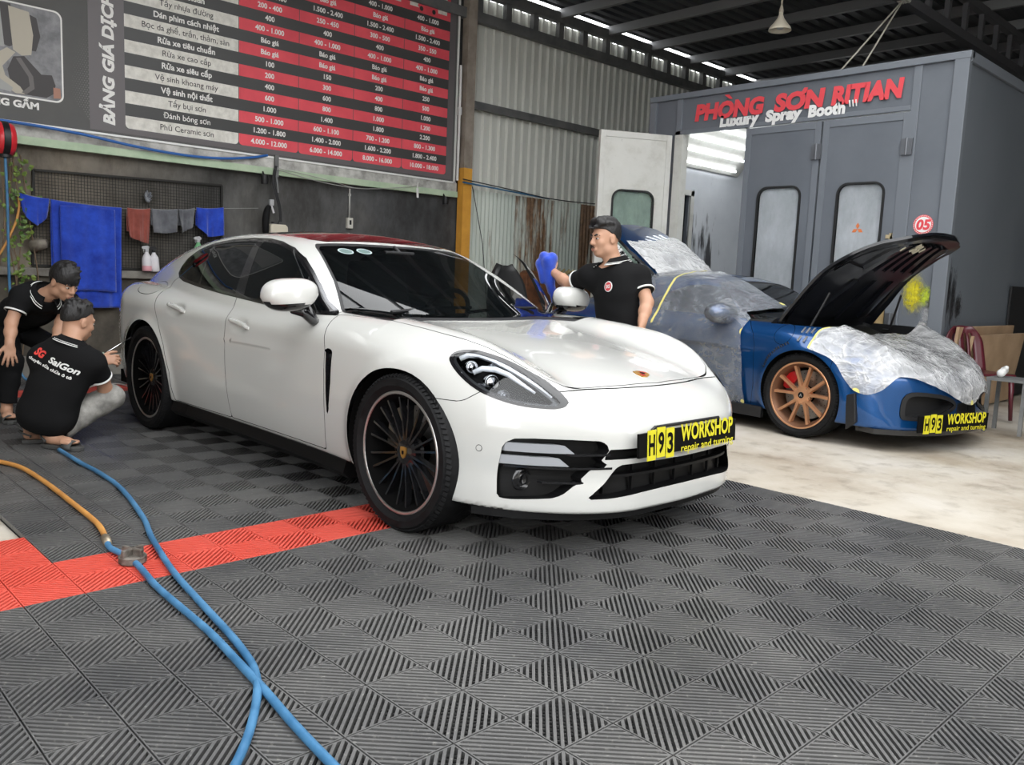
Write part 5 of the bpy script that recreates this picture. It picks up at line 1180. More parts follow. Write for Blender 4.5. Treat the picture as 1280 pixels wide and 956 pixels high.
    obj('inner_skin', mesh(np.concatenate([P-pl, P-pl-N*.04]), [tuple(np.array(t[::-1])+n) for t in F.tolist()]+[(q, p, n+p, n+q) for (p, q) in e if (q, p) not in e]), UND, ld)
    b = MB(); 
    for k in range(9): b.box((-.10-.045*k-.02, -.36, -.005-.02*k*.55), (-.10-.045*k+.005, .36, .012-.02*k*.55))
    b.build('lid_louvre', BLACKP, ld)
    ld.rotation_euler = (0, math.radians(50), 0)
    P, F, N = s.arr(lidT); n = len(P); Q = P.copy(); Q[:, 2] -= .25; obj('engine_bay', mesh(np.concatenate([P, Q]), [tuple(np.array(t)+n) for t in F.tolist()]+[(q, p, n+p, n+q) for (p, q) in e if (q, p) not in e]), TUB, car)
    # splitter, canard, underbody, arches, mirrors, wheels
    yx = lambda y: float(B.F(np.array([abs(y)]), np.array([.2]))[0])
    pl_ = [(yx(y)+.02, y) for y in np.linspace(-.84, .84, 41)]; bk = [(x-.16, y*.96) for x, y in pl_[::-1]]; MB().prism(pl_+bk, .125, .165).build('front_splitter', mat('carbon_black', (.012, .012, .013), .25, 0, .4), car)
    for sg in (-1, 1):
        b = MB(); b.prism([(.40, .40), (.475, .42), (.50, .20), (.42, .13)], sg*.855, sg*.895, 'y'); b.build('side_canard', BLACKP, car, bevel=.008)
        b = MB(); b.box((-2.1, sg*.86-.02, .10), (-.35, sg*.86+.02, .19)); b.build('side_skirt', BLACKP, car)
    u = MB(); u.box((-3.3, -.55, .12), (.75, .55, .2)); u.box((-2.05, -.80, .13), (-.4, .80, .2)); u.box((-3.3, -.8, .2), (-2.85, .8, .4)); u.build('underbody', LINER, car)
    for cx, cz, r in ((0, .345, .360), (-2.45, .35, .365)):
        for sg in (-1, 1):
            b = MB(); n = 28; v = []
            for k in range(n+1):
                a = -.45+(PI+.9)*k/n; x = cx+math.cos(a)*(r+.001); z = cz+math.sin(a)*(r+.001); y = float(B.G(np.array([x]), np.array([max(z, .2)]))[0])-.006; v += [(x, sg*y, z), (x, sg*.52, z)]
            v.append((cx, sg*.52, cz)); b.add(v, [(2*i, 2*i+1, 2*i+3, 2*i+2) for i in range(n)]+[(2*i+1, 2*n+2, 2*i+3) for i in range(n)]); b.build('wheel_arch', LINER, car, smooth=True)
    for sg in (-1, 1):
        mr = thing('door_mirror', None, None, (-.80, sg*.955, .965)); mr.parent = car; bm = bmesh.new(); bmesh.ops.create_uvsphere(bm, u_segments=28, v_segments=16, radius=1)
        for v in bm.verts: x, y, z = v.co; v.co = (x*(.09 if x > 0 else .045), y*.115, z*(.068 if z > 0 else .055))
        obj('mirror_shell', bmm(bm, True), BLUE, mr); b = MB(); b.tube([(0, -sg*.04, -.04), (-.01, -sg*.10, -.06), (-.01, -sg*.16, -.05)], [.016, .02, .024], 8); b.build('mirror_arm', BLACKG, mr, smooth=True)
    for x in (0, -2.45):
        for sg in (-1, 1): wheel(car, 'wheel', (x, sg*(.905-.125), .338), sg, .338, .270, .25 if x == 0 else .28, 5, BRONZE, BRONZE, REDCAL, RUBBER, None, 0, None, (.030, .29), .032, BRONZE_SHADED)
    for y in (-.36, .36):
        t = MB(); t.box((-1.35, y-.24, .3), (-.85, y+.24, .5)); t.build('seat_cushion', LEAB, car, bevel=.05); t = MB(); t.prism([(-1.30, .45), (-1.18, .47), (-1.38, 1.0), (-1.44, 1.12), (-1.5, 1.1), (-1.5, .95)], y-.22, y+.22, 'y'); t.build('seat_back', LEAB, car, bevel=.04)
    b = MB(); b.prism([(-.45, .5), (-.48, .86), (-.62, .88), (-.85, .84), (-.85, .5)], -.66, .66, 'y'); b.build('dashboard', LEAB, car, bevel=.02); b = MB(); b.box((-2.1, -.7, .2), (-.4, .7, .3)); b.box((-2.1, -.6, .3), (-1.7, .6, .95)); b.build('cabin_floor', LEAB, car)
    t = MB(); t.tube([(math.sin(a)*.07, math.cos(a)*.18, math.sin(a)*.165) for a in np.linspace(0, 2*PI, 25)[:-1]], .016, 8, closed=True); t.box((-.01, -.17, -.02), (.01, .17, .02)); t.build('steering_wheel', LEAB, car, smooth=True, loc=(-.92, .36, .88))
    pb = thing('number_plate', None, None, (.985, -.335, .232), PI/2-.0); pb.parent = car; pb['label'] = 'black plate lettered H93 WORKSHOP in yellow'; plate_text(pb, .80, .125); pb.rotation_euler = (0, 0, PI/2-.30+.08)
    # ---- masking films, things of their own that lie on the car
    M = car.matrix_basis
    def film(name, label, T_, m, off, amp, seed, tapes=(), extra=None):
        P, F, N = s.arr(T_); Q = crumple(P+N*off, N, amp, seed); o = obj(name, mesh(Q, F, True), m); o.location = BORG; o.rotation_euler = (0, 0, BTH); setp(o, label, 'plastic sheet', 'masking films on the blue coupe')
        for tf in tapes:
            t_, _ = s.cut(T_, tf); 
            if len(t_): P, F, N = s.arr(t_); obj('masking_tape', mesh(crumple(P+N*off, N, amp, seed)+N*.003, F, True), TAPE, o)
        return o
    f1 = film('masking_film', 'clear crumpled film taped over the nose and front fender of the blue coupe', filmF, FILM, .014, .030, 2, [lambda P: np.maximum(P[:, 0]-fx(P[:, 1])-.018, P[:, 1]+.745), lambda P: np.hypot(np.hypot(P[:, 0]-.47, P[:, 1]+.88), P[:, 2]-.43)-.032, lambda P: np.hypot(np.hypot(P[:, 0]-.927, P[:, 1]-.05), P[:, 2]-.35)-.026])
    f2 = film('masking_film', 'thin hazy film hanging over the side window and door of the blue coupe', filmC, FILMC, .014, .022, 5, [lambda P: np.maximum(A(P[:, 0]+1.60-.10*(P[:, 2]-.9))-.013, .80-P[:, 2]), lambda P: np.hypot(np.hypot(P[:, 0]+.60, P[:, 1]+.845), P[:, 2]-.80)-.03, lambda P: np.hypot(np.hypot(P[:, 0]+.55, P[:, 1]+.86), P[:, 2]-.21)-.03, lambda P: np.hypot(np.hypot(P[:, 0]+.68, P[:, 1]+.2), P[:, 2]-1.03)-.03])
    bm = bmesh.new(); bmesh.ops.create_uvsphere(bm, u_segments=40, v_segments=24, radius=1); P = np.array([v.co[:] for v in bm.verts]); F = [tuple(v.index for v in f.verts) for f in bm.faces]; bm.free()
    Q = P*np.array([.105, .135, .085])+np.array([-.80, -.95, .955]); Q[:, 1] += np.maximum(0, P[:, 1])*.08; Q[:, 2] -= np.maximum(0, P[:, 1])*.03; Q = crumple(Q, P, .018, 7); obj('film_over_mirror', mesh(Q, F, True), FILMC, f2)
    Rl = Matrix.Rotation(math.radians(50), 3, 'Y'); P, F, N = s.arr(lidT); P2 = (P-pl)@np.array(Rl).T+np.array([-2.03, 0, 1.14]); N2 = N@np.array(Rl).T
    k = (sdpoly(P[:, :2], [(-2.0, -.6), (-2.6, -.6), (-2.62, -.05), (-2.75, .35), (-2.85, .6), (-2.0, .6)]) < 0); keep = k[F].all(1)
    Q = crumple(P2+N2*.02, N2, .040, 11); o3 = obj('masking_film', mesh(Q, F[keep], True), FILM_LIT); o3.location = BORG; o3.rotation_euler = (0, 0, BTH); setp(o3, 'white crumpled film draped over the raised engine lid of the blue coupe', 'plastic sheet', 'masking films on the blue coupe')
    v = []; n = 26; a0, a1 = np.array([-2.02, -.47, 1.17]), np.array([-2.60, -.50, 1.66]); b0, b1 = np.array([-1.66, -.72, 1.05]), np.array([-2.35, -.86, .98])
    for i in range(n+1):
        for j in range(n+1):
            t, u = i/n, j/n; p = (a0*(1-t)+a1*t)*(1-u)+(b0*(1-t)+b1*t)*u; w = math.sin(PI*u)*(.03*math.sin(14*t+3*u)+.018*math.sin(31*t-5*u)+.012*math.sin(47*t+9*u)); v.append(tuple(p+np.array([.5, -.7, .4])*w))
    obj('film_skirt', mesh(v, [(i*(n+1)+j, i*(n+1)+j+1, (i+1)*(n+1)+j+1, (i+1)*(n+1)+j) for i in range(n) for j in range(n)], True), FILM_LIT, o3)
    return car
LEAB = MATS['dark_leather']
blue_car = build_blue()
# ---------------------------------------------------------------- people (blended capsule bodies, polygonised)
def sparse_nets(prims_eval, lo, hi, h, nb=8):
    lo = np.array(lo); n = [int(math.ceil((hi[i]-lo[i])/h/nb))*nb+1 for i in range(3)]
    g = [(k-1)//nb for k in n]; cx = [lo[i]+h*nb*(np.arange(g[i])+.5) for i in range(3)]
    C = np.stack(np.meshgrid(*cx, indexing='ij'), -1).reshape(-1, 3); fc = prims_eval(C)
    D = np.repeat(np.repeat(np.repeat(fc.reshape(g).astype(np.float32), nb, 0), nb, 1), nb, 2); D = np.pad(D, ((0, 1),)*3, mode='edge')
    act = np.abs(fc) < h*nb*.87*1.35; B = np.argwhere(act.reshape(g)); k = np.arange(nb+1); L = np.stack(np.meshgrid(k, k, k, indexing='ij'), -1).reshape(-1, 3)
    for s in range(0, len(B), 600):
        q = B[s:s+600]; I = (q[:, None, :]*nb+L[None]).reshape(-1, 3); D[I[:, 0], I[:, 1], I[:, 2]] = prims_eval(lo+I*h)
    return nets_of(D, lo, h)
def nets_of(D, lo, h):
    n = D.shape; ins = D < 0; c = np.zeros([k-1 for k in n], np.int8)
    for a in (0, 1):
        for b in (0, 1):
            for d in (0, 1): c += ins[a:n[0]-1+a, b:n[1]-1+b, d:n[2]-1+d]
    act = (c > 0) & (c < 8); idx = -np.ones(act.shape, np.int32); I = np.argwhere(act); idx[act] = np.arange(len(I)); acc = np.zeros((len(I), 3)); cnt = np.zeros(len(I))
    for p in [(a, b, d) for a in (0, 1) for b in (0, 1) for d in (0, 1)]:
        for ax in range(3):
            if p[ax]: continue
            q = list(p); q[ax] = 1; d0 = D[I[:, 0]+p[0], I[:, 1]+p[1], I[:, 2]+p[2]].astype(float); d1 = D[I[:, 0]+q[0], I[:, 1]+q[1], I[:, 2]+q[2]].astype(float)
            m = (d0 < 0) != (d1 < 0); t = np.where(m, d0/np.where(m, d0-d1, 1), 0); P = I+np.array(p)+0.; P[:, ax] += t; acc += P*m[:, None]; cnt += m
    V = acc/cnt[:, None]*h+np.array(lo); Q = []
    for ax in range(3):
        o = [a for a in range(3) if a != ax]; s0 = [slice(None)]*3; s1 = [slice(None)]*3; s0[ax] = slice(0, n[ax]-1); s1[ax] = slice(1, n[ax])
        E = np.argwhere(ins[tuple(s0)] != ins[tuple(s1)]); E = E[(E[:, o[0]] > 0) & (E[:, o[0]] < n[o[0]]-1) & (E[:, o[1]] > 0) & (E[:, o[1]] < n[o[1]]-1)]; g = []
        for da, db in ((-1, -1), (0, -1), (0, 0), (-1, 0)):
            q = E.copy(); q[:, o[0]] += da; q[:, o[1]] += db; g.append(idx[q[:, 0], q[:, 1], q[:, 2]])
        R = np.stack(g, 1); fl = ins[E[:, 0], E[:, 1], E[:, 2]] != (ax == 1); R[~fl] = R[~fl][:, ::-1]; Q.append(R)
    Q = np.concatenate(Q); return V, Q[(Q >= 0).all(1)]
class Blob:
    def __init__(s, k=.03): s.p = []; s.k = k; s.post = []
    def rc(s, a, b, ra, rb, k=None, neg=False): s.p.append(('c', np.array(a, float), np.array(b, float), ra, rb, k or s.k, neg)); return s
    def el(s, c, M, r, k=None, neg=False): s.p.append(('e', np.array(c, float), np.array(M, float), np.array(r, float), None, k or s.k, neg)); return s
    def __call__(s, P):
        f = np.full(len(P), 1.)
        for t, a, b, ra, rb, k, neg in s.p:
            if t == 'c':
                e = b-a; w = P-a; u = np.clip(w@e/max(e@e, 1e-9), 0, 1); d = np.linalg.norm(w-u[:, None]*e, axis=1)-(ra+(rb-ra)*u)
            else:
                q = (P-a)@b.T; l = np.linalg.norm(q/ra, axis=1); g = np.linalg.norm(q/ra**2, axis=1)+1e-9; d = l*(l-1)/g
            f = smax(f, -d, k) if neg else smin(f, d, k)
        for fn in s.post: f = fn(P, f)
        return f
    def bounds(s, pad=.05):
        L = []; H = []
        for t, a, b, ra, rb, k, neg in s.p:
            if neg: continue
            r = max(ra, rb) if t == 'c' else max(ra); pts = (a, b) if t == 'c' else (a,)
            for q in pts: L.append(q-r-pad); H.append(q+r+pad)
        return np.min(L, 0), np.max(H, 0)
    def make(s, name, m, parent, h=.007, box=None):
        lo, hi = box or s.bounds(); V, Q = sparse_nets(s, lo, hi, h); me = mesh(V, Q, True); return obj(name, me, m, parent)
def skinmat(name, c):
    def fn(n, b):
        co = n.coord(); f = n.noise(9, 4, .6, co); n.link(n.ramp(f, [(.3, tuple(q*.9 for q in c)), (.7, c)]), b.inputs['Base Color'])
    return mat(name, c, .5, fn=fn)
SKIN = skinmat('skin', (.46, .255, .165)); HAIR = mat('black_hair', (.010, .009, .009), .45, fn=lambda n, b: n.link(n.bump(n.noise(90, 3, .6, n.mapping(n.coord(), (1, 1, .25))), .6, .01), b.inputs['Normal']))
SHIRT = mat('black_polo_cloth', (.006, .006, .0065), .9, spec=.2); TRIM = mat('white_knit_trim', (.70, .70, .68), .8); EYEW = mat('eye_white', (.42, .38, .35), .4); EYED = mat('eye_dark', (.012, .009, .008), .2); LIP = mat('lip', (.34, .13, .10), .5)
def unit(v): v = np.array(v, float); return v/np.linalg.norm(v)
def frame(fwd, up):
    f = unit(fwd); u = np.array(up, float); u = unit(u-f*(u@f)); l = np.cross(u, f); return np.array([l, f, u])   # rows: left, forward, up
def hand(B, wrist, fdir, palm, side, curl=.35, s=1.0, spread=.22, thumb=.7):
    """five fingers; fdir along the fingers, palm = palm normal, side +1 puts the thumb on cross(fdir, palm)"""
    f = unit(fdir); n = unit(np.array(palm)-f*(np.array(palm)@f)); t = np.cross(f, n)*side; w = np.array(wrist)
    M = np.array([t, f, n]); c = w+f*.048*s; B.el(c, M, np.array([.040, .052, .017])*s, .012); B.rc(w-f*.02, w+f*.02, .026*s, .024*s, .02)
    for i, (off, ln, r) in enumerate(((.030, .072, .0098), (.010, .080, .0102), (-.011, .074, .0098), (-.030, .058, .0088))):
        a = w+f*(.088-.004*abs(i-1.3))*s+t*off*s; d = unit(f+t*spread*off/.03); seg = [ln*.42, ln*.32, ln*.26]; ang = 0
        for q, sl in enumerate(seg):
            ang += curl*(.75 if q == 0 else 1.1); dd = unit(d*math.cos(ang)+n*math.sin(ang)); b = a+dd*sl*s; B.rc(a, b, r*s*(1-.06*q), r*s*(.94-.08*q), .004); a = b
    a = w+f*.022*s+t*.032*s; d = unit(f*.75+t*thumb+n*.30)
    for q, sl in enumerate((.036, .032, .026)):
        b = a+d*sl*s; B.rc(a, b, (.0135-.0015*q)*s, (.012-.0015*q)*s, .006); d = unit(d+f*.25-t*.25*thumb+n*.15*curl); a = b
def head(B, c, fwd, up, s=1.0):
    M = frame(fwd, up); c = np.array(c, float); P = lambda x, y, z: c+(M[0]*x+M[1]*y+M[2]*z)*s
    B.el(P(0, -.012, .035), M, np.array([.075, .095, .085])*s, .02); B.el(P(0, .022, -.030), M, np.array([.063, .072, .085])*s, .03); B.el(P(0, .058, -.088), M, np.array([.030, .028, .024])*s, .03)
    B.el(P(0, .055, -.052), M, np.array([.034, .036, .030])*s, .02)
    for x in (-1, 1): B.el(P(.036*x, .062, -.020), M, np.array([.024, .022, .022])*s, .02); B.el(P(.052*x, .0, -.070), M, np.array([.02, .035, .025])*s, .03)
    B.rc(P(-.040, .076, .028), P(.040, .076, .028), .011*s, .011*s, .02)
    for x in (-1, 1): B.el(P(.033*x, .101, .008), M, np.array([.017, .014, .011])*s, .012, True)
    B.rc(P(0, .088, .018), P(0, .107, -.020), .0085*s, .0135*s, .010)
    for x in (-1, 1): B.el(P(.012*x, .096, -.026), M, np.array([.009, .012, .008])*s, .006)
    B.rc(P(-.020, .094, -.058), P(.020, .094, -.058), .0075*s, .0075*s, .008); B.rc(P(-.017, .093, -.067), P(.017, .093, -.067), .008*s, .008*s, .008)
    B.rc(P(-.024, .106, -.0625), P(.024, .106, -.0625), .0040*s, .0040*s, .004, True)
    for x in (-1, 1):
        B.el(P(.079*x, -.008, -.002), M, np.array([.010, .021, .033])*s, .008); B.el(P(.089*x, .001, .002), M, np.array([.006, .010, .018])*s, .006, True)
    return P, M
def face_parts(P, M, s, parent, moustache=False):
    e = Blob(.001); 
    for x in (-1, 1): e.el(P(.033*x, .080, .008), M, np.array([.0135, .0115, .0058])*s)
    e.make('eyes', EYEW, parent, .003); e = Blob(.001)
    for x in (-1, 1): e.el(P(.033*x, .0885, .008), M, np.array([.0062, .0062, .0054])*s)
    e.make('irises', EYED, parent, .002); e = Blob(.004)
    for x in (-1, 1): e.rc(P(.016*x, .0925, .028), P(.034*x, .0905, .034), .0050*s, .0055*s); e.rc(P(.034*x, .0905, .034), P(.053*x, .074, .027), .0055*s, .003*s)
    e.make('eyebrows', HAIR, parent, .0028); e = Blob(.004)
    e.rc(P(-.020, .0985, -.0585), P(.020, .0985, -.0585), .0036*s, .0036*s); e.rc(P(-.015, .0985, -.0675), P(.015, .0985, -.0675), .0045*s, .0045*s); e.make('lips', LIP, parent, .0028)
    if moustache:
        e = Blob(.003)
        for x in (-1, 1): e.rc(P(.003*x, .1035, -.045), P(.020*x, .099, -.050), .0038*s, .0025*s)
        e.make('moustache', HAIR, parent, .0025)
def hair(P, M, s, parent, top=.012, fringe=.06, quiff=0, side=.004, low=-.03, seed=1, part=0):
    B = Blob(.02); B.el(P(0, -.014, .040), M, np.array([.078+side, .100+side, .088+top])*s); 
    r = np.random.RandomState(seed)
    for k in range(46):   # tufts
        a = r.uniform(-PI, PI); e = r.uniform(.25, 1.35); x = math.sin(a)*math.cos(e)*.072; y = math.cos(a)*math.cos(e)*.092; z = math.sin(e)*(.084+top)
        d = np.array([x*.2+part*.02, y*.15+quiff*.03, .4*.03+.012]); B.rc(P(x, y-.014, z+.036), P(x+d[0], y-.014+d[1], z+.036+d[2]*.45), .015*s, .008*s, .012)
    if quiff: B.rc(P(-.045, .062, .108), P(.045, .062, .108), .022*s, .022*s, .02); B.rc(P(-.03, .068, .118), P(.03, .068, .120), .018*s, .018*s, .02)
    c0 = P(0, 0, 0)
    def cutp(p, f):
        q = (p-c0)@M.T/s; hl = np.where(q[:, 1] > .03, np.interp(q[:, 1], [.03, .075, .11], [low+.052, fringe, fringe]), np.interp(q[:, 1], [-.10, -.03, .03], [low-.035, low, low+.052]))
        ear = np.hypot(q[:, 1]+.008, q[:, 2]-.0)-.034
        return np.maximum(np.maximum(f, (hl-q[:, 2])*s), np.where(np.abs(q[:, 0]) > .06, -ear*s, -1))
    B.post.append(cutp); return B.make('hair', HAIR, parent, .0045)
def folds(seed, amp, sc=(9, 9, 14)):
    r = np.random.RandomState(seed); K = r.normal(size=(7, 3))*np.array(sc); ph = r.uniform(0, 6.28, 7)
    def fn(P, f):
        d = sum(np.sin(P@K[i]+ph[i]+1.2*np.sin(P@K[(i+3) % 7]*.6)) for i in range(7))/7; return f+amp*d
    return fn
def plane_cut(pt, n):
    pt = np.array(pt, float); n = unit(n); return lambda P, f: np.maximum(f, (P-pt)@n)
def limb_cut(a, b, t, rad):
    """drop everything past fraction t of limb a->b, near that limb only"""
    a = np.array(a, float); b = np.array(b, float); e = b-a; L = np.linalg.norm(e); u = e/L; c = a+e*t
    def fn(P, f):
        w = P-c; al = w@u; rr = np.linalg.norm(w-al[:, None]*u, axis=1); return np.where((al > -.05) & (rr < rad), np.maximum(f, al), f)
    return fn
def ring(name, c, axis, rx, ry, xdir, m, parent, tube=.004, w=1.6):
    a = unit(axis); x = unit(np.array(xdir)-a*(np.array(xdir)@a)); y = np.cross(a, x); c = np.array(c)
    return MB().tube([tuple(c+x*rx*math.cos(t)+y*ry*math.sin(t)) for t in np.linspace(0, 2*PI, 33)[:-1]], tube, 8, closed=True).build(name, m, parent, smooth=True)
def person(label, J, look, fwd, gender=None, hairkw={}, legs=True, pants=None, group=None, moustache=False, hup=(0, 0, 1), hs=1.0, hands=(), shoes=None, barefoot=False, arm_r=(.047, .040, .027)):
    root = thing('person', label, 'person', tuple(J['pelvis'][:2])+(0,)); T = -np.array(tuple(J['pelvis'][:2])+(0,)); J = {k: np.array(v, float)+T for k, v in J.items()}
    if legs:
        for a in 'LR':
            d = J['toe'+a]-J['an'+a]; d[2] = 0; z = J['toe'+a][2]; J['toe'+a] = J['an'+a]+unit(d)*.150; J['toe'+a][2] = z
    F = frame(fwd, unit(J['neck']-J['pelvis'])); chest = J['neck']*.68+J['pelvis']*.32; waist = J['neck']*.30+J['pelvis']*.70
    def torso(B, o=0, k=.06, sh=True):
        B.el(chest+F[1]*.01, F, np.array([.165+o, .105+o, .19+o]), k); B.el(waist, F, np.array([.150+o, .105+o, .15+o]), k); B.el(J['pelvis'], F, np.array([.165+o, .115+o, .12+o]), k)
        for a in 'LR': B.rc(J['neck']*.72+J['sh'+a]*.28-F[2]*.035, J['sh'+a], .058+o*.6, .052+o*.6, k)
    body = Blob(.03); torso(body)
    P, M = head(body, J['head'], look, hup, hs); body.rc(J['neck']-F[2]*.03, J['head']+(-M[1]*.022-M[2]*.055)*hs, .060, .056*hs, .03)
    for a in 'LR':
        body.rc(J['sh'+a], J['el'+a], arm_r[0], arm_r[1], .03); body.rc(J['el'+a], J['el'+a]*.55+J['wr'+a]*.45, arm_r[1], arm_r[1]*.98, .02); body.rc(J['el'+a]*.55+J['wr'+a]*.45, J['wr'+a], arm_r[1]*.98, arm_r[2], .02)
    for h in hands: hand(body, J['wr'+h['a']], h['f'], h['n'], h.get('side', 1), h.get('curl', .35), hs*.95, h.get('spread', .22), h.get('thumb', .7))
    if legs:
        for a in 'LR':
            body.rc(J['hip'+a], J['kn'+a], .080, .055, .04); body.rc(J['kn'+a], J['an'+a], .052, .036, .03); tv = unit(J['toe'+a]-J['an'+a]); 
            heel = J['an'+a]-tv*.03; heel[2] = J['toe'+a][2]+.012; body.rc(heel, J['toe'+a]*.75+J['an'+a]*.25+np.array([0, 0, -.0]), .032, .028, .03)
            tb = J['toe'+a]; sd = np.cross(unit(tv*[1, 1, 0]), [0, 0, 1]); fl = unit(tv*np.array([1, 1, .0]))
            for q in range(5):
                b0 = tb-fl*.055+sd*(q-2)*.016; b0[2] = tb[2]+.004; body.rc(b0, b0+fl*(.070-.008*abs(q-1)), .0125, .010 if q else .012, .012)
    body.make('body', SKIN, root, .0058)
    face_parts(P, M, hs, root, moustache); hair(P, M, hs, root, **hairkw)
    # polo shirt
    S_ = Blob(.05); torso(S_, .020, .07)
    if legs == 'stand': S_.el(J['pelvis']-F[2]*.03, F, np.array([.185, .150, .13]), .06)
    S_.rc(J['neck']-F[2]*.06, J['neck']+F[2]*.01, .075, .066, .04)
    def sleeve_of(a):
        q = Blob(.03); q.rc(J['sh'+a], J['sh'+a]*.38+J['el'+a]*.62, .066, .068, .04); q.rc(J['sh'+a], J['sh'+a]*.8+J['neck']*.2-F[2]*.05, .066, .075, .04); q.post.append(limb_cut(J['sh'+a], J['el'+a], .60, 1.0)); return q
    SL = [sleeve_of(a) for a in 'LR']
    for q in SL: S_.post.append(lambda P, f, q=q: smin(f, q(P), .035))
    S_.post.append(folds(4, .0075, (8, 8, 22))); S_.post.append(folds(6, .004, (20, 20, 30)))
    hem = J['pelvis']-F[2]*(.13 if legs == 'stand' else .10); S_.post.append(plane_cut(hem, -F[2])); up = unit(F[2]*.9+F[1]*.35); S_.post.append(lambda p, f: np.where(np.linalg.norm(p-J['neck'], axis=1) < .11, np.maximum(f, (p-(J['neck']+F[2]*.012))@up), f))
    bx = [S_.bounds()]+[q.bounds() for q in SL]; sh = S_.make('polo_shirt', SHIRT, root, .007, (np.min([q[0] for q in bx], 0), np.max([q[1] for q in bx], 0)))
    for a in 'LR':
        c = J['sh'+a]*.405+J['el'+a]*.595; ax = J['el'+a]-J['sh'+a]
        for tt in (.575, .545): ring('sleeve_stripe', J['sh'+a]*(1-tt)+J['el'+a]*tt, ax, .0695, .0695, F[1], TRIM, sh, .0042 if tt > .56 else .0025)
    # collar
    b = MB(); v = []; n = 40; cz = J['neck']+F[2]*.012
    for k in range(n+1):
        t = (k/n*2-1)*2.75; d = -F[1]*math.cos(t)+F[0]*math.sin(t); op = max(0, abs(t)-2.0)*.05
        base = cz+d*.074+F[2]*(.010-.02*(1-math.cos(t))*.5); top = cz+d*.070+F[2]*(.050-.030*(1-math.cos(t))*.5); out = cz+d*(.106+op)+F[2]*(.010-.040*(1-math.cos(t))*.5)
        v += [base, top, out]
    b.add(v, [(3*k, 3*k+1, 3*k+4, 3*k+3) for k in range(n)]+[(3*k+1, 3*k+2, 3*k+5, 3*k+4) for k in range(n)]); co = b.build('collar', SHIRT, sh, smooth=True); m_ = co.modifiers.new('s', 'SOLIDIFY'); m_.thickness = .004; m_.offset = 0
    for w_, rr in ((1, .0032), (.80, .002)):
        b = MB(); b.tube([tuple(np.array(v[3*k+2])*w_+np.array(v[3*k+1])*(1-w_)+(F[2]*.003)) for k in range(n+1)], rr, 6); b.build('collar_stripe', TRIM, co, smooth=True)
    if legs:
        p = Blob(.04); p.el(J['pelvis']-F[2]*.02, F, np.array([.165, .118, .115]), .05)
        for a in 'LR':
            p.rc(J['hip'+a], J['kn'+a], .092, .076, .05); p.rc(J['kn'+a], J['kn'+a]*.12+J['an'+a]*.88, .076, .060, .03)
        p.post.append(folds(9, .008, (14, 14, 18))); p.post.append(folds(2, .005, (26, 26, 30)))
        for a in 'LR': p.post.append(limb_cut(J['kn'+a], J['an'+a], .86, .10))
        p.make('trousers', pants, root, .008)
    return root, J, F, sh, T
PANTS_B = mat('black_trousers', (.006, .006, .0065), .9, spec=.2); PANTS_G = mat('faded_grey_jeans', (.23, .22, .205), .85, fn=mottled((.15, .145, .135), (.34, .33, .305), 11, (.8, .9), .3))
# man standing behind the white sedan, wiping the open door
J1 = dict(head=(-1.512, 2.382, 1.443), neck=(-1.462, 2.434, 1.28), shR=(-1.622, 2.369, 1.205), shL=(-1.306, 2.495, 1.213), elR=(-1.843, 2.418, 1.134), wrR=(-2.055, 2.475, 1.218), elL=(-1.201, 2.458, 1.048), wrL=(-1.158, 2.365, 0.928), pelvis=(-1.391, 2.443, 0.774))
pz = np.array(J1['pelvis']); J1.update(hipL=pz+[.06, .06, -.04], hipR=pz+[-.06, -.06, -.04], knL=pz+[.07, .09, -.38], knR=pz+[-.10, -.05, -.38], anL=(pz[0]+.09, pz[1]+.10, .075), anR=(pz[0]-.12, pz[1]-.02, .075), toeL=(pz[0]+.03, pz[1]-.04, .022), toeR=(pz[0]-.24, pz[1]-.12, .022))
p1, J, F, sh, T = person('standing man in black polo with round red badge, wiping the open sedan door', J1, (-.30, -.90, -.10), (-.22, -.97, 0), hairkw=dict(top=.020, fringe=.075, quiff=1, side=.002, low=.012), legs='stand', pants=PANTS_B, moustache=True,
    hands=[dict(a='R', f=tuple(np.array(J1['wrR'])-np.array(J1['elR'])), n=(.3, .6, -.5), side=-1, curl=.25), dict(a='L', f=(.10, -.25, -1), n=(-.9, -.3, 0), side=1, curl=.4)], hup=(.02, .05, 1), hs=.98)
c = J['neck']*.66+J['pelvis']*.34+F[0]*.085; f = F[1]
b = MB(); R3 = np.stack([-F[0], F[2], F[1]], 1)
bpy.context.view_layer.update(); ev = sh.evaluated_get(bpy.context.evaluated_depsgraph_get()); q0 = J['neck']*.70+J['pelvis']*.30+F[0]*.075; ok, hit_, nn_, _i = ev.ray_cast(Vector(q0+F[1]*.5), Vector(-F[1])); c = np.array(hit_)+F[1]*.004; nn_ = unit(np.array(nn_)+F[1]*1.0); R3 = np.stack([unit(np.cross(F[2], nn_)), unit(F[2]-nn_*(F[2]@nn_)), nn_], 1)
bad = MB(); bad.lathe([(.0005, 0), (.0335, 0), (.0345, -.002)], 30); bad.lathe([(.0, .0016), (.028, .0016)], 30, mi=1)
v, q = text_mesh('SG', .030, .0012, .1, 'CENTER'); bad.add([(x, y-.010, .003) for x, y, z in v], q, 2)
bad.v = [tuple(R3 @ np.array(p)+c) for p in bad.v]; bad.build('shirt_badge', [TRIM, mat('badge_print_red', (.55, .05, .06), .6), TRIM], sh)

cl = Blob(.03)
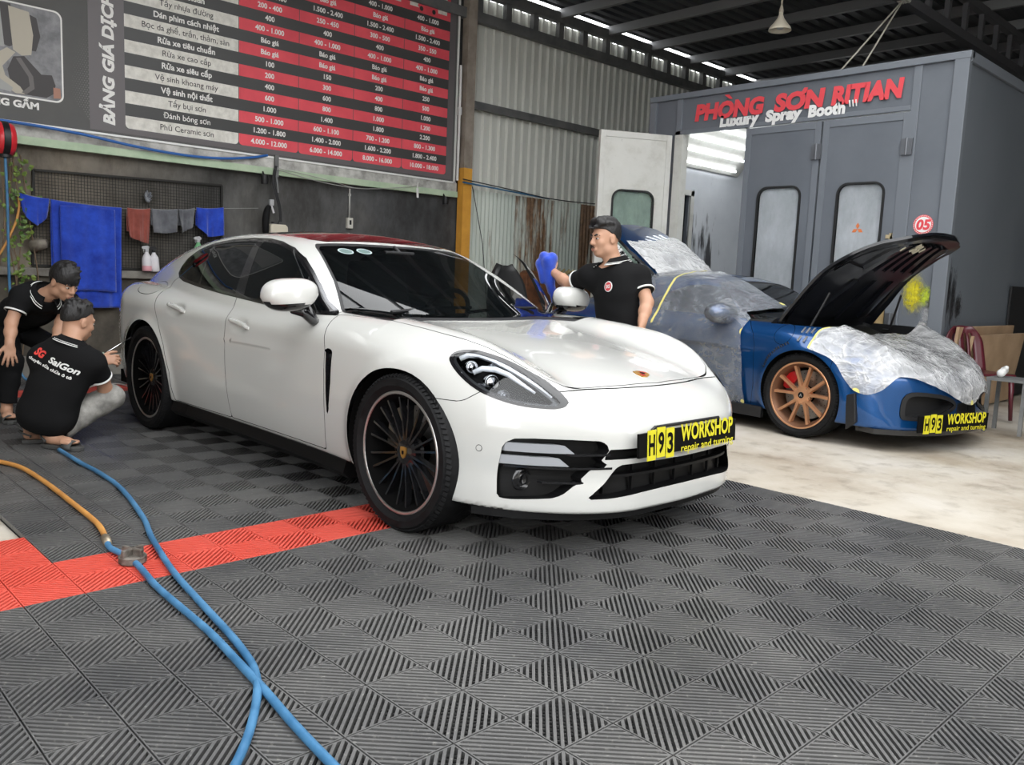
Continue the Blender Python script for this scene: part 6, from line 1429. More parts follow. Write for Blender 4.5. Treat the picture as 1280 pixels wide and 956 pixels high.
# squatting man
A0 = -.05
J2 = dict(head=(-3.615, -0.212, 0.776), neck=(-3.538, -0.275, 0.638), shL=(-3.633, -0.418, 0.554), shR=(-3.45, -0.174, 0.533), elR=(-3.551, -0.078, 0.358), wrR=(-3.78, -0.026, 0.509), elL=(-3.88, -0.273, 0.36), wrL=(-3.885, -0.084, 0.473), pelvis=(-3.591, -0.411, 0.198), hipL=(-3.7, -0.447, 0.144), hipR=(-3.597, -0.338, 0.155), knR=(-3.577, -0.031, 0.289), anR=(-3.529, -0.394, 0.096), toeR=(-3.324, -0.272, 0.078), knL=(-4.046, -0.14, 0.288), anL=(-3.743, -0.447, 0.07), toeL=(-3.701, -0.293, 0.041))
for k, z in (('anR', .075), ('anL', .075), ('toeR', .045), ('toeL', .045)): J2[k] = (J2[k][0], J2[k][1], z)
p2, Jb, Fb, shb, Tb = person('squatting man in printed black polo and grey jeans beside the rear wheel of the sedan', J2, (-.30, .92, -.25), (-.66, .75, 0), hairkw=dict(top=.018, fringe=.07, side=.003, low=.016, seed=4), legs='squat', pants=PANTS_G,
    hands=[dict(a='R', f=(.35, .85, .05), n=(-.6, .2, -.4), side=1, curl=.75), dict(a='L', f=(.45, .8, .0), n=(-.4, .3, -.5), side=-1, curl=.6)], hup=(.05, .08, 1))
SAND = mat('sandal_rubber', (.055, .055, .052), .7)
def sandal(J, a, par):
    t = np.array(J['toe'+a]); h = np.array(J['an'+a]); d = unit((t-h)*[1, 1, 0]); s = np.cross(d, [0, 0, 1]); o = h-d*.065; o[2] = .0; L = .285
    out = [(0, .030), (.04, .040), (.12, .038), (.20, .047), (.25, .043), (.285, .022), (.285, -.014), (.26, -.038), (.20, -.045), (.12, -.036), (.04, -.038), (0, -.028)]
    b = MB(); n = len(out); v = [tuple(o+d*x+s*y+np.array([0, 0, z])) for z in (.002, .026) for x, y in out]; b.add(v, [tuple(range(n-1, -1, -1)), tuple(range(n, 2*n))]+[(i, (i+1) % n, n+(i+1) % n, n+i) for i in range(n)]); so = b.build('sandal', SAND, par, bevel=.004)
    b = MB(); v = []
    for k in range(13):
        a_ = PI*k/12; 
        for x in (.165, .232): v.append(tuple(o+d*x+s*math.cos(a_)*.049+np.array([0, 0, .016+math.sin(a_)*.052-(.008 if x > .2 else 0)])))
    b.add(v, [(2*i, 2*i+1, 2*i+3, 2*i+2) for i in range(12)]); st = b.build('strap', SAND, so, smooth=True); m_ = st.modifiers.new('s', 'SOLIDIFY'); m_.thickness = .005
    b = MB(); b.tube([tuple(o+d*.06+s*math.cos(a_)*.046-d*.085*abs(math.sin(a_))*.9+np.array([0, 0, .05+.03*math.sin(a_)])) for a_ in np.linspace(-.2, PI+.2, 12)], .006, 8); b.build('heel_strap', SAND, so, smooth=True)
for a in 'RL': sandal(Jb, a, p2)
# printing on the back of the shirt
def project_text(items, J, F, sh, name, m, y0, roll=0):
    """lettering wrapped on the back of the shirt: local u to the right seen from behind, v up"""
    up = J['neck']-J['pelvis']; b = MB(); deps = bpy.context.evaluated_depsgraph_get(); deps.update(); ev = sh.evaluated_get(deps)
    c = J['neck']*(1-y0)+J['pelvis']*y0; rt = -F[0]
    for s, size, x, z, bold, wd, sh_ in items:
        v, f = text_mesh(s, size, bold, sh_, 'LEFT', 0, 1, width=wd); x0 = min(p[0] for p in v); o = []
        for p in v:
            px, pz = p[0]-x0+x, p[1]+z; px, pz = px*math.cos(roll)-pz*math.sin(roll), px*math.sin(roll)+pz*math.cos(roll)
            q = c-rt*0+(-F[0])*px*-1*-1+F[2]*pz; org = Vector(q-F[1]*.4); ok, hit, nn, _i = ev.ray_cast(org, Vector(F[1])); o.append(tuple(hit-Vector(F[1])*.003) if ok else tuple(q-F[1]*.12))
        b.add(o, f)
    return b.build(name, m, sh)
bpy.context.view_layer.update()
project_text([('SG', .062, -.145, 0, .003, .075, .25)], Jb, Fb, shb, 'red_lettering', mat('shirt_print_red', (.60, .05, .04), .7), .25, -.16)
project_text([('SaiGon', .055, -.035, .0, .0018, .185, .2), ('chuyên sửa chữa ô tô', .026, -.16, -.040, .0008, .29, 0)], Jb, Fb, shb, 'white_lettering', TRIM, .25, -.16)
# leaning man at the left edge
J3 = dict(head=(-4.449, -0.049, 0.996), neck=(-4.577, -0.141, 0.904), shR=(-4.615, -0.286, 0.883), shL=(-4.67, 0.042, 0.843), elR=(-4.583, -0.358, 0.705), wrR=(-4.459, -0.401, 0.564), elL=(-4.671, -0.015, 0.696), wrL=(-4.591, -0.073, 0.568), pelvis=(-5.173, -0.222, 0.668), hipR=(-5.141, -0.284, 0.622), hipL=(-5.16, -0.162, 0.607), knR=(-4.64, -0.353, 0.421), anR=(-4.649, -0.391, 0.112), toeR=(-4.414, -0.416, 0.074), knL=(-4.754, -0.062, 0.518), anL=(-5.057, -0.078, 0.161), toeL=(-4.779, -0.086, 0.137))
for k, z in (('anR', .08), ('anL', .08), ('toeR', .045), ('toeL', .045)): J3[k] = (J3[k][0], J3[k][1], z)
p3, Jc, Fc, shc, Tc = person('man in black polo and trousers bending forward, hand on knee, at the left edge', J3, (.80, .36, -.50), (.66, .05, -.6), hairkw=dict(top=.024, fringe=.028, side=.012, low=-.03, seed=8, part=1), legs='bend', pants=PANTS_B,
    hands=[dict(a='R', f=(.25, -.05, -1), n=(-.9, .1, -.3), side=-1, curl=.22, spread=.3), dict(a='L', f=(.2, 0, -1), n=(-.9, .0, -.3), side=1, curl=.3)], hup=(.35, .1, .9))
for a in 'RL': sandal(Jc, a, p3)
for a in 'RL': sandal(J, a, p1)
FLOORB = [(-3.401, -0.396, 0.013), (-2.992, -0.4, 0.013), (-2.663, -0.393, 0.013), (-2.285, -0.414, 0.013), (-1.755, -0.504, 0.013), (-1.422, -0.586, 0.013), (-0.999, -0.67, 0.013), (-0.638, -0.717, 0.013), (-0.347, -0.751, 0.013), (-0.184, -0.776, 0.013), (-0.065, -0.803, 0.013), (0.045, -0.849, 0.013), (0.158, -0.915, 0.013), (0.269, -0.992, 0.013), (0.372, -1.079, 0.013), (0.448, -1.151, 0.013)]
FLOORO = [(-3.415, -0.829, 0.013), (-3.24, -0.747, 0.013), (-3.015, -0.689, 0.013), (-2.581, -0.677, 0.013), (-2.161, -0.685, 0.013), (-1.843, -0.694, 0.013), (-1.677, -0.709, 0.013), (-1.521, -0.74, 0.013)]
FLOORT = [(-1.521, -0.74, 0.013), (-1.397, -0.765, 0.013), (-1.318, -0.758, 0.013), (-1.22, -0.755, 0.013), (-1.127, -0.751, 0.013), (-0.873, -0.778, 0.013), (-0.638, -0.787, 0.013), (-0.382, -0.796, 0.013), (-0.119, -0.821, 0.013), (0.065, -0.839, 0.013), (0.29, -0.867, 0.013), (0.491, -0.885, 0.013), (0.625, -0.895, 0.013)]
FLOORK = (-1.2, -0.744, 0.0)
CLOTHP = (-2.111, 2.456, 1.273)
GUNP = (-3.822, -0.007, 0.536)
GUND = tuple(np.array((-3.875, 0.141, 0.608))-np.array((-3.822, -0.007, 0.536)))
AIRL = [(-5.739, 0.421, 0.008), (-6.081, 0.647, 0.008), (-6.136, 0.784, 0.008), (-6.092, 0.877, 0.008), (-5.907, 0.885, 0.008)]
# ---------------------------------------------------------------- things on the left wall
def cloth(name, label, pts_top, drop, m, parent=None, seed=0, group=None, nx=26, nz=26, amp=.012, shape=None, thick=.006, cat='towel'):
    """towel folded over the line: front fall with folds and a short back fall; y along the wall"""
    r = np.random.RandomState(seed); ph = r.uniform(0, 6.28, 6); y0, z0, y1, z1 = pts_top; X = -6.865; v = []
    def w(u, t): return amp*t*(math.sin(9*u+ph[0])+.6*math.sin(17*u+ph[1]+2*t)+.4*math.sin(29*u+ph[2]))
    for k in range(nz+1):
        t = k/nz
        for i in range(nx+1):
            u = i/nx; d = drop*(shape(u) if shape else 1); y = y0+(y1-y0)*u; zt = z0+(z1-z0)*u-.012*math.sin(PI*u)
            z = zt+.008-d*t if t > 0 else zt+.010; yy = y+(.5-u)*.03*t+w(u, t)*.3; v.append((X+.010+w(u, min(1, .15+t))+.010*t, yy, z))
    b = MB(); f = [(k*(nx+1)+i, k*(nx+1)+i+1, (k+1)*(nx+1)+i+1, (k+1)*(nx+1)+i) for k in range(nz) for i in range(nx)]
    n = len(v)
    for k in range(9):   # back fall
        t = k/8
        for i in range(nx+1):
            u = i/nx; y = y0+(y1-y0)*u; zt = z0+(z1-z0)*u-.012*math.sin(PI*u); v.append((X+.004-.022*min(1, t*3)+w(u, t)*.3, y, zt+.010-drop*.7*t if t else zt+.012))
    f += [(n+k*(nx+1)+i, n+(k+1)*(nx+1)+i, n+(k+1)*(nx+1)+i+1, n+k*(nx+1)+i+1) for k in range(8) for i in range(nx)]+[(i, n+i, n+i+1, i+1) for i in range(nx)]
    o = obj(name, mesh(v, f, True), m, parent); md = o.modifiers.new('s', 'SOLIDIFY'); md.thickness = thick; md.offset = 0
    return setp(o, label, cat, group)
def terry(name, c1, c2):
    def fn(n, b):
        co = n.coord(); f = n.noise(7, 5, .65, co); n.link(n.ramp(f, [(.35, c1), (.65, c2)]), b.inputs['Base Color']); n.link(n.bump(n.noise(160, 2, .6, co), .5, .006), b.inputs['Normal'])
    return mat(name, c1, .95, sheen=.5, fn=fn)
BLUET = terry('royal_blue_terry', (.006, .030, .30), (.018, .070, .52)); BRICKT = terry('brick_red_terry', (.20, .045, .032), (.30, .075, .055)); GREYT = terry('grey_terry', (.085, .088, .10), (.16, .165, .18))
GL = 'cloths hanging on the wire'
cloth('towel', 'small bright blue cloth pegged at the left end of the wire, tapering to a point', (.27, 1.735, .52, 1.705), .17, BLUET, seed=1, group=GL, shape=lambda u: 1+.55*(1-abs(2*u-1.05)))
big = cloth('towel', 'large royal blue towel hanging almost to the floor from the wire', (.53, 1.70, 1.18, 1.675), 1.0, BLUET, seed=2, group=GL, amp=.016, nx=40, nz=40)
b = MB(); v = []
for k in range(31):
    for i in range(31):
        t, u = k/30, i/30; v.append((-6.825+.010*math.sin(9*u+1)*t+.006*math.sin(21*u), .60+.50*u, 1.66-.82*t+.012*math.sin(PI*u)))
b.add(v, [(k*31+i, k*31+i+1, (k+1)*31+i+1, (k+1)*31+i) for k in range(30) for i in range(30)]); fo = b.build('front_fold', BLUET, big, smooth=True); md = fo.modifiers.new('s', 'SOLIDIFY'); md.thickness = .012
cloth('towel', 'brick red cloth folded over the wire beside the large blue towel', (1.235, 1.68, 1.462, 1.69), .33, BRICKT, seed=3, group=GL, shape=lambda u: .85+.22*u)
cloth('towel', 'wide flat grey cloth on the wire right of the red one', (1.478, 1.69, 1.745, 1.708), .235, GREYT, seed=4, group=GL, amp=.006)
cloth('towel', 'narrow bunched grey cloth on the wire next to the right-hand blue one', (1.755, 1.71, 1.93, 1.735), .235, GREYT, seed=5, group=GL, amp=.016, shape=lambda u: 1.05-.3*u)
cloth('towel', 'bright blue cloth at the right end of the wire, near the car roof', (1.95, 1.742, 2.25, 1.768), .27, BLUET, seed=6, group=GL, shape=lambda u: .75+.35*min(1, u*2.5))
WIRE = mat('wire_grey', (.30, .30, .29), .5, .4)
wi = MB(); wi.tube([(-6.862, .25, 1.745), (-6.862, .53, 1.708), (-6.862, 1.2, 1.682), (-6.862, 1.75, 1.714), (-6.862, 2.3, 1.775), (-6.90, 2.68, 1.81)], .003, 6); setp(wi.build('clothes_wire', WIRE), 'thin wire strung along the blotchy wall with cloths on it', 'wire')
# wire mesh rack on the wall
mesh_r = thing('mesh_rack', 'large black wire-mesh rack fixed to the wall behind the hanging cloths', 'rack', (-6.97, 1.35, 1.08)); MSH = mat('rack_black_wire', (.020, .019, .017), .6, .3)
b = MB(); 
for p, q in (((0, -.96, 0), (0, -.93, .90)), ((0, -.93, .90), (0, .93, .945)), ((0, .93, .945), (0, .93, .0)), ((0, .93, 0), (0, -.96, 0))): b.bar(p, q, .022, .022, up=(1, 0, 0))
b.build('rack_frame', MSH, mesh_r); b = MB()
for k in range(1, 64): y = -.95+1.88*k/64; b.bar((0, y, 0), (0, y, .915), .004, .004, up=(1, 0, 0))
for k in range(1, 30): z = .93*k/30; b.bar((.004, -.94, z), (.004, .93, z), .004, .004)
b.build('wire_grid', MSH, mesh_r)
# spray bottles hung on the ledge
def bottle(name, label, y, z, body, liquid, head, tilt=0, s=1):
    t = thing(name, label, 'spray bottle', (-6.865, y, z), 0, 'spray bottles on the wall'); t.rotation_euler = (tilt, 0, 0)
    b = MB(); b.lathe([(.001, 0), (.040*s, 0), (.044*s, .008), (.044*s, .055)], 24, mi=1); b.lathe([(.044*s, .055), (.044*s, .12), (.040*s, .145), (.018*s, .185), (.016*s, .20)], 24, mi=0); b.build('bottle', [body, liquid], t, smooth=True)
    b = MB(); b.lathe([(.017*s, .198), (.019*s, .20), (.019*s, .225), (.001, .227)], 18); b.prism([(-.045, .225), (.025, .225), (.030, .245), (.010, .262), (-.040, .255), (-.052, .240)], -.012, .012, 'x'); b.build('trigger_head', head, t, ang=40)
    b = MB(); b.tube([(0, -.030, .228), (0, -.034, .205), (0, -.026, .188)], .004, 6); b.build('trigger', head, t, smooth=True)
PWH = mat('bottle_translucent_white', (.66, .64, .66), .4); PK = mat('bottle_pink', (.72, .36, .40), .4); PGH = mat('head_grey', (.42, .42, .43), .45); GRN = mat('bottle_green', (.16, .42, .20), .45)
bottle('spray_bottle', 'white spray bottle with pink liquid and grey trigger, standing on the ledge', 1.425, 1.062, PWH, PK, PGH, .0, 1.08); bottle('spray_bottle', 'white spray bottle with a black trigger, leaning beside the pink one', 1.508, 1.060, PWH, PWH, BLACKP, .06, 1.05); bottle('spray_bottle', 'green spray bottle with white trigger showing above the rear of the sedan', 1.97, 1.19, GRN, GRN, PGH, 0, 1.05)
bk = MB(); bk.bar((-6.90, 1.90, 1.18), (-6.83, 1.90, 1.18), .02, .012); bk.bar((-6.90, 2.04, 1.18), (-6.83, 2.04, 1.18), .02, .012); bk.box((-6.995, 1.88, 1.165), (-6.82, 2.06, 1.19)); setp(bk.build('bottle_shelf', MSH), 'small black bracket shelf under the green spray bottle', 'shelf')
b = Blob(.01); rr = random.Random(2)
for k in range(16): a = rr.uniform(0, 6.28); b.rc((0, .018*math.cos(a), .03*math.sin(a)), (.02+rr.uniform(0, .012), .030*math.cos(a+.4), .055*math.sin(a+.4)), .011, .008)
o = b.make('scrub_pad', terry('pad_grey', (.10, .11, .13), (.22, .23, .25)), None, .004); o.location = (-6.95, 1.47, 1.83); setp(o, 'crumpled grey scrubbing cloth hung on the mesh rack above the red cloth', 'cloth')
b = MB(); b.tube([(-6.965, 1.47, 1.90), (-6.94, 1.47, 1.89), (-6.94, 1.47, 1.86)], .004, 6); b.build('hook', MSH, o); o2 = [q for q in o.children][0]; o2.location = (6.95, -1.47, -1.83)
# hose reel, hanging hoses, plant
reel = thing('hose_reel', 'red enclosed hose reel hung at the upper left below the price board', 'hose reel', (-6.62, .10, 2.19)); RD = mat('reel_red_plastic', (.62, .025, .035), .35, 0, .3)
t = MB(); t.lathe([(.001, -.085), (.10, -.085), (.135, -.07), (.15, -.03), (.15, -.025)], 36, 'y'); t.lathe([(.15, .025), (.15, .03), (.135, .07), (.10, .085), (.001, .085)], 36, 'y'); t.build('reel_case', RD, reel, smooth=True); t = MB(); t.lathe([(.15, -.028), (.156, -.024), (.156, .024), (.15, .028)], 36, 'y'); t.build('reel_band', BLACKP, reel, ang=40)
t = MB(); t.box((-.36, -.02, .05), (-.10, .02, .16)); t.bar((-.30, 0, .10), (-.06, 0, .02), .03, .03); t.build('reel_bracket', BLACKP, reel); t = MB(); t.lathe([(.001, -.16), (.05, -.16), (.05, -.10), (.035, -.06)], 20, 'z', (.03, 0, -.0)); t.build('hose_outlet', BLACKP, reel, ang=40)
BHOSE = mat('blue_hose_rubber', (.045, .19, .40), .45, fn=mottled((.030, .115, .23), (.065, .195, .35), 9, (.4, .6))); OHOSE = mat('orange_hose_rubber', (.50, .22, .045), .5, fn=mottled((.40, .17, .04), (.58, .28, .07), 7, (.45, .6))); TEALH = mat('teal_hose_rubber', (.045, .16, .22), .5)
def curve_pts(P, n=10):
    P = [Vector(p) for p in P]; out = []
    for i in range(len(P)-1):
        p0, p1, p2, p3 = P[max(i-1, 0)], P[i], P[i+1], P[min(i+2, len(P)-1)]
        for k in range(n): t = k/n; out.append(.5*((2*p1)+(p2-p0)*t+(2*p0-5*p1+4*p2-p3)*t*t+(3*p1-p0-3*p2+p3)*t**3))
    return out+[P[-1]]
def hose(name, label, P, r, m, cat='hose', n=10, parent=None): b = MB(); b.tube(curve_pts(P, n), r, 12); o = b.build(name, m, parent, smooth=True); return setp(o, label, cat) if label else o
hose('air_hose', 'blue hose hanging straight down from the red reel by the left wall', [(-6.59, .10, 2.04), (-6.585, .105, 1.6), (-6.59, .10, 1.0), (-6.60, .12, .5), (-6.55, .16, .10), (-6.45, .25, .018), (-6.30, .30, .018)], .012, BHOSE)
hose('orange_hose', 'orange hose looping down beside the plant at the left end of the wire', [(-6.90, .265, 1.73), (-6.86, .262, 1.62), (-6.85, .22, 1.45), (-6.84, .10, 1.20), (-6.84, -.05, 1.0), (-6.84, -.25, .8), (-6.85, -.4, .5)], .011, OHOSE)
hose('supply_hose', 'blue hose sagging along the wall under the price board', [(-6.88, -1.0, 2.385), (-6.88, .2, 2.385), (-6.87, .8, 2.36), (-6.86, 1.3, 2.31), (-6.86, 1.8, 2.285), (-6.87, 2.2, 2.30), (-6.89, 2.55, 2.35), (-6.92, 2.8, 2.41)], .014, mat('bright_blue_hose', (.03, .13, .42), .4), n=8)
vine = thing('climbing_vine', 'green climbing plant growing up the wall at the left beside the blue cloth', 'plant', (-6.93, .25, .9)); STEM = mat('vine_stem', (.16, .11, .07), .8); b = MB(); r = random.Random(11)
for k in range(6): y = r.uniform(-.15, .10); b.tube(curve_pts([(0, y, -.8), (.03, y+r.uniform(-.08, .08), -.1), (.03, y+r.uniform(-.08, .08), .5), (.02, y*.3+r.uniform(-.08, .08), 1.2)], 6), .006, 6)
b.build('stems', STEM, vine, smooth=True); b = MB()
for k in range(150):
    c = Vector((r.uniform(.02, .10), r.gauss(.0, .07), r.choice([r.gauss(.48, .10), r.gauss(.80, .06), r.gauss(.15, .2), r.gauss(1.05, .1)]))); a = r.uniform(0, 6.28); u = Vector((r.uniform(-.4, .4), math.cos(a), math.sin(a))).normalized(); w = u.cross(Vector((1, r.uniform(-.5, .5), r.uniform(-.5, .5)))).normalized(); L = r.uniform(.03, .06); W2 = L*.42; nn = u.cross(w)*.006
    b.add([c, c+u*L*.4+w*W2+nn, c+u*L, c+u*L*.4-w*W2+nn], [(0, 1, 2), (0, 2, 3)])
lv = b.build('foliage', mat('vine_leaf', (.08, .17, .03), .5, fn=mottled((.045, .11, .02), (.20, .27, .05), 9, (.4, .6))), vine); lv['kind'] = 'stuff'
pot = MB(); pot.lathe([(.001, .05), (.040, .05), (.075, -.085), (.068, -.085), (.036, .04)], 24, 'x'); po = pot.build('bucket', mat('clay_grey', (.17, .15, .12), .85, fn=mottled((.12, .105, .085), (.22, .195, .16), 14)), smooth=True, loc=(-6.90, .455, 1.285)); po.rotation_euler = (0, math.radians(-8), math.radians(50)); setp(po, 'small grey clay bucket hung on the mesh rack left of the large blue towel', 'bucket')
# jerry can, hanging pads, outlet, cables, lights, tie
can = thing('jerry_can', 'cream plastic jerry can on the wall ledge above the car roof', 'jerry can', (-6.86, 2.90, 1.52)); t = MB(); t.prism([(-.105, 0), (.105, 0), (.11, .02), (.11, .10), (.08, .125), (-.085, .125), (-.11, .105), (-.11, .02)], -.05, .05, 'x'); t.build('can_body', mat('cream_plastic', (.62, .57, .46), .5), can, bevel=.015); t = MB(); t.lathe([(.0, .13), (.018, .13), (.018, .15), (.001, .15)], 16, 'z', (0, -.06, 0)); t.tube([(0, .0, .12), (0, .01, .15), (0, .015, .17)], .006, 6); t.build('can_cap', BLACKP, can)
t = MB(); t.box((-6.98, 2.75, 1.47), (-6.80, 3.06, 1.52)); t.bar((-6.97, 2.80, 1.47), (-6.97, 2.80, 1.3), .03, .03); setp(t.build('wall_shelf', MSH), 'dark shelf bracket holding the cream jerry can', 'shelf')
o = MB(); o.tube(curve_pts([(-6.90, 2.82, 1.84), (-6.86, 2.77, 1.80), (-6.85, 2.745, 1.68), (-6.86, 2.75, 1.55), (-6.9, 2.77, 1.48)], 8), [.02+.02*math.sin(PI*k/32) for k in range(33)], 12); setp(o.build('rubber_tube', RUBBER, smooth=True), 'curved black rubber hose piece hanging left of the jerry can', 'rubber tube')
o = thing('hand_sprayer', 'small grey sprayer head hung beside the jerry can', 'sprayer', (-6.88, 2.83, 1.83)); t = MB(); t.box((-.02, -.025, .02), (.02, .025, .09)); t.build('sprayer_body', PGH, o, bevel=.006); t = MB(); t.tube([(0, 0, .02), (0, .02, -.03), (0, .03, -.06)], .012, 8); t.build('sprayer_neck', PWH, o)
cable = MB()
for k in range(3): cable.tube(curve_pts([(-6.88, 2.87+.012*k, 2.30), (-6.87, 2.84+.015*k, 2.1), (-6.88, 2.92+.012*k, 1.85), (-6.90, 2.95+.010*k, 1.68)], 8), .007, 6)
setp(cable.build('cable_bundle', mat('dark_cable', (.03, .03, .032), .6)), 'bundle of dark cables hanging from the green rail above the jerry can', 'cable')
out = thing('power_outlet', 'white wall outlet box on the end of a grey conduit', 'outlet', (-6.965, 3.93, 1.735)); t = MB(); t.box((-.03, -.04, -.065), (.02, .04, .065)); t.build('outlet_box', mat('ivory_plastic', (.60, .58, .52), .5), out, bevel=.006); t = MB(); t.box((.0195, -.014, -.02), (.022, .014, .035)); t.build('socket', BLACKP, out)
t = MB(); t.tube([(-.01, 0, .06), (-.01, 0, .42)], .011, 10); t.lathe([(.018, .33), (.018, .36)], 12, 'z', (-.01, 0, 0)); t.build('conduit', mat('conduit_grey', (.42, .41, .39), .5), out, smooth=True)
wc = mat('grey_cord', (.34, .34, .32), .6); b = MB(); b.tube(curve_pts([(-6.88, 2.86, 2.27), (-6.87, 3.3, 2.20), (-6.87, 3.7, 2.165), (-6.87, 4.1, 2.165), (-6.87, 4.6, 2.23), (-6.88, 4.95, 2.29)], 8), .005, 6); b.tube(curve_pts([(-6.88, 2.88, 2.28), (-6.87, 3.4, 2.23), (-6.88, 3.93, 2.16)], 8), .004, 6); setp(b.build('sagging_cord', wc), 'thin grey cords sagging below the green rail to the outlet', 'cord')
tie = MB(); tie.bar((-6.87, 4.90, 2.33), (-6.86, 4.88, 2.25), .012, .004); tie.prism([(4.865, 2.25), (4.90, 2.25), (4.905, 2.13), (4.875, 2.13)], -6.862, -6.856, 'x'); setp(tie.build('cloth_tie', TRIM), 'white strip of cloth tied to the green rail', 'cloth strip')
for y, lab in ((2.73, 'small black spotlight under the rail left of the steel bracket'), (5.35, 'small black spotlight under the rail beside the yellow post')):
    sp_ = thing('spotlight', lab, 'spotlight', (-6.85, y, 2.13), 0, 'black spotlights under the rail'); t = MB(); t.lathe([(.001, -.05), (.038, -.05), (.042, -.03), (.042, .05), (.036, .055), (.034, .03), (.001, .03)], 20, 'z'); t.build('lamp_body', BLACKP, sp_, ang=40); t = MB(); t.bar((-.05, 0, .09), (0, 0, .02), .012, .02); t.build('lamp_bracket', BLACKP, sp_)
t = MB(); t.bar((-6.90, 2.90, 2.18), (-6.90, 2.90, 2.42), .045, .03); t.bar((-6.90, 2.90, 2.18), (-6.86, 2.90, 2.0), .02, .02); setp(t.build('steel_bracket', STEELG), 'short steel bracket crossing the green rail below the price board', 'bracket')
t = MB(); t.tube([(-6.86, 5.55, 2.42), (-6.86, 5.55, 3.92)], .018, 10); t.box((-6.885, 5.53, 3.28), (-6.84, 5.575, 3.38)); setp(t.build('white_conduit', mat('white_pipe', (.66, .66, .64), .5)), 'thin white pipe standing beside the right edge of the price board', 'pipe')
t = MB(); t.tube(curve_pts([(-6.80, 5.60, 2.44), (-6.86, 6.5, 2.40), (-6.88, 7.5, 2.345), (-6.88, 8.9, 2.37), (-6.86, 11, 2.40)], 10), .008, 6); t.tube(curve_pts([(-6.80, 5.6, 2.40), (-6.86, 6.6, 2.37), (-6.9, 7.4, 2.345)], 8), .012, 6, 1); setp(t.build('wall_cable', [mat('dark_cable', (.03, .03, .03), .6), BHOSE]), 'dark cable strung across the rusty corrugated sheets', 'cable')
t = MB(); t.tube([(-6.83, 5.80, 2.36), (-6.86, 6.05, 1.6), (-6.88, 6.2, .7)], .006, 6); setp(t.build('slack_cord', mat('dark_cable', (.03, .03, .03), .6)), 'thin dark cord hanging slantwise right of the yellow post', 'cord')
# roof lamp, ropes
lamp = thing('pendant_lamp', 'cream bell-shaped lamp hanging from the roof above the booth', 'lamp', (-3.19, 7.26, 4.15)); t = MB(); t.lathe([(.130, -.035), (.127, -.02), (.115, .005), (.080, .045), (.040, .10), (.024, .14), (.024, .17)], 36); so = t.build('lamp_shade', mat('cream_enamel', (.66, .60, .48), .4), lamp, smooth=True); md = so.modifiers.new('s', 'SOLIDIFY'); md.thickness = .004; md.offset = -1
t = MB(); t.lathe([(.0, -.02), (.03, -.018), (.04, .0), (.03, .04), (.018, .07)], 20); t.build('bulb', mat('unlit_bulb', (.6, .6, .58), .3), lamp, smooth=True); t = MB(); t.tube([(0, 0, .165), (0, 0, .86)], .012, 8); t.lathe([(.02, .16), (.028, .18), (.014, .24)], 16); t.build('stem', mat('cream_stem', (.45, .40, .32), .5), lamp, smooth=True)
for k, (dx, lab) in enumerate(((0, 'left of two pale ropes slanting from the roof girder to the booth top'), (.28, 'right of two pale ropes slanting from the roof girder to the booth top'))):
    t = MB(); t.tube([(-2.12, 8.0, 4.42), (-2.55+dx, 7.35, 3.49)], .010, 8); setp(t.build('rope', mat('pale_rope', (.50, .47, .40), .8), smooth=True), lab, 'rope', 'ropes over the booth')
t = MB()
for k in range(4): t.tube([(-2.30+.045*k, 7.7, 4.62), (-2.14+.03*k, 8.02, 4.40)], .022, 8)
setp(t.build('pipe_bundle', mat('pale_pipe', (.52, .50, .45), .5), smooth=True), 'bundle of pale pipe ends at the girder where the ropes are tied', 'pipe bundle')
# behind the cars on the left of the booth
RUST = mat('rusty_brown_steel', (.16, .065, .03), .75, fn=mottled((.09, .035, .018), (.24, .10, .045), 6, (.6, .85), .3)); t = MB(); t.prism([(6.55, 0), (8.35, 0), (8.35, 1.02), (8.28, 1.12), (7.6, 1.19), (6.62, 1.26), (6.55, 1.22)], -6.6, -6.45, 'x'); sb = t.build('steel_box', RUST, bevel=.01); setp(sb, 'rusty brown steel bin against the corrugated sheets behind the standing man', 'bin')
b = Blob(.02); 
for k in range(9): b.rc((0, .05*k-.2, .02*math.sin(k*2)), (.02, .05*k-.17, .05+.02*math.cos(k*3)), .022, .012)
o = b.make('rag', mat('yellowed_paper', (.52, .42, .20), .8), None, .008); o.location = (-6.52, 7.35, 1.235); setp(o, 'crumpled yellowish rag lying on top of the rusty bin', 'rag')
t = thing('office_chair', 'black chair with rounded back seen over the hood line beside the open door', 'chair', (-4.1, 4.15, 0)); b = MB(); v = []
for k in range(13):
    for i in range(11):
        a = (k/12-.5)*1.7; z = .62+.66*i/10; w_ = (.26-.10*(i/10)**3)*math.sqrt(max(.02, 1-(max(0, i/10-.6)/.42)**2*.85)); v.append((-.06-.10*math.cos(a)+.16*(i/10)**2*-.5, w_*math.sin(a)/math.sin(.85), z))
b.add(v, [(k*11+i, k*11+i+1, (k+1)*11+i+1, (k+1)*11+i) for k in range(12) for i in range(10)]); o = b.build('backrest', mat('black_leatherette', (.012, .012, .012), .45), t, smooth=True); md = o.modifiers.new('s', 'SOLIDIFY'); md.thickness = .07
b = MB(); b.box((-.12, -.26, .44), (.38, .26, .54)); b.build('seat', MATS['black_leatherette'], t, bevel=.04, seg=3); b = MB(); b.tube([(.12, 0, .44), (.12, 0, .10)], .03, 12)
for k in range(5): a = 2*PI*k/5; b.tube([(.12, 0, .12), (.12+.28*math.cos(a), .28*math.sin(a), .06)], .018, 8); b.lathe([(.001, -.02), (.03, -.02), (.03, .02), (.001, .02)], 14, 'y', (.12+.28*math.cos(a), .28*math.sin(a), .014))
b.build('base', BLACKP, t); 
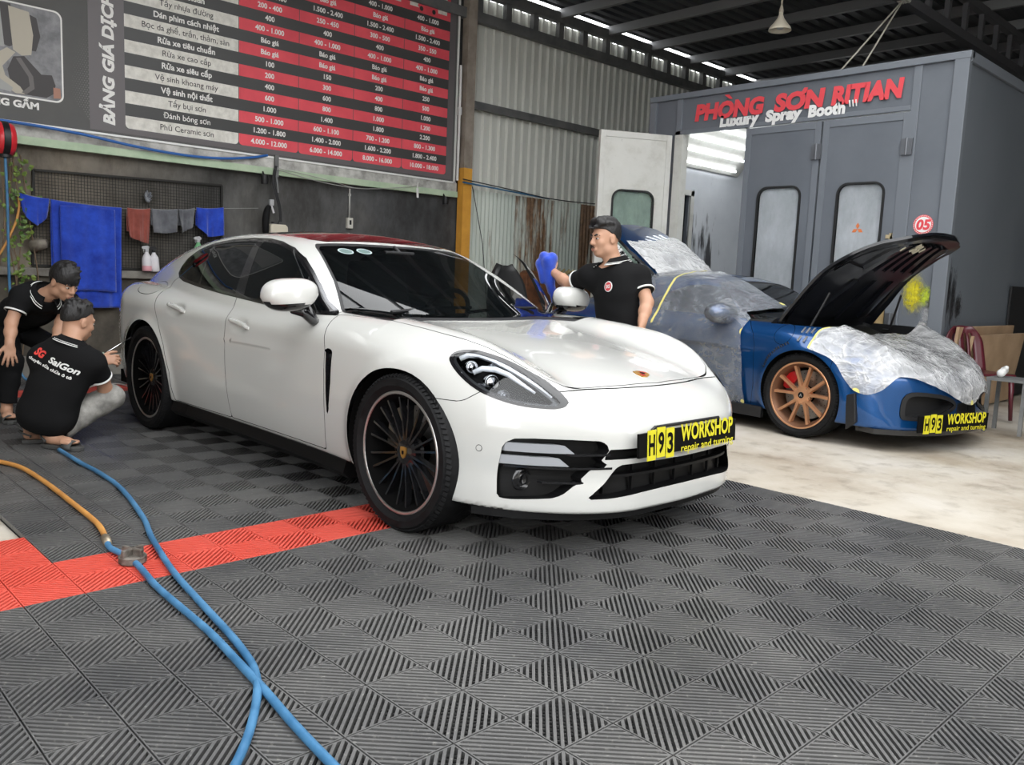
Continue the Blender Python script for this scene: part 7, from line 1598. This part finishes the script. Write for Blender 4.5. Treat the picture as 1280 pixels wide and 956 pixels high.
# right of the blue coupe: chair, stool, cardboard, shelf box
ch = thing('plastic_chair', 'wine red plastic chair with slotted back beside the spray booth', 'chair', (-.62, 7.05, 0), math.radians(-35)); WINE = mat('wine_red_plastic', (.085, .010, .018), .35, 0, .3)
b = MB(); v = []; nk, ni = 14, 12
for k in range(nk+1):
    for i in range(ni+1):
        a = (k/nk-.5)*2; z = .43+.44*i/ni; w_ = .23*(1-.12*(i/ni))*(math.sqrt(max(0, 1-max(0, (i/ni-.55)/.45)**2.2*.75))); v.append((-.20-.10*(i/ni)-.05*(1-a*a), w_*a, z))
f = [(k*(ni+1)+i, k*(ni+1)+i+1, (k+1)*(ni+1)+i+1, (k+1)*(ni+1)+i) for k in range(nk) for i in range(ni) if not (k in (3, 5, 8, 10) and 2 <= i <= 9)]
b.add(v, f); o = b.build('backrest', WINE, ch, smooth=True); md = o.modifiers.new('s', 'SOLIDIFY'); md.thickness = .016
b = MB(); b.prism([(-.22, -.20), (.22, -.23), (.24, .0), (.22, .23), (-.22, .20)], .42, .445); b.build('seat', WINE, ch, bevel=.01)
for x, y in ((.19, .20), (.19, -.20), (-.19, .18), (-.19, -.18)): b = MB(); b.tube([(x, y, .43), (x*1.15, y*1.1, 0)], [.026, .018], 10); b.build('leg', WINE, ch, smooth=True)
st = thing('metal_stool', 'small grey metal stand beside the red chair at the right edge', 'stand', (-.12, 6.30, 0)); b = MB(); b.box((-.16, -.16, .455), (.16, .16, .48)); b.build('top', STEELG, st)
for x in (-.14, .14):
    for y in (-.14, .14): b = MB(); b.bar((x, y, 0), (x, y, .46), .03, .03); b.build('leg', STEELG, st)
b = Blob(.01); b.rc((0, -.05, 0), (0, .05, .02), .035, .03); b.rc((0, .02, .03), (.03, -.02, .05), .025, .02); o = b.make('crumpled_paper', TRIM, None, .008); o.location = (-.20, 6.3, .515); setp(o, 'crumpled white paper lying on the grey metal stand', 'paper')
t = MB(); t.box((-.96, 7.15, 0), (-.93, 8.9, .86), rot=Matrix.Rotation(math.radians(4), 3, 'Y'), piv=(-.95, 8, 0)); t.box((-.90, 7.3, 0), (-.87, 9.0, .78), rot=Matrix.Rotation(math.radians(7), 3, 'Y'), piv=(-.9, 8, 0)); cb = t.build('cardboard_sheet', mat('brown_cardboard', (.40, .27, .16), .8, fn=mottled((.34, .225, .13), (.46, .32, .20), 3, (.7, .9), 0, 6))); setp(cb, 'brown cardboard sheets leaning on the side of the spray booth', 'cardboard')
t = MB(); t.box((-.985, 9.0, 0), (-.965, 10.2, 1.30)); setp(t.build('dark_panel', mat('black_sheet', (.012, .012, .013), .6)), 'black panel standing behind the cardboard at the right edge', 'panel')
bx = thing('wooden_crate', 'pale wooden crate on a stand behind the windshield of the blue coupe', 'crate', (-1.75, 6.72, 0)); t = MB(); WOOD = mat('pale_wood', (.50, .36, .17), .7, fn=mottled((.40, .27, .12), (.58, .43, .22), 5)); t.box((-.24, -.14, .70), (.24, .14, .72)); t.box((-.24, -.14, .72), (-.22, .14, 1.0)); t.box((.22, -.14, .72), (.24, .14, 1.0)); t.box((-.24, .12, .72), (.24, .14, 1.0)); t.box((-.24, -.14, .985), (.24, .14, 1.0)); t.box((-.01, -.13, .72), (.01, .13, .985)); t.build('crate_box', WOOD, bx)
t = MB(); 
for x in (-.2, .2):
    for y in (-.11, .11): t.bar((x, y, 0), (x, y, .70), .04, .04)
t.build('crate_legs', WOOD, bx); t = MB(); t.box((-.20, -.10, .72), (-.06, .08, .84)); t.box((.05, -.10, .72), (.18, .06, .80)); t.build('crate_contents', RD, bx)
# hoses on the floor
HZ = .013
def fl(px): return px
hose('floor_hose', 'blue hose on the tiles running from the squatting man to the lower edge', FLOORB, .0125, BHOSE, n=12)
hz = thing('spliced_hose', 'orange hose joined to a teal hose, snaking over the red tiles', 'hose', tuple(FLOORO[0]))
o0 = Vector(FLOORO[0])
for nm, P, m in (('orange_section', FLOORO, OHOSE), ('teal_section', FLOORT, BHOSE)): b = MB(); b.tube([p-o0 for p in curve_pts(P, 12)], .0125, 12); b.build(nm, m, hz, smooth=True)
b = MB(); a = Vector(FLOORO[-1])-o0; c = Vector(FLOORT[1])-o0; b.tube([a+(c-a)*-.15, a+(c-a)*.2, a+(c-a)*.6], [.017, .019, .016], 12); b.build('hose_coupling', mat('dull_brass', (.36, .30, .22), .4, .7), hz, smooth=True)
kn = thing('hose_guide_knob', 'round dark handwheel knob the teal hose passes through on the red tiles', 'knob', FLOORK, .4); t = MB(); t.lathe([(.001, .0), (.045, .0), (.052, .006), (.052, .028), (.045, .034), (.001, .034)], 30, 'z'); KM = mat('dirty_grey_metal', (.11, .10, .085), .6, .4, fn=mottled((.07, .06, .05), (.20, .18, .155), 30)); t.build('knob_disc', KM, kn, ang=40); t = MB(); t.box((-.050, -.008, .02), (.050, .008, .062)); t.box((-.008, -.05, .02), (.008, .05, .062)); t.build('knob_ribs', KM, kn, bevel=.004)
# cloth in the standing man's hand, spray gun in the squatting man's hand
b = Blob(.02); h0 = np.array(CLOTHP); r = random.Random(4)
for k in range(9): b.rc(h0+np.array([r.uniform(-.05, .05), r.uniform(-.04, .04), r.uniform(-.02, .06)]), h0+np.array([r.uniform(-.03, .05), r.uniform(-.02, .05), -.06-r.uniform(0, .16)]), .032, .020)
b.rc(h0+[-.02, 0, .06], h0+[.06, .03, -.26], .03, .02); b.post.append(folds(3, .006, (22, 22, 16))); o = b.make('microfiber_cloth', BLUET, None, .007); setp(o, 'blue microfiber cloth held against the open door by the standing man', 'cloth')
g = thing('spray_gun', 'slim silver spray lance held by the squatting man, pointing at the sedan', 'spray gun', tuple(GUNP)); d = Vector(GUND).normalized(); t = MB(); t.tube([-d*.10, d*.02], [.012, .014], 10); t.build('grip', mat('gun_green_grey', (.30, .36, .30), .45), g, smooth=True); t = MB(); t.tube([d*.02, d*.26], .005, 8); t.build('lance', CHROME, g, smooth=True); t = MB(); t.tube(curve_pts([d*.0+Vector((0, 0, .0)), d*.02+Vector((0, 0, -.035)), d*.05+Vector((0, 0, -.045)), d*.07+Vector((0, 0, -.03))], 5), .003, 6); t.build('trigger', CHROME, g, smooth=True)
hose('thin_air_line', 'thin pale air line on the far tiles behind the squatting man', AIRL, .006, mat('pale_line', (.48, .46, .42), .6))
